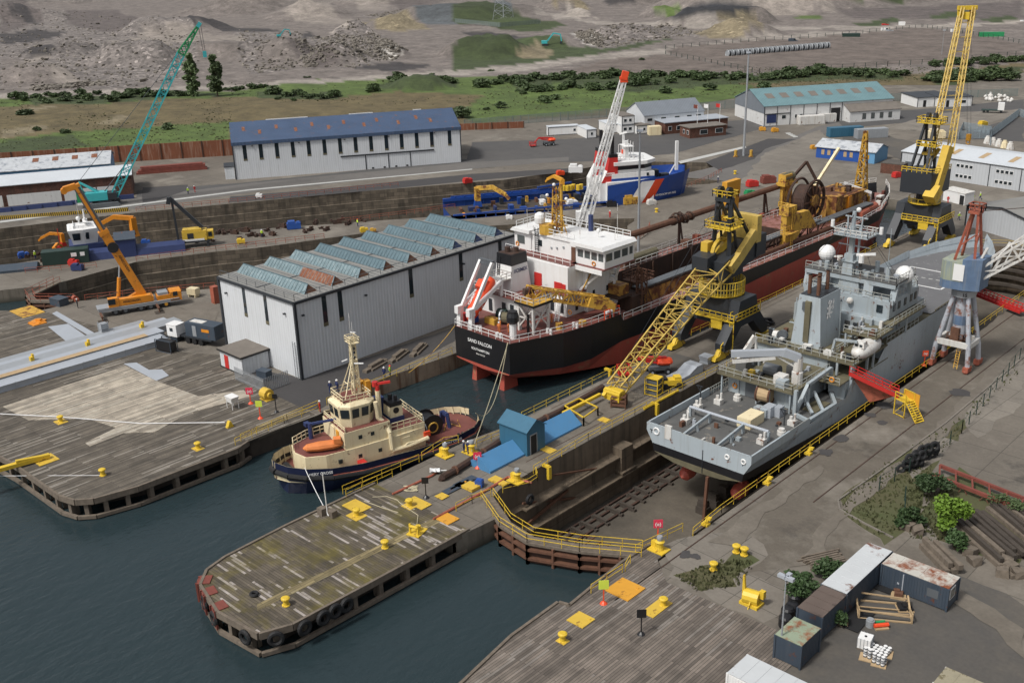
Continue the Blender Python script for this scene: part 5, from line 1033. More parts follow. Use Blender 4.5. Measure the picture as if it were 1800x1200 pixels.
for i in range(16):MB().box(rnd.uniform(-1.4,4.6),rnd.uniform(97.5,106),9.7,rnd.uniform(.4,1.4),rnd.uniform(.4,1.4),rnd.uniform(.3,1.2)).build('winch_gear',M[rnd.choice(['rust','ocr','drust'])],wh)
gt=MB().profile([(71.6,4.8),(74.2,4.8),(77.4,7.6),(82.4,6.8),(82.6,7.6),(79.6,10.8),(74.2,11.0),(74.2,12.6),(71.6,12.6)],6.8,8.0).bb(6.4,8.4,71.4,74.4,11.2,12.9).rail([(6.3,71.2,12.9),(8.5,71.2,12.9)],.9,.06,.8).build('pipe_gantry','yelo',F)
MB().ladder((8.5,73,4.8),(8.5,73,12.6),.6,(0,1,0),.06).rail([(8.6,70,8.2),(8.6,72,8.4)],1.0,.05,1).bb(8.1,9.4,70,74,8,8.1).build('gantry_ladder','yelo',gt)
mb=MB()
for y in(97.2,98.8,100.4):mb.bar((-8.6,y,4.8),(-8.6,y,10.6),.7)
mb.bb(-9.6,-7.4,96.2,101.4,10.2,10.9).bb(-9.4,-7.6,96.6,99.4,10.9,12.6).build('pipe_gantry','yelo',F);MB().tube((-8.5,96.9,11.8),(-8.5,100.6,11.8),1.0,10).build('gantry_winch','greym',F)
mb=MB();mb.bar((-8.2,99,10.8),(-7.2,104,14.4),.5).bar((-7.2,104,14.4),(-5.2,106,9.6),.6).build('gantry_arm','drust',F)
mb=MB();mb.bar((-8.9,76.4,4.8),(-8.9,76.4,13.6),.9).bar((-8.9,80.0,4.8),(-8.9,80.0,13.6),.9).bb(-9.5,-8.3,75.8,80.6,11.6,14.6).bb(-9.6,-8.2,76,80.4,6.8,7.6).build('pipe_gantry','dor',F)
mb=MB();mb.bar((-1.6,97,10),(-1.2,106.5,17.6),.55).build('deck_crane_jib','cream',F);MB().cyl(-1.6,97,9.6,.8,1.6,10).build('deck_crane_base','yelo',F)
MB().lattice((1,113.5,6),(1,113.5,20.5),2.2,2.2,.5,.5,(1,0,0),10,.14,.09).build('foremast','yelo',F)
MB().bar((-1.5,110.6,9.4),(3.6,113.5,7.4),.5).build('foredeck_davit','white',F)
MB().rail([(8.8,108,5.6),(6.5,116,6.4),(3.9,121,6.9),(1.2,124.8,7.1)],1.0,.06,1.6).rail([(-8.8,108,5.6),(-6.5,116,6.4),(-3.9,121,6.9),(-1.2,124.8,7.1)],1.0,.06,1.6).build('bow_rail','whited',F)
for i in range(22):MB().box(rnd.uniform(-5,5),rnd.uniform(108.5,119),4.8,rnd.uniform(.5,1.8),rnd.uniform(.5,1.8),rnd.uniform(.6,2.4)).build('foredeck_gear',M[rnd.choice(['rust','ocr','maroon','drust','whited','yelo'])],F)
MB().tube((8.0,100,5.8),(7.4,108,6.2),.8,10).build('deck_tank','redr',F)
MB().bb(6.2,8.0,84,106,7.0,7.25).build('walkway','mgrey',F)
# ---------------------------------------------------------------- grey naval support ship in dry dock
S=thing('grey_ship','pale grey naval support ship with helicopter deck standing in the dry dock','ship',(-65.6,101,0),0)
HB=7.75
ST=[(0,[(0,-2.2),(3.5,-2.0),(6.6,-1.3),(6.8,-.2),(7.75,1.4),(7.75,2.5)]),(1.2,[(0,-2.5),(3.5,-2.2),(6.7,-1.4),(6.95,-.2),(7.75,1.4),(7.75,2.5)]),(8,[(0,-5),(4,-3.2),(7,-1.9),(7.2,-.4),(7.75,1.4),(7.75,2.5)]),(14.2,[(0,-6.6),(5,-5.2),(7.4,-2.6),(7.5,-.6),(7.75,1.4),(7.75,2.5)]),(14.3,[(0,-6.6),(5,-5.2),(7.4,-2.6),(7.5,-.6),(7.75,1.2),(7.75,1.7)]),(24.0,[(0,-7),(6.4,-6.4),(7.7,-4),(7.75,-1.0),(7.75,1.2),(7.75,2.0)]),(25.5,[(0,-7),(6.4,-6.4),(7.7,-4),(7.75,-1.0),(7.75,2),(7.75,4.0)]),(33,[(0,-7),(6.4,-6.4),(7.7,-4),(7.75,-1.0),(7.75,3),(7.75,4.2)]),(35.5,[(0,-7),(6.4,-6.4),(7.7,-4),(7.75,-1.0),(7.75,3),(7.75,6.4)]),(52,[(0,-7),(6.4,-6.4),(7.6,-4),(7.7,-1.0),(7.75,3),(7.75,6.6)]),(66,[(0,-7),(4,-6),(5.6,-3.6),(6.4,-1),(7.2,3),(7.75,6.8)]),(76,[(0,-7),(1.6,-5.6),(3.2,-3.4),(4.0,-1),(5.4,3),(6.9,7.2)]),(83,[(0,-7),(.5,-5.6),(1.2,-3.4),(1.7,-1),(3.0,3),(4.8,7.7)]),(87,[(0,-6),(.1,-5),(.2,-3.2),(.3,-1),(1.0,3,.8),(2.2,8.0,1.4)]),(88.6,[(0,-5.6),(.02,-4.6),(.05,-3),(.08,-.8,.6),(.1,3,1.8),(.25,8.2,2.6)])]
hull('hull',S,ST,['hullred','greym','hullblk','greyh'],[1,1,2,3,3])
deck('aft_deck',S,[(7.65,.1),(7.65,14),(7.65,25)],1.42,'greyd')
mb=MB()
for x0,x1 in((-7.7,-4.9),(-4.6,-2.5),(3.6,6.0),(6.0,7.7)):mb.bb(x0,x1,.05,.2,1.4,2.5)
mb.bb(-7.72,-7.5,.1,14.2,1.4,2.5).build('bulwark','greyh',S);MB().bb(7.5,7.72,.1,9.2,1.4,2.5).build('bulwark','greyh',S)
MB().bb(-4.9,-3.9,-.06,.25,1.0,2.9).build('stern_locker','whited',S)
MB().rail([(-2.4,.12,1.45),(3.4,.12,1.45)],1.0,.032,.75,(1,.5,.15)).build('stern_gate','railg',S)
for x,z in((-6.2,1.6),(4.4,1.4),(6.7,1.5)):MB().ring((x,-.03,z),(0,1,0),.42 if x<0 else .28,.12,12,5).build('fairlead','white',S)
text('draught_mark','T',.7,'hullblk',S,(-7.0,-.02,1.15),(R(90),0,0));text('draught_mark','T',.7,'hullblk',S,(6.6,-.02,.9),(R(90),0,0))
MB().bar((.9,-.04,-2),(.9,-.02,1.2),.08).build('centre_line','dgrey',S)
MB().tube((-5.8,6.9,2.75),(6.0,6.9,2.75),.2,8).build('deck_beam','lgalv',S)
for x in(-2.6,2.4):MB().bar((x,.2,1.8),(x,6.9,2.6),.26,.42).bar((x,6.8,1.4),(x,6.8,2.7),.3).bar((x+.3,3.6,1.4),(x,3.6,2.2),.3).build('beam_stay','grey',S)
MB().bar((-5.7,6.9,1.4),(-5.7,6.9,2.7),.3).bar((6.0,6.9,1.4),(6.0,6.9,2.7),.3).build('beam_stay','grey',S)
for x,y in((-4.9,4.6),(5.7,5.8),(-6.2,9.4),(-5.0,12.6),(5.9,13.0)):
 q_=MB().box(x,y,1.42,1.0,.9,.7).cyl(x-.2,y,2.1,.22,.5,8).cyl(x+.25,y+.2,2.1,.16,.9,8).build('mooring_gear','whited',S)
for x,y in((-6.0,7.4),(6.3,9.6),(-3.7,15.2)):MB().cyl(x,y,1.42,.55,.55,12).cyl(x,y,1.95,.4,.35,12).build('ventilator','whited',S)
bx=MB().box(1.6,9.9,1.42,2.0,3.4,1.35).build('deck_machinery_box','cream',S);MB().box(1.4,13.0,1.42,1.9,1.1,1.15).build('deck_locker','grey',S)
for i in range(4):MB().bar((.62,8.4+i,1.5),(.62,8.4+i,2.7),.08).build('box_rib','whited',bx)
for x,y,z in((-6.9,11.0,2.6),(5.2,12.2,2.2)):MB().bar((x,y,1.4),(x,y,1.4+z),.12).bar((x-.7,y,1.4+z),(x+.3,y,1.4+z),.12).bar((x,y,1.4+z-.8),(x-.6,y,1.4+z),.08).build('small_derrick','dgrey',S)
MB().rail([(7.6,9.3,1.45),(7.6,14.2,1.45)],1.0,.032,.4).build('side_rail','railg',S);MB().rail([(-7.6,14.2,1.45),(-7.6,24,1.45)],1.0,.032,.6).build('side_rail','railg',S)
ch=MB().bb(-6.4,3.6,17.2,26,1.42,4.4).build('crane_deckhouse','grey',S)
MB().bb(-7.2,4.4,15.4,26,4.35,4.6).build('crane_deck','greym',S);MB().rail([(-7.1,15.5,4.6),(4.3,15.5,4.6),(4.3,25.5,4.6)],1.05,.03,1.3).rail([(-7.1,15.5,4.6),(-7.1,25,4.6)],1.05,.03,1.3).build('crane_deck_rail','railg',S)
for x,w_,m_ in((-5.9,1.3,'grey'),(-3.6,2.4,'mgrey'),(2.4,1.0,'grey')):MB().bb(x,x+w_,17.0,17.22,1.5,4.0).build('door',M[m_],ch)
for x in(-6.6,-1.1,.8,3.9):MB().bar((x,15.8,1.42),(x,15.8,4.4),.2).build('pillar','grey',S)
dm=MB().tube((-1.0,16.2,3.0),(.8,16.4,3.0),1.1,14).build('cable_drum','timberl',S);MB().ring((-1.0,16.2,3.0),(1,.1,0),1.15,.14,14,5).ring((.8,16.4,3.0),(1,.1,0),1.15,.14,14,5).build('drum_flange','rust',dm)
MB().tube((-1.9,19.2,5.4),(.2,19.2,5.4),.85,12).build('winch','mgrey',S)
for x,y,s_,m_ in((1.4,17.6,1.5,'whited'),(2.2,16.6,1.3,'grey'),(-3.1,17.6,.8,'yel'),(-5,18.6,1.6,'greyd'),(-5.2,21,1.8,'mgrey'),(1.2,21.5,1.6,'greyd')):MB().box(x,y,4.6,s_,s_,s_*.8).build('deck_gear',M[m_],S)
MB().box(2.2,13.6,1.42,1.2,1.6,1.5).box(3.2,14.3,1.42,.9,1.2,1.4).build('deck_locker','lgalv',S)
cr=MB().lathe(3.0,19.0,[(.75,0),(.75,1.6),(.62,1.7),(.62,3.6)],12,4.6).build('crane_post','whited',S)
MB().bar((3.2,19.0,8.2),(1.4,17.8,9.0),.95,1.0).bar((1.6,17.9,9.0),(-4.4,14.2,8.4),.75,.85).build('crane_boom','lgalv',S);MB().bar((.6,17.2,8.2),(-4.2,14.3,7.3),.5,.5).bar((2.6,18.7,7.0),(.4,17.2,8.5),.22).build('crane_jib','whited',S)
MB().bar((-6.6,20,5),(-5.4,22,8.4),.5,.7).bar((-5.4,22,8.4),(-4.9,22,5.0),.3).build('side_davit','whited',S)
mb=MB();pts=[(7.3,14.6,1.8),(4.9,15.4,1.8),(4.9,18.6,5.0),(5.2,24.2,5.6),(5.2,24.6,2.0),(7.5,21.6,1.8),(7.3,14.6,1.8)]
for a,b_ in zip(pts,pts[1:]):mb.bar(a,b_,.45)
mb.bar((6.6,17.0,1.8),(5,18.2,2.6),.35).bar((7.4,18.4,1.9),(5.0,20.2,3.4),.35).bar((4.9,15.4,1.8),(4.9,15.4,5.2),.45).bar((4.9,18.6,2),(4.9,18.6,5.2),.45)
mb.build('gallows_frame','grey',S);MB().box(5.6,20,1.45,2.0,4,.15).build('mossy_platform','greym',S)
MB().bb(5.2,7.4,24.4,25.4,1.4,4.1).build('bulkhead','grey',S);MB().bb(4.0,7.4,22.6,25.8,4.0,4.15).box(5.2,24,4.15,1.4,.8,.5).build('side_platform','greym',S);MB().rail([(4.1,22.7,4.15),(7.3,22.7,4.15)],.9,.032,1).build('side_platform_rail','railg',S)
lifering(S,6.2,22.6,4.7,(0,1,0));lifering(S,-5.2,16.9,2.6,(0,1,0))
MB().bb(-7.5,7.9,25.4,35.6,6.1,6.32).build('boat_deck','greym',S);mh=MB().bb(-7.3,3.8,25.9,36,1.42,6.1).bb(-7.3,7.4,35,52,2,6.4).build('midship_house','grey',S)
MB().bar((7.6,25.6,2.0),(7.6,25.6,6.1),.4).bar((7.6,30,4.2),(7.6,30,6.1),.3).bar((5.4,25.6,4.2),(5.4,25.6,6.1),.3).build('pillar','grey',S)
MB().rail([(-7.4,25.5,6.32),(7.8,25.5,6.32),(7.8,28,6.32)],1.05,.03,1.3).build('boat_deck_rail','railg',S)
MB().bb(7.3,7.7,26,36.5,4.0,4.15).build('boat_recess_floor','greym',S);MB().bb(4,7.76,25.6,36.4,3.9,4.1).build('boat_recess_floor','greym',S)
MB().profile([(25.4,6.42),(26.4,6.42),(26.4,5.7),(25.4,4.2)],7.68,7.76).profile([(34.6,4.1),(36.2,4.1),(36.2,6.4),(35.4,5.9),(34.6,4.7)],7.68,7.77).build('side_plating','greyh',S)
for x,y in((-4,26),(0,26.5),(3.4,26.2)):MB().box(x,y+.6,6.32,1.2,.9,.6).build('deck_gear',M[rnd.choice(['whited','greyd','dgrey'])],S)
MB().tube((-4.2,27.4,7.2),(-4.2,27.9,7.2),.75,12).build('hose_reel','mgrey',S);MB().tube((-5.6,27.6,7.0),(-4.9,27.6,7.0),.65,10).build('hose_reel','whited',S)
fn=MB().taper(-.6,30.6,6.3,4.6,6.0,7.4,3.2,5.8,0,.2).build('funnel','greyh',S);MB().bb(-2.1,.9,28.0,33.4,13.7,13.82).build('funnel_top','dgrey',fn)
MB().bb(-1.0,-.2,27.4,28.0,7,13).build('funnel_duct','greym',fn);MB().bb(-1.5,-.5,27.55,27.9,11.6,12.8).build('louvre','mgrey',fn)
for x,y in((-1.2,28.8),(-.6,30.4),(.2,28.7),(-.2,32)):MB().cyl(x,y,13.8,.27,2.7,10).cyl(x,y,16.3,.3,.2,10).build('exhaust_pipe','rust',fn)
lion=[(.0,.1),(.18,.45),(.05,.55),(.12,.75),(.35,.72),(.42,.95),(.3,1.15),(.12,1.1),(.1,1.25),(.35,1.35),(.5,1.25),(.6,1.5),(.45,1.7),(.5,1.95),(.75,2.05),(.95,1.9),(.85,1.7),(1.1,1.75),(1.25,1.95),(1.3,1.7),(1.05,1.5),(.95,1.3),(1.2,1.25),(1.3,1.42),(1.42,1.15),(1.1,1.0),(.9,.95),(.85,.7),(1.05,.6),(1.2,.75),(1.35,.5),(1.05,.4),(.8,.5),(.7,.3),(.9,.15),(.8,-.05),(.55,.1),(.5,.4),(.32,.5),(.35,.2),(.2,0)]
tail=[(1.25,.9),(1.5,1.1),(1.45,1.5),(1.65,1.8),(1.5,2.0),(1.75,1.95),(1.8,1.65),(1.6,1.4),(1.68,1.05),(1.4,.8)]
mb=MB();mb.prism([(x*1.25,y*1.25)for x,y in lion],0,.03);mb.prism([(x*1.25,y*1.25)for x,y in tail],0,.03)
e=mb.build('lion_emblem','white',fn);e.location=(1.42,29.4,10.3);e.rotation_euler=(R(84.5),0,R(90))
bd=MB().bb(-7.6,7.7,35.4,52,6.35,6.5).build('bridge_lower_deck','greym',S);MB().rail([(7.7,35.6,6.5),(7.7,46,6.5)],1.0,.03,1.3).rail([(3.9,26.5,6.32),(3.9,35,6.32)],1.0,.045,1.3).build('upper_deck_rail','railg',S)
MB().bb(3.2,8.2,31,36.4,8.4,8.55).bb(6.6,8.2,36,47,8.9,9.05).build('side_walkway','greym',S);MB().rail([(3.3,31,8.55),(8.1,31,8.55),(8.1,36.3,8.55)],1.0,.03,1.2).rail([(8.1,36.4,9.05),(8.1,46.8,9.05)],1.0,.03,1.3).build('walkway_rail','railg',S)
MB().bar((7.9,31.2,4.2),(7.9,31.2,8.4),.25).bar((3.6,31.2,6.3),(3.6,31.2,8.4),.25).bar((8,41,6.5),(8,41,8.9),.2).build('pillar','grey',S)
b0=MB().bb(-7.2,6.6,36,50,6.5,9.2).build('bridge_base','grey',S);mb=MB();mb.prism([(-6.6,37.5),(6.8,37.5),(6.8,47),(4.2,50.5),(-4.2,50.5),(-6.6,47)],9.2,11.8);b1=mb.build('bridge','grey',S)
for x,y in((-4.2,37.4),(-2.2,37.4),(4.9,37.4)):MB().bb(x,x+.9,y-.02,y+.15,10.0,11.1).build('window','glass',b1)
for y in(38.6,40.2,42.2,44.2,45.6):MB().bb(6.75,6.88,y,y+.75,10.1,11.2).build('window','glass',b1)
for y,x in((48,6.2),(49.2,5.3)):MB().box(x-.05,y,10.2,.9,.3,1.1,R(-53)).build('window','glass',b1)
for x in(-.9,.9):MB().ball(x,37.2,10.9,.5,10,6).build('searchlight','whited',b1)
fr=MB()
for x in(-6.6,6.8):
 fr.bar((x,38.2,11.8),(x,38.9,14.2),.9,.5);fr.bar((x,43.6,11.8),(x,43.0,14.2),.8,.5);fr.bar((x,38.2,14.1),(x,43.6,14.1),.6,.5)
for x in(-3.6,3.2):fr.bar((x,37.8,11.8),(x*.95,38.4,14.2),1.3,.5)
fr.bb(-6.9,7.1,38,38.7,13.6,14.25).bb(-6.9,7.1,37.7,38.2,11.3,12.0).build('bridge_frame','grey',S)
MB().taper(0,39.4,11.8,3.6,2.6,2.4,2.6,2.2).build('mast_base','grey',S);MB().bb(-3,3,39,47,11.8,13.4).build('bridge_upper_house','greyh',S)
MB().bb(-7,7.2,38,44.4,14.2,14.4).build('monkey_island','greyd',S);MB().rail([(-6.9,38.1,14.4),(7.1,38.1,14.4),(7.1,44.3,14.4)],.95,.03,1.1).build('monkey_island_rail','railg',S)
MB().rail([(-6.4,37.6,11.8),(6.6,37.6,11.8),(6.6,46.8,11.8),(4.2,50.2,11.8)],.95,.03,1.2).build('bridge_rail','railg',S)
pm=MB().taper(-.4,39,14.4,1.7,1.9,3,1.3,1.4).cyl(-.4,39,17.4,.45,4.0,8).bar((.7,39,14.4),(.7,39,21.4),.25).build('mast','grey',S)
MB().bb(-2.6,2.6,37.4,40.8,20.2,20.4).cyl(-.4,39,20.4,.3,3.2,8).bar((-3.6,38.8,20.9),(3.8,39.2,20.9),.14).bar((-1,38.6,20.4),(-1.1,38.6,23),.18).bar((1,38.6,20.4),(1.1,38.6,23),.18).bar((-1.7,39,22.8),(1.7,39,22.8),.18).bar((-1.5,39,21.6),(1.5,39,21.6),.14).bar((-2.4,39,18.6),(2.4,39,18.6),.14).bb(-1.6,.8,38,39.8,16.3,16.45).build('mast_platform','grey',pm)
MB().rail([(-2.6,37.4,20.4),(2.6,37.4,20.4),(2.6,40.8,20.4),(-2.6,40.8,20.4)],.8,.05,.9,closed=True).build('mast_rail','whited',pm)
for x in(-3.6,3.8):MB().cyl(x,39,20.9,.28,1.0,8).build('aerial_can','white',pm)
MB().ball(.2,39,23.9,.36,10,6).build('mast_dome','white',pm);MB().bar((1.0,37.8,17.7),(3.6,38.4,18.1),.35,.3).cyl(1.7,38,16.6,.4,1.1,8).build('radar_scanner','white',pm);MB().bar((-2.4,38,16.8),(-1.0,37.6,17.2),.25).cyl(-1.6,37.8,16.4,.25,.6,8).build('radar_scanner','whited',pm)
for x,y,z,r_ in((-5.8,42.4,14.4,1.25),(6.2,42.8,13.2,1.3)):MB().cyl(x,y,z-.6,.6,1.0,10).build('dome_base','grey',S);MB().ball(x,y,z+1.3,r_,16,10).build('satellite_dome','white',S)
for x,y,z,h in((5.4,39,14.4,1.9),(-4,39,14.4,1.2),(4.4,41,14.4,7),(-3,43,14.4,5.5),(2.4,42,14.4,1.6)):MB().cyl(x,y,z,.35 if h<2 else .05,h,8).build('aerial' if h>2 else 'deck_box','grey',S)
for i in range(18):MB().box(rnd.uniform(-6.4,6.4),rnd.uniform(38.6,43.8),14.4,rnd.uniform(.2,.8),rnd.uniform(.2,.8),rnd.uniform(.3,.9)).build('deck_fitting',M[rnd.choice(['grey','lgalv','greyd'])],S)
deck('helideck',S,[(7.7,50.5),(7.7,66),(6.85,76),(4.7,83),(2.1,88),(.2,91)],6.72,'helid')
mb=MB();
for a,b_ in(((-4.6,62.5),(4.2,62.5)),((4.2,62.5),(4.2,71.5)),((4.2,71.5),(-4.6,71.5)),((-4.6,71.5),(-4.6,62.5))):mb.bar((*a,6.745),(*b_,6.745),.32,.02)
mb.build('landing_square','white',S);mb=MB()
for i in range(9):mb.bar((-4.4+i*1.2,66.6+.05*i,6.745),(-3.75+i*1.2,66.65+.05*i,6.745),.3,.02)
mb.build('landing_line','marking',S)
mb=MB()
for a,b_ in zip([(7.7,66,6.7),(6.85,76,7.1),(4.7,83,7.6),(2.1,88.3,7.9),(.2,91,8.1)],[(6.85,76,7.1),(4.7,83,7.6),(2.1,88.3,7.9),(.2,91,8.1)]):
 for s_ in(-1,1):a1,b1_=Vector((a[0]*s_,a[1],a[2])),Vector((b_[0]*s_,b_[1],b_[2]));mb.add([a1,b1_,b1_+Vector((.3*s_,0,1.1)),a1+Vector((.3*s_,0,.9))],[(0,1,2,3)])
mb.build('bow_bulwark','greyh',S);MB().rail([(7.75,52,6.6),(7.75,66,6.8)],.35,.06,1.2,(1,)).build('deck_edge','greym',S)
for k in range(70):
 zone=k%5;x,y,z=((rnd.uniform(-7,7),rnd.uniform(.8,15),1.42),(rnd.uniform(-6.8,3.8),rnd.uniform(16,25),4.6),(rnd.uniform(-7,7.2),rnd.uniform(25.8,27.2),6.32),(rnd.choice([-6.6,-5.6,4.6,6.4,7.0]),rnd.uniform(28,36),6.4),(rnd.uniform(3.6,7.8),rnd.uniform(31.5,36),8.55))[zone]
 MB().box(x,y,z,rnd.uniform(.15,.7),rnd.uniform(.15,.8),rnd.uniform(.15,1.0)).build('deck_fitting',rnd.choice(['grey','whited','lgalv','greyd','rust','dgrey']),S)
mb=MB()
for a in((-6.5,38.5,15),(6.8,38.5,15),(-2,50,12),(2,50,12),(-1.8,33,14),(.8,28,14)):mb.tube((-.4,39,23.4),a,.03,4)
mb.build('rigging','dgrey',S)
for x,y,z0,z1 in((-2.9,28.2,6.4,13),(1.75,33,6.4,12),(6.85,41,6.6,9),(-3.2,37.3,9.4,14)):MB().tube((x,y,z0),(x*.93,y,z1),.09,6).build('pipe','grey',S)
for x in(-5.4,-2,1,4):MB().bb(x,x+.8,35.9,36.05,6.6,8.3).build('door','greyd',S)
for x in(-3.6,4.2):MB().lathe(0,0,[(.1,0),(.8,.6),(1.0,1.6),(.85,2.6),(.5,3.2)],12).build('propeller_boss','hullred',S,loc=(x,2.2,-5.2)).rotation_euler=(R(-78),0,0);MB().bar((x,3.6,-4.6),(x,5,-2.4),.5).build('shaft_bracket','hullred',S)
lb=thing('lifeboat','grubby white enclosed lifeboat hanging at the side of the grey ship','lifeboat',(-65.6+7.2,101+30.2,7.35),R(2))
secs=[[(k*1.35*math.cos(a),y,k*1.05*math.sin(a)*(1 if math.sin(a)>0 else 1.15))for a in(i*math.pi/6 for i in range(12))]for y,k in((-3.5,.2),(-3.1,.6),(-2,.92),(0,1),(2,.95),(3.1,.6),(3.5,.2))]
MB().loft(secs,True).build('hull','whited',lb,smooth=True);MB().taper(0,-2.0,.75,1.6,1.5,.75,1.2,1.0).build('cupola','whited',lb);MB().ring((0,0,0),(0,0,1),1.3,.05,4,4)and MB().bb(-.5,-.1,-2.82,-2.7,.95,1.25).bb(.15,.5,-2.82,-2.7,.95,1.25).build('window','glass',lb)
for y in(-3.0,3.0):MB().bar((3.6,27.2+3+y,6.3),(4.0,30.2+y,8.6),.3).bar((4.0,30.2+y,8.6),(7.2,30.2+y,9.0),.3).build('davit','grey',S)
gw=thing('gangway','red steel gangway sloping from the grey ship down to the yellow steps','gangway',(0,0,0))
a,b_=Vector((-57.6,127.0,4.6)),Vector((-52.9,129.6,2.3));a,b_=Vector((-58.3,126.4,5.2)),Vector((-52.4,129.2,2.5))
sd_=(b_-a).cross(Vector((0,0,1))).normalized()*.55
MB().bar(a,b_,1.2,.12).build('walkway','timber',gw);MB().bar(a+sd_,b_+sd_,.12,.55).bar(a-sd_,b_-sd_,.12,.55).build('side_girder','red',gw);MB().rail([a+sd_,b_+sd_],1.1,.04,1.1).rail([a-sd_,b_-sd_],1.1,.04,1.1).build('handrail','red',gw)
MB().add([a-sd_+Vector((0,0,-.3)),b_-sd_+Vector((0,0,-.3)),a.lerp(b_,.45)-sd_+Vector((0,0,-3.2))],[(0,1,2)]).build('safety_net','redr',gw)
st_=thing('access_steps','yellow steel access steps with a plywood side panel at the foot of the red gangway','steps',(-52.2,129.2,0),R(-20))
MB().bb(0,1.8,-.8,.8,2.2,2.3).bar((0,-.8,0),(0,-.8,3.3),.12).bar((0,.8,0),(0,.8,3.3),.12).bar((1.8,-.8,0),(1.8,-.8,3.3),.12).bar((1.8,.8,0),(1.8,.8,3.3),.12).bar((0,-.8,.2),(1.8,-.8,2.2),.08).bar((0,-.8,3.3),(1.8,-.8,3.3),.1).bar((0,.8,3.3),(1.8,.8,3.3),.1).bar((0,-.8,2.8),(1.8,-.8,2.8),.08).bar((0,-.8,.15),(1.8,-.8,.15),.1).build('platform','yelb',st_)
MB().bb(.1,2.6,.82,.9,1.4,3.3).build('side_panel','dor',st_);mb=MB()
for k in range(9):mb.bb(1.85+k*.22,2.1+k*.22,-.7,.7,2.1-k*.25,2.14-k*.25)
mb.bar((1.8,-.75,2.3),(3.8,-.75,.05),.1).bar((1.8,.75,2.3),(3.8,.75,.05),.1).bar((1.8,-.75,3.3),(3.8,-.75,1.1),.08).bar((3.8,-.75,0),(3.8,-.75,1.1),.08).build('stair','yelb',st_)
rg=thing('gangway','long red gangway truss resting on the dry dock coping near the tripod crane','gangway',(0,0,0));a,b_=Vector((-62,163,3.2)),Vector((-50.6,170.6,.6))
a,b_=G(1708,513,.9),G(1798,548,.9);sd_=(b_-a).cross(Vector((0,0,1))).normalized()*.6
MB().bar(a,b_,1.3,.12).build('walkway','red',rg);MB().bar(a+sd_,b_+sd_,.16,.5).bar(a-sd_,b_-sd_,.16,.5).rail([a+sd_,b_+sd_],1.1,.06,.9).rail([a-sd_,b_-sd_],1.1,.06,.9).build('handrail','red',rg)
# ---------------------------------------------------------------- tug
T=thing('tug','cream and navy harbour tug with black rubber fender lying in the dock entrance','tug',(-103.2,63.5,0),R(-13.5))
WT=[(.3,.6),(1.2,2.3),(3,3.8),(6,4.9),(10,5.25),(18,5.2),(24,4.9),(27,4.1),(28.6,2.8),(29.3,1.3)]
SH=[1.6,1.45,1.2,.85,.45,.1,.1,.2,.3,.35]
ST=[(y,[(0,-5.5),(max(w_-1.6,.05)*.55,-4.4),(max(w_-.9,.1),WATER),(w_-.1,sz-1.9),(w_,sz-1.15),(w_+.02,sz)])for(y,w_),sz in zip(WT,SH)]
ST[0]=(.3,[(0,-5),(.05,-4,.9),(.1,WATER,.8),(.45,SH[0]-1.9,.1),(.6,SH[0]-1.15),(.6,SH[0])])
hull('hull',T,ST,['hullred','navy'],[0,0,1,1,1])
mb=MB()
for s_ in(-1,1):
 for i in range(len(WT)-1):mb.tube((s_*(WT[i][1]+.12),WT[i][0],SH[i]-1.25),(s_*(WT[i+1][1]+.12),WT[i+1][0],SH[i+1]-1.25),.36,8)
mb.tube((-.7,.2,.35),(.7,.2,.35),.42,8).tube((-1.4,29.4,-.9),(1.4,29.4,-.9),.36,8).build('fender','black',T)
mb=MB()
for s_ in(-1,1):
 for i in range(3,8):mb.bar((s_*(WT[i][1]+.05),WT[i][0],SH[i]-.95),(s_*(WT[i+1][1]+.05),WT[i+1][0],SH[i+1]-.95),.25,.12)
mb.build('rubbing_strake','redr',T)
deck('deck',T,[(w_-.15,y)for y,w_ in WT],-.75,'maroon')
mb=MB()
for s_ in(-1,1):
 for i in range(len(WT)-1):
  a,b_=WT[i],WT[i+1];mb.add([(s_*(a[1]-.12),a[0]+.02,-.75),(s_*(b_[1]-.12),b_[0],-.75),(s_*(b_[1]-.12),b_[0],SH[i+1]-.01),(s_*(a[1]-.12),a[0],SH[i]-.01)],[(0,1,2,3)])
  n=max(1,int(math.hypot(b_[0]-a[0],b_[1]-a[1])/.8))
  for k in range(n):t_=k/n;x,y,sz=a[1]+(b_[1]-a[1])*t_,a[0]+(b_[0]-a[0])*t_,SH[i]+(SH[i+1]-SH[i])*t_;mb.bar((s_*(x-.5),y,-.75),(s_*(x-.15),y,sz-.05),.09)
mb.build('bulwark_lining','cream',T)
h1=MB();h1.prism([(-3.2,6),(-2.2,3.6),(0,3.0),(2.2,3.6),(3.2,6),(3.5,10),(3.5,16.5),(3.2,20),(-3.2,20),(-3.5,16.5),(-3.5,10)],-.75,1.9);h1=h1.build('deckhouse','cream',T)
mb=MB();mb.prism([(-3.05,6),(-2.1,3.8),(0,3.2),(2.1,3.8),(3.05,6),(3.3,9),(-3.3,9)],1.9,1.96);mb.build('foredeck_top','maroon',h1)
MB().rail([(-3.3,10,1.95),(-3.1,6,1.95),(-2.1,3.8,1.95),(-.6,3.25,1.95)],1.0,.045,.9).build('foredeck_rail','cream',T)
h2=MB().bb(-3.3,3.3,8.6,15,1.9,4.2).bb(-3.2,3.2,15,20,1.9,2.6).build('upper_house','cream',T);MB().bb(-3.2,3.2,8.7,14.9,4.2,4.26).bb(-3,3,15.1,19.8,2.6,2.66).build('bridge_deck','maroon',h2)
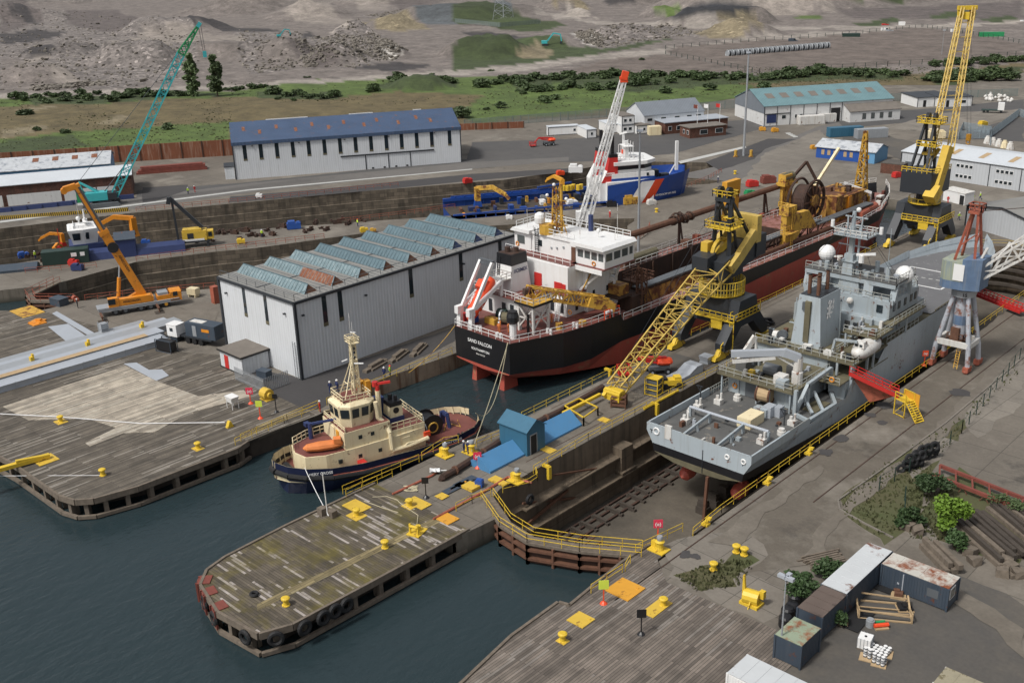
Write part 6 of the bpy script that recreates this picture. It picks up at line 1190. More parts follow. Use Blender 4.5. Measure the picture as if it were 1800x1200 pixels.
MB().rail([(-3.1,15.2,2.66),(-3.1,19.8,2.66),(3.1,19.8,2.66),(3.1,15.2,2.66)],.95,.045,.9).rail([(-3.2,12.5,4.26),(-3.2,8.8,4.26),(3.2,8.8,4.26)],.6,.045,1).build('deck_rail','cream',T)
MB().bb(-.9,.4,8.5,8.62,2.0,4.0).build('door_locker','cream',h2);MB().bb(.9,1.7,8.5,8.62,1.95,3.9).build('door','dor',h2)
for y in(7.5,10.2,13,):MB().bb(3.3 if y<9 else 3.45,3.55,y,y+.5,.4,.9).build('porthole','glass',h1)
for y in(10.5,12.2):MB().bb(3.25,3.36,y,y+.5,2.9,3.4).build('porthole','glass',h2)
MB().bb(3.45,3.55,16.4,17.6,-.2,1.4).build('engine_door','cream',h1)
mb=MB();oc=[(-1.4,-2.3),(1.4,-2.3),(2.3,-1.2),(2.3,1.2),(1.4,2.2),(-1.4,2.2),(-2.3,1.2),(-2.3,-1.2)]
mb.loft([[(x*1.0,11.4+y,4.2)for x,y in oc],[(x*1.05,11.4+y*1.05,5.4)for x,y in oc],[(x*1.12,11.4+y*1.12,6.9)for x,y in oc],[(x*1.12,11.4+y*1.12,7.1)for x,y in oc],[(x*.9,11.4+y*.9,7.5)for x,y in oc]],True);wh=mb.build('wheelhouse','cream',T)
for i in range(8):
 a,b_=Vector(oc[i]),Vector(oc[(i+1)%8]);e_=(b_-a);n_=Vector((e_.y,-e_.x)).normalized();k=2 if e_.length>2 else 1
 for j in range(k):
  p0,p1=a+e_*((j+.14)/k),a+e_*((j+.86)/k);P=lambda p,s_,z:(p.x*s_+n_.x*.05,11.4+p.y*s_+n_.y*.05,z)
  MB().add([P(p0,1.06,5.5),P(p1,1.06,5.5),P(p1,1.11,6.75),P(p0,1.11,6.75)],[(0,1,2,3)]).build('window','glass',wh)
MB().rail([(-1.8,9.5,7.5),(1.8,9.5,7.5),(2.1,13.2,7.5),(-2.1,13.2,7.5)],.9,.045,.9,closed=True).build('wheelhouse_rail','cream',T);MB().bb(-1.7,1.7,9.6,13.2,7.48,7.54).build('wheelhouse_top','maroon',wh)
mt=MB().lattice((0,12.2,7.5),(0,12.2,15.4),.8,.8,.5,.5,(1,0,0),10,.08,.05).bar((-.9,10.2,7.5),(-.2,11.8,12.0),.12).bar((.9,10.2,7.5),(.2,11.8,12.0),.12).bar((-.6,10.9,9.4),(.6,10.9,9.4),.1).bb(-.9,.9,11.6,12.8,14.6,14.7).rail([(-.9,11.6,14.7),(.9,11.6,14.7),(.9,12.8,14.7),(-.9,12.8,14.7)],.7,.04,.8,closed=True).bar((-1.1,12.2,12.6),(1.1,12.2,12.6),.1).build('mast','cream',T)
MB().bar((-1.9,11.4,11.6),(-1.0,11.8,12.1),.14).bar((.6,12,12.0),(2.0,12.6,12.3),.14).bar((-.2,12.2,15.9),(.8,12.4,16.1),.12).build('radar_scanner','white',mt)
for z in(12.9,13.6,14.1):MB().box(-.55,12,z,.2,.2,.3).box(.6,12.1,z-.3,.2,.2,.3).build('mast_lamp','dgrey',mt)
MB().cyl(-.3,12.2,15.4,.03,3,4).cyl(.3,12.2,15.4,.03,2,4).build('aerial','whited',mt)
MB().box(-1.0,13.3,7.6,1.2,.7,1.2).box(.3,13.6,7.6,.9,.7,1.6).build('foam_tank','dor',T)
fm=MB().cyl(1.6,14.4,4.2,.35,3.8,8).build('monitor_post','cream',T);MB().cyl(1.6,14.4,8.0,.3,.7,8).bar((1.5,14.2,8.9),(2.6,15.8,9.2),.28).tube((1.4,14.2,8.6),(1.4,14.2,9.2),.4,8).build('fire_monitor','red',fm)
mb=MB().path([(2.4,13.6,6.9),(2.4,13.8,4.6),(2.7,14.6,3.8),(3.5,14.8,2.6),(3.62,14.9,.3)],.3,8).path([(3.6,14.9,.1),(3.75,17.5,.2),(3.6,20.2,.4)],.3,8).path([(3.7,16.0,-.2),(3.8,17.0,.6),(3.7,18.6,.5)],.12,6).build('exhaust_pipe','cream',T)
fn=MB().taper(.3,17.0,2.66,2.2,2.0,2.3,1.9,1.7).build('funnel','cream',T);MB().taper(.3,17.0,4.96,1.95,1.75,.6,1.9,1.7).cyl(0,16.8,5.5,.3,.8,8).cyl(.6,17.3,5.5,.25,.7,8).build('funnel_top','hullblk',fn);MB().bb(-.95,1.55,15.85,15.95,2.7,3.6).bb(1.38,1.48,15.95,18,2.7,3.5).build('funnel_band','navyl',fn);MB().tube((1.3,16.95,4.4),(1.36,16.95,4.4),.42,12).build('funnel_disc','hullblk',fn);MB().taper(-1.7,15.9,2.66,1.5,1.5,2.9,1.2,1.2).build('engine_casing','navyl',T);MB().box(1.2,15.0,2.66,1.4,.9,.6).build('white_canister','white',T)
cr=MB().cyl(-2.4,6.4,1.95,.3,2.2,8).bar((-2.4,6.4,4.0),(.4,9.6,5.0),.28).box(-2.9,6.2,3.6,.8,.6,.5).build('deck_crane','navyl',T)
secs=[[(k*.85*math.cos(a),y,k*.6*math.sin(a)+.1*y*.2)for a in(i*math.pi/5 for i in range(10))]for y,k in((-2.5,.15),(-2.0,.75),(-.5,1),(1.2,.95),(2.2,.6),(2.5,.3))]
rb=tag(MB().loft(secs,True).box(.1,1.8,.3,1.0,.9,.6).build('rescue_boat','ofab',smooth=False),'orange covered rescue boat on the foredeck of the cream and navy tug','boat');rb.matrix_world=T.matrix_basis@Matrix.Translation((1.7,6.3,2.6))@Matrix.Rotation(R(-20),4,'Z')
wn=MB().tube((-1.1,22.2,.6),(1.1,22.2,.6),1.25,14).tube((-1.3,22.2,.6),(-1.1,22.2,.6),1.6,14).tube((1.1,22.2,.6),(1.3,22.2,.6),1.6,14).build('towing_winch','hullblk',T);MB().ring((1.35,22.2,.4),(1,0,0),.7,.12,12,5).build('winch_ring','yelo',wn)
MB().bar((-1.2,25,-.75),(-1.0,25,1.2),.7,.4).bar((.5,25.2,-.75),(.3,25,1.2),.5,.4).bar((-1.0,25,1.1),(.4,25,1.1),.4,.5).build('towing_bollard','navyl',T);MB().path([(2.6,20.8,-.7),(2.2,20.8,.9),(-.5,21.6,1.9),(-2.6,21,.9),(-3,20.8,-.7)],.08,5).build('towing_arch','galv',T)
for x,y in((-4.0,6.6),(1.2,2.6),(4.6,9),(4.5,19.5),(4.3,24.4),(-4.2,24)):MB().cyl(x,y,-.75,.18,.8,8).cyl(x,y+.6,-.75,.18,.8,8).build('bitt','hullblk',T)
MB().tube((-1.3,2.2,-.2),(.4,2.2,-.2),.55,10).box(1.9,3.0,-.75,1.6,.9,.7).build('anchor_windlass','hullblk',T);MB().box(4.1,10.4,-.75,1.3,.9,.9).build('deck_box','red',T);MB().box(3.3,20.2,.5,.3,.9,.7).build('hydrant_box','redo',T)
for s_ in(1,):
 a,b_=Vector(WT[2]),Vector(WT[3]);text('name','FIERY CROSS',.62,'white',T,((3.8+4.9)/2+.1,4.6,.2),(R(90),0,math.atan2(3,1.1)),width=2.9);text('name','FIERY CROSS',.5,'white',T,(5.03,23.2,-.62),(R(90),0,R(93)),width=2.6)
MB().tube((1.2,.95,.6),(1.35,.75,.6),.28,10).build('hawsepipe','drust',T)
MB().path([(1.0,24,-.7),(-1,25.6,-.68),(1.4,26.4,-.68),(-.8,27.2,-.68)],.07,4).build('tow_rope','yelo',T)
# ---------------------------------------------------------------- anchor handler with blue bow, white and red stripes
K=thing('supply_ship','offshore supply ship with blue bow, white and red diagonal stripes and long blue after deck','ship',(-182,168.5,0),R(57.5-90))
ST=[(0,[(0,-5),(5.5,-4.6),(6.5,-2),(6.6,-.3),(6.6,.1)]),(10,[(0,-6),(5.5,-5.6),(6.75,-3),(6.75,-.3),(6.75,.1)]),(37.9,[(0,-6),(5.5,-5.6),(6.75,-3),(6.75,-.3),(6.75,.1)]),(38,[(0,-6),(5.5,-5.6),(6.75,-3),(6.75,1.4),(6.75,5.0)]),(48,[(0,-6),(4.2,-5),(5.8,-2.4),(6.6,2),(6.8,5.9)]),(54,[(0,-6),(2.4,-4.4),(3.8,-2),(5.4,2),(6.2,6.2)]),(58.5,[(0,-5.5),(.9,-4),(1.6,-1.5),(3.0,2.2,.4),(4.2,6.5,.6)]),(60.4,[(0,-5),(.1,-3.6),(.2,-1),(.7,2.6,.5),(1.7,6.7,1.0)])]
hull('hull',K,ST,['kblue'],[0]*4)
def side(mb,y0,y1,z0,z1,k0,k1,sx=1):
 for i in range(6):
  f0,f1=i/6,(i+1)/6
  def P(f,e):
   y=y0+(k0)*f if e==0 else y1+(k1)*f;z=z0+(z1-z0)*f
   hb=6.75 if y<38 else 6.75-(y-38)*.0;q=[s_ for s_ in ST if s_[0]<=y][-1];q2=([s_ for s_ in ST if s_[0]>y]or[ST[-1]])[0];t_=(y-q[0])/max(q2[0]-q[0],.01)
   pr=[(a[0]+(c[0]-a[0])*t_,a[1]+(c[1]-a[1])*t_)for a,c in zip(q[1],q2[1])];x=pr[-1][0]
   for a,c in zip(pr,pr[1:]):
    if a[1]<=z<=c[1]:x=a[0]+(c[0]-a[0])*(z-a[1])/max(c[1]-a[1],.01)
   return((x+.28)*sx,y,z)
  for j in range(4):
   A,B,C_,D_=P(f0,0),P(f0,1),P(f1,1),P(f1,0);L_=lambda p,q,t_:tuple(p[k]+(q[k]-p[k])*t_ for k in range(3))
   mb.add([L_(A,B,j/4),L_(A,B,(j+1)/4),L_(D_,C_,(j+1)/4),L_(D_,C_,j/4)],[(0,1,2,3)])
 return mb
side(MB(),41.6,45.2,-2.4,5.4,5.0,5.0).build('white_stripe','white',K);side(MB(),45.2,48.2,-2.4,5.6,5.0,4.4).build('red_stripe','redo',K)
t_=text('ship_name','KINGDOM OF FIFE',1.0,'white',K,(5.62,53.4,1.3),(R(103),0,R(103.5)),width=6.0)
deck('after_deck',K,[(6.5,.1),(6.6,37.9)],.0,'timberd');deck('fore_deck',K,[(6.6,47.5),(5.9,54),(3.8,59),(1.3,61)],4.6,'kblue')
MB().bb(-6.75,-6.1,0,38,1.4,2.2).bb(-6.75,-6.5,2,36,2.2,2.6).bb(-6.75,-6.5,0,38,0,1.4).build('far_bulwark','kblue',K);MB().bb(6.3,6.75,0,38,.9,1.25).build('near_bulwark','kblue',K)
mb=MB()
for i in range(14):mb.bar((-6.5,3+i*2.4,.0),(-6.2,3+i*2.4,2.6),.25);mb.bar((6.5,3+i*2.4,.0),(6.5,3+i*2.4,1.1),.25)
mb.bar((-6.4,24,3.0),(-6.4,33,3.6),.4).build('bulwark_stay','kblue',K)
MB().bb(-6.4,6.4,38,50,.6,5.6).build('superstructure','white',K);MB().bb(-5.6,5.6,39.5,50.4,5.6,7.4).build('upper_house','white',K);MB().bb(-5.62,5.66,39.4,50.5,5.7,6.3).build('blue_band','kblue',K)
mb=MB();mb.prism([(-5,40.5),(5,40.5),(5,48),(3.4,50.4),(-3.4,50.4),(-5,48)],7.4,9.4);br=mb.build('bridge','white',K);mb=MB();mb.prism([(-5.06,40.44),(5.06,40.44),(5.06,48.02),(3.44,50.46),(-3.44,50.46),(-5.06,48.02)],8.2,9.1);mb.build('window_band','glass',br)
mb=MB();mb.prism([(-5.8,40),(5.8,40),(5.8,48.4),(3.8,51.2),(-3.8,51.2),(-5.8,48.4)],9.4,10.2);mb.build('bridge_roof','white',K)
for x,y in((5.7,48.6),(4.9,50.42)):MB().box(x-.1,y,6.5,.5,.5,.7).build('window','glass',K)
mb=MB().bar((0,45,10.2),(0,45,14.2),.9).rail([(-4,41,10.2),(4,41,10.2),(4,48,10.2)],1,.06,1.2)
for i in range(9):mb.bar((-2.5+i*.6,44+i%3,10.2),(-2.5+i*.6,44+i%3,13+(i*7)%3*.6),.14)
mb.bb(-2,2,44,46.4,13,13.15).bar((-4.5,46,10.2),(-4.5,46,15),.5).build('mast','white',K);MB().bar((-5.4,45.4,15),(-3.4,46.6,15.7),.5).build('radar_scanner','white',K)
MB().box(-.8,44.6,11,1.4,.9,.9).build('red_locker','redo',K)
for x in(4.2,-4.2):
 fn=MB().profile([(36.6,.6),(41.0,.6),(41.0,11.5),(39.0,11.5),(38.4,8.2),(36.6,5)],x-1.1,x+1.1).build('funnel','white',K);MB().profile([(36.9,5.4),(41.05,5.4),(41.05,11.4),(38.95,11.4),(38.4,8.2)],x-1.14,x+1.14).build('funnel_band','red',fn);MB().profile([(38.9,11.4),(41.05,11.4),(41.05,12.2),(38.9,12.2)],x-1.13,x+1.13).build('funnel_top','hullblk',fn);MB().bar((x,40,12),(x,40,16.5),.7).build('exhaust','hullblk',fn)
 MB().bb(x+1.1,x+1.17,37.9,40.2,7.0,7.8).build('funnel_sign','white',fn)
text('lettering','BRIGGS',.7,'red',K,(5.40,39.05,7.15),(R(90),0,R(90)),width=2.0)
MB().bar((0,58.4,6),(0,58.4,13.2),.7).bar((-1,57,5),(0,58.4,8),.3).build('foremast','white',K);MB().box(-1.5,53,4.6,2,2,1.6).box(1.6,54.5,4.6,1.6,2,1.2).build('anchor_winch','dgrey',K);MB().box(-3.6,52,4.6,1.2,.9,3.0).build('red_frame','redo',K)
def knuckle(par,x,y,z,sc,a,mat,base):
 c,n=math.cos(a),math.sin(a);P=lambda u,v,h:(x+(u*c-v*n)*sc,y+(u*n+v*c)*sc,z+h*sc)
 MB().taper(x,y,z,1.9*sc,1.9*sc,1.5*sc,1.4*sc,1.4*sc).build('crane_base',M[base],par);MB().bar(P(0,0,1.4),P(0,0,4.6),1.5*sc,1.3*sc).build('crane_column',M[mat],par)
 MB().bar(P(-.3,0,4.4),P(4.2,0,5.0),.9*sc,1.0*sc).bar(P(4.0,0,5.1),P(7.6,0,3.4),.7*sc,.9*sc).bar(P(7.4,0,3.6),P(8.6,0,2.4),.5*sc,.6*sc).build('crane_arm',M[mat],par)
knuckle(K,-2.2,7.8,.6,1.0,R(50),'yelo','kblue');knuckle(K,-4.8,30,1.2,.8,R(200),'dor','kblue')
for i in range(44):MB().box(rnd.uniform(-5.4,5.8),rnd.uniform(3,37),.0,rnd.uniform(.5,2.2),rnd.uniform(.5,1.8),rnd.uniform(.5,1.9)).build('deck_cargo',M[rnd.choice(['kblue','yelo','dgrey','dgrey','rust','white','navyl','ora'])],K)
for i in range(6):MB().cyl(-3.8+rnd.uniform(-1,1),30+i*.9,2.3,.55,1.3,8).build('yellow_drum','yelb',K)
# ---------------------------------------------------------------- small navy workboat with white wheelhouse in the same dock
B=thing('workboat','small navy workboat with white panoramic wheelhouse in the far dry dock','boat',G(137,443,0),R(66-90))
ST=[(-7,[(0,-5),(2.4,-4.6),(3.6,-2.6),(3.8,-.6)]),(4,[(0,-5),(2.4,-4.6),(3.7,-2.6),(4.0,-.4)]),(9,[(0,-4.6),(1.2,-3.6),(2.2,-1.8),(3.0,.6)]),(12,[(0,-3),(.1,-2),(.2,-1),(.6,1.2)])]
hull('hull',B,ST,['navyl'],[0]*3);deck('deck',B,[(3.7,-6.9),(3.9,4),(2.9,9),(.5,11.9)],-.7,'dgrey')
MB().bb(-3.2,3.2,-1.5,5.5,-.7,2.3).build('deckhouse','navyl',B);mb=MB();mb.loft([[(x*k,y*k+1.8,z)for x,y in((-2.7,-2.6),(2.7,-2.6),(3,0),(2.6,2.8),(-2.6,2.8),(-3,0))]for z,k in((2.3,.92),(3.2,.98),(5.0,1.16),(5.6,1.2),(5.8,1.05))],True);w_=mb.build('wheelhouse','white',B)
for i in range(5):MB().add([(-2.35+i*.98,-.72,3.3),(-1.55+i*.98,-.72,3.3),(-1.52+i*1.02,-1.22,4.9),(-2.45+i*1.02,-1.22,4.9)],[(0,1,2,3)]).build('window','glass',w_)
for y in(-.6,1.2):MB().add([(2.84,y+.2,3.3),(2.98,y+1.6,3.3),(3.5,y+1.7,4.9),(3.2,y+.1,4.9)],[(0,1,2,3)]).build('window','glass',w_)
MB().cyl(0,2.5,5.8,.3,3.4,8,.15).bb(-1.8,1.8,2,3,6.6,6.8).rail([(-2.6,0,5.8),(2.6,0,5.8),(2.6,4,5.8)],.5,.05,1).bar((-1.2,2.5,7.4),(1.2,2.5,7.4),.2).build('mast','white',B);MB().ball(-2.6,1.2,6.8,.5,10,6).cyl(-2.6,1.2,5.8,.15,.8,6).build('radar_dome','white',B);MB().cyl(-1.6,1.4,5.8,.04,6,4).build('aerial','whited',B)
MB().box(-4.4,-3.8,-.6,1.8,1.2,1.5).bar((-4.6,-3.4,.9),(-4.6,-3.4,4.6),.16).build('red_winch','red',B);knuckle(B,1.2,-4.6,-.6,.55,R(160),'ora','ora')
# ================================================================ CRANES
def bogie(par,x,y,mat='yelb',rz=0):
 b=MB().profile([(-1.9,.35),(-1.2,.35),(-1.0,.15),(1.0,.15),(1.2,.35),(1.9,.35),(1.7,.9),(.6,1.0),(.35,1.5),(-.35,1.5),(-.6,1.0),(-1.7,.9)],-.45,.45).profile([(-.9,1.0),(.9,1.0),(.4,1.75),(-.4,1.75)],-.3,.3).build('bogie',M[mat],par,loc=(x,y,0));
 for k in(-1.4,-.5,.5,1.4):MB().tube((-.2,k,.36),(.2,k,.36),.3,8).build('wheel','drust',b)
def portal(name,label,cx,cy,gx,gy,hz,legw,mat='dgrey',label2=None):
 t=thing(name,label,'crane',(cx,cy,0));hx,hy=gx/2,gy/2
 mb=MB()
 for sx in(-1,1):
  for sy in(-1,1):bogie(t,sx*hx,sy*hy)
  mb.profile([(-hy,1.5),(-hy+1.6,1.5),(-1.8,4.4),(1.8,4.4),(hy-1.6,1.5),(hy,1.5),(hy,2.6),(2.9,hz-2.2),(2.3,hz),(-2.3,hz),(-2.9,hz-2.2),(-hy,2.6)],sx*hx-.85,sx*hx+.85)
 mb.bb(-hx+.8,hx-.8,-2.4,2.4,hz-3.4,hz).bb(-hx+.8,hx-.8,-2.9,2.9,hz-4.2,hz-3.4)
 mb.build('portal',M[mat],t);return t
# --- crane with its jib laid down on the pier
c=portal('quay_crane','yellow and dark grey quay crane with its lattice jib laid down on the pier',-85,136.2,8.0,12.4,8.6,1.6)
MB().rail([(3.9,-3.4,5.8),(3.9,3.4,5.8)],1.1,.05,1.1).bb(4.0,5.0,-4,3.4,5.6,5.72).rail([(5,-4,5.72),(5,3.4,5.72)],1.1,.05,1.1).rail([(-2.6,-4.2,5.72),(5,-4.2,5.72)],1.1,.05,1.1).bb(-2.6,5,-4.3,-3.3,5.6,5.72).ladder((4.6,-4.1,.3),(4.6,-4.1,5.7),.7,(1,0,0),.06).rail([(4.4,-6.6,1.4),(4.4,-4.4,2.6)],1.1,.06,1).build('access_platform','yelb',c);MB().bb(1.0,3.0,-4.35,-4.28,4.2,5.5).build('sign_board','yelb',c)
MB().cyl(0,0,8.6,2.3,1.2,20).build('slew_ring','dgrey',c);sc=MB()
sc.lathe(0,0,[(3.55,0),(3.6,.15),(3.6,.2)],24,8.7);n_=16
for i in range(n_):a=i*2*math.pi/n_;sc.bar((3.5*math.cos(a),3.5*math.sin(a),8.8),(3.5*math.cos(a),3.5*math.sin(a),11.0),.14)
for z in(8.8,9.9,11.0):sc.ring((0,0,z),(0,0,1),3.5,.07,24,4)
sc.build('slew_guard','yelb',c);M['meshy']=paint('yellow_mesh',(.42,.33,.08),.6,.2);ms=MB()
for i in range(48):a=i*2*math.pi/48;ms.bar((3.46*math.cos(a),3.46*math.sin(a),8.8),(3.46*math.cos(a),3.46*math.sin(a),11),.2,.02)
ms.build('guard_mesh','meshy',c)
MB().cyl(0,0,9.8,1.6,2.6,14).build('slew_column','dgrey',c)
MB().profile([(-3.4,11.6),(2.2,11.6),(2.2,12.6),(7.6,13.4),(8.2,16.4),(3.4,16.4),(2.0,15.8),(-3.4,14.4)],-1.9,2.3).bb(-2.1,2.5,5.6,8.4,13.4,16.8).build('machinery_house','dgrey',c)
MB().profile([(-5.0,12.8),(-2.6,12.8),(-2.6,15.6),(-5.0,15.2)],-2.4,.4).build('drive_cab','dgrey',c)
jb=MB();A=Vector((2.4,-.8,13.8));
for x in(-2.2,2.6):jb.bar((x,4.6,17.6),(x,.6,14.9),.9,1.7).bar((x,.9,15.0),(x*.98,-2.0,13.2),.9,1.6)
jb.bb(-2.6,3.0,4.6,5.9,16.0,20.2).build('jib_tail','cry',c)
lt=MB();lt.lattice((.2,-1.6,13.4),(.6,-9.6,10.4),4.4,2.2,3.6,2.0,(1,0,0),5,.1,.055);lt.lattice((.6,-9.6,10.4),(1.9,-29.4,2.3),3.6,2.0,2.2,1.6,(1,0,0),13,.1,.055)
lt.build('jib','cry',c);MB().bb(.6,3.2,-30.2,-28.8,.9,2.4).bar((.8,-29.5,2.2),(.8,-30.6,1.4),.5).tube((.5,-29.8,2.0),(3.3,-29.8,2.0),.5,10).build('jib_head','yelb',c)
tw=MB()
for x in(-1.3,1.6):tw.bar((x,-1.0,14.4),(x*.75,-.6,23.6),.55).bar((x,5.2,16.4),(x*.75,-.2,23.4),.4).bar((x*.9,1.4,15.2),(x*.75,-.2,22.6),.3)
tw.bb(-1.4,1.6,-1.3,.3,19.4,19.9).bb(-1.2,1.4,-1.1,.3,23.2,23.8).build('tower','dgrey',c)
for x in(-.7,.8):MB().tube((x-.25,-.4,24.6),(x+.25,-.4,24.6),.85,12).tube((x-.25,-.5,22.4),(x+.25,-.5,22.4),.6,10).build('rope_sheave','hullblk',c)
MB().rail([(-1.9,-2.6,19.4),(2.6,-2.6,19.4),(2.6,1.2,19.4),(-1.9,1.2,19.4)],1.0,.05,.9,closed=True).bb(-1.9,2.6,-2.6,1.2,19.28,19.4).build('tower_platform','yelb',c);MB().rail([(-1.6,-1.2,23.9),(1.8,-1.2,23.9),(1.8,.6,23.9),(-1.6,.6,23.9)],1.0,.05,.9,closed=True).bb(.4,1.8,-1.2,.6,20.8,20.9).build('tower_platform','yelb',c)
MB().ring((-.3,-.5,15.0),(1,0,0),2.2,.34,18,6).bar((-1.4,-2.6,13.6),(.4,1.6,17.2),.9).box(-1.6,-2.2,14.4,1.2,1.6,2.6).build('luffing_gear','yel',c)
MB().tube((-.6,-.4,24.0),(.8,-27,4),.03,4).tube((.4,-.4,24.0),(1.8,-27,4),.03,4).build('hoist_rope','dgrey',c)
# --- crane with its jib raised
c=portal('quay_crane','yellow and black quay crane with its tall lattice jib raised against the sky',-84.4,210.2,7.6,12.2,8.6,1.6);c['label']='yellow and black quay crane with its lattice jib raised high by the dredger bow'
MB().bb(4.0,5.0,-4,3.4,5.6,5.72).rail([(5,-4,5.72),(5,3.4,5.72)],1.1,.06,1.1).rail([(-2.6,-4.2,5.72),(5,-4.2,5.72)],1.1,.06,1.1).bb(-2.6,5,-4.3,-3.3,5.6,5.72).ladder((4.6,-4.1,.3),(4.6,-4.1,5.7),.7,(1,0,0),.07).rail([(4.4,-6.6,1.4),(4.4,-4.4,2.6)],1.1,.07,1).build('access_platform','yelb',c);MB().bb(1.0,3.0,-4.35,-4.28,4.2,5.5).build('sign_board','yelb',c)
MB().cyl(0,0,8.6,1.7,2.6,16).build('slew_column','dgrey',c);sc=MB().lathe(0,0,[(3.2,0),(3.2,.15)],20,8.75).ring((0,0,9.8),(0,0,1),3.1,.06,20,4)
for i in range(12):a=i*math.pi/6;sc.bar((3.1*math.cos(a),3.1*math.sin(a),8.9),(3.1*math.cos(a),3.1*math.sin(a),9.8),.1)
sc.build('slew_guard','yelb',c)
mb=MB();mb.prism([(-3.6,-4.2),(2.6,-4.2),(3.4,-2),(3.4,3.2),(-3.6,3.2)],11.2,15.4);mb.build('machinery_house','dgrey',c);MB().rail([(-3.6,-4.2,15.4),(2.6,-4.2,15.4),(3.4,-2,15.4),(3.4,3,15.4)],1.0,.06,1.0).build('house_rail','yelb',c)
tw=MB()
for x in(-2.2,1.0):tw.bar((x,-3.4,15.4),(x*.5-.1,-.4,25.4),.42).bar((x*.6,1.6,15.4),(x*.5-.1,-.2,25.4),.42).bar((x*.8,-1.6,15.4),(x*.6,1.2,20.4),.35)
tw.bb(-1.4,.8,-.6,.2,21,21.4).build('tower','dgrey',c);MB().rail([(-2.6,-1.8,24.9),(2.2,-1.8,24.9),(2.2,1.4,24.9),(-2.6,1.4,24.9)],1.0,.06,1,closed=True).bb(-2.6,2.2,-1.8,1.4,24.75,24.9).build('tower_platform','yelb',c);MB().rail([(-2,-2.2,20.4),(2,-2.2,20.4),(2,.4,20.4)],1,.06,1).bb(-2,2,-2.2,.4,20.3,20.4).build('tower_platform','yelb',c)
for x in(-.9,.5):MB().tube((x-.3,-.3,26),(x+.3,-.3,26),.75,10).build('rope_sheave','hullblk',c)
B0,T0=Vector((2.9,1.0,15.0)),Vector((4.5,12.5,45.6))
B0=Vector((1.6,1.2,18.6));T0=Vector((-.4,11.5,45.8))
for x in(2.4,):MB().bar((x+.6,-2.8,11.4),(x+1.0,.4,20.4),1.5,1.9).bar((x+.4,-4.6,10.4),(x+.6,-2.4,12.4),2.4,2.2).build('jib_tail','yel',c)
jl=MB();d_=(T0-B0);sv=Vector((.72,.69,0))
for s_ in(-1,1):o_=sv*s_*1.15;jl.lattice(B0+o_*1.7,T0+o_*.95,.7,1.8,.6,1.0,sv,18,.1,.05)
for k in range(11):q=B0.lerp(T0,k/10.);jl.bar(q-sv*1.6,q+sv*1.6,.13)
jl.build('jib','cry',c);MB().bar(T0-sv*1.9,T0+sv*1.9,.8).bar(T0-sv*1.4+Vector((0,.2,-1.6)),T0-sv*1.4,.8).bar(T0+sv*1.4+Vector((0,.2,-2.4)),T0+sv*1.4,.5).box(T0.x,T0.y,T0.z-2.2,1.6,1.2,1.4).build('jib_head','yelb',c)
hk=T0+Vector((1.5,2.5,0));MB().tube(T0+Vector((.6,.6,-.6)),(hk.x+1,hk.y+1,20.5),.03,4).tube(T0+Vector((-.2,.6,-.6)),(hk.x+.4,hk.y+.6,20.5),.03,4).build('hoist_rope','dgrey',c);MB().cyl(hk.x+.7,hk.y+.8,19.2,.55,1.3,8).ring((hk.x+.7,hk.y+.8,18.8),(0,1,0),.4,.12,10,5).build('hook_block','dor',c)
MB().box(-.2,.4,18.4,2.2,2.4,.4).bar((-1,1,15.4),(1.4,1.0,19.6),.7).build('luffing_gear','yel',c)
# --- old tripod-legged crane in faded red, white and blue
M['tripod']=paint('flaking_leg_paint',(.40,.42,.46),.7,.3,.5,rust=.35,rcol=(.20,.08,.05),rscale=.6);M['cabp']=paint('faded_green_blue_cab',(.30,.33,.25),.6,.25,.35,streak=.6,scol=(.14,.20,.30));M['cabb']=paint('faded_blue_cab',(.11,.17,.27),.6,.3,.6,streak=.4,scol=(.28,.28,.26))
e=thing('tripod_crane','old dockside crane on splayed legs with flaking red, white and blue paint','crane',(-53.1,150.4,0))
for sx in(-1,1):
 for sy in(-1,1):
  lg=MB().tube((sx*2.6,sy*2.1,.9),(sx*2.35,sy*1.9,3.6),.36,10).tube((sx*2.35,sy*1.9,3.5),(sx*1.0,sy*.85,11.3),.34,10).build('leg','tripod',e);MB().box(sx*2.6,sy*2.1,.25,.8,1.5,.75).tube((sx*2.6-.15,sy*2.1-.5,.35),(sx*2.6+.15,sy*2.1-.5,.35),.33,8).tube((sx*2.6-.15,sy*2.1+.5,.35),(sx*2.6+.15,sy*2.1+.5,.35),.33,8).build('bogie','redr',lg)
mb=MB()
for a,b_ in(((-2.3,-1.9),(2.3,-1.9)),((2.3,-1.9),(2.3,1.9)),((2.3,1.9),(-2.3,1.9)),((-2.3,1.9),(-2.3,-1.9))):mb.bar((*a,4.0),(*b_,4.0),.5,.8)
mb.build('tie_frame','whited',e);MB().cyl(0,0,4.4,.95,6.6,14).build('centre_column','tripod',e);MB().cyl(0,0,6.6,1.0,1.4,14).build('column_band','cabb',e);MB().cyl(0,0,4.2,1.4,.15,12).rail([(-1.2,-1.2,4.3),(1.2,-1.2,4.3),(1.2,1.2,4.3)],1,.05,.8).bb(-.7,.5,-1.4,-.6,4.3,6.2).build('column_platform','rust',e);MB().ladder((1.0,-2.4,.4),(.9,-1.4,4.3),.5,(1,0,0),.05).build('ladder','yelo',e)
MB().cyl(0,0,11.0,1.7,1.0,18).build('slew_head','galv',e);text('number','15',.7,'hullblk',e,(.75,-1.58,11.25),(R(90),0,R(20)),ext=.02);MB().cyl(0,0,12,1.35,.5,14).build('slew_ring','drust',e)
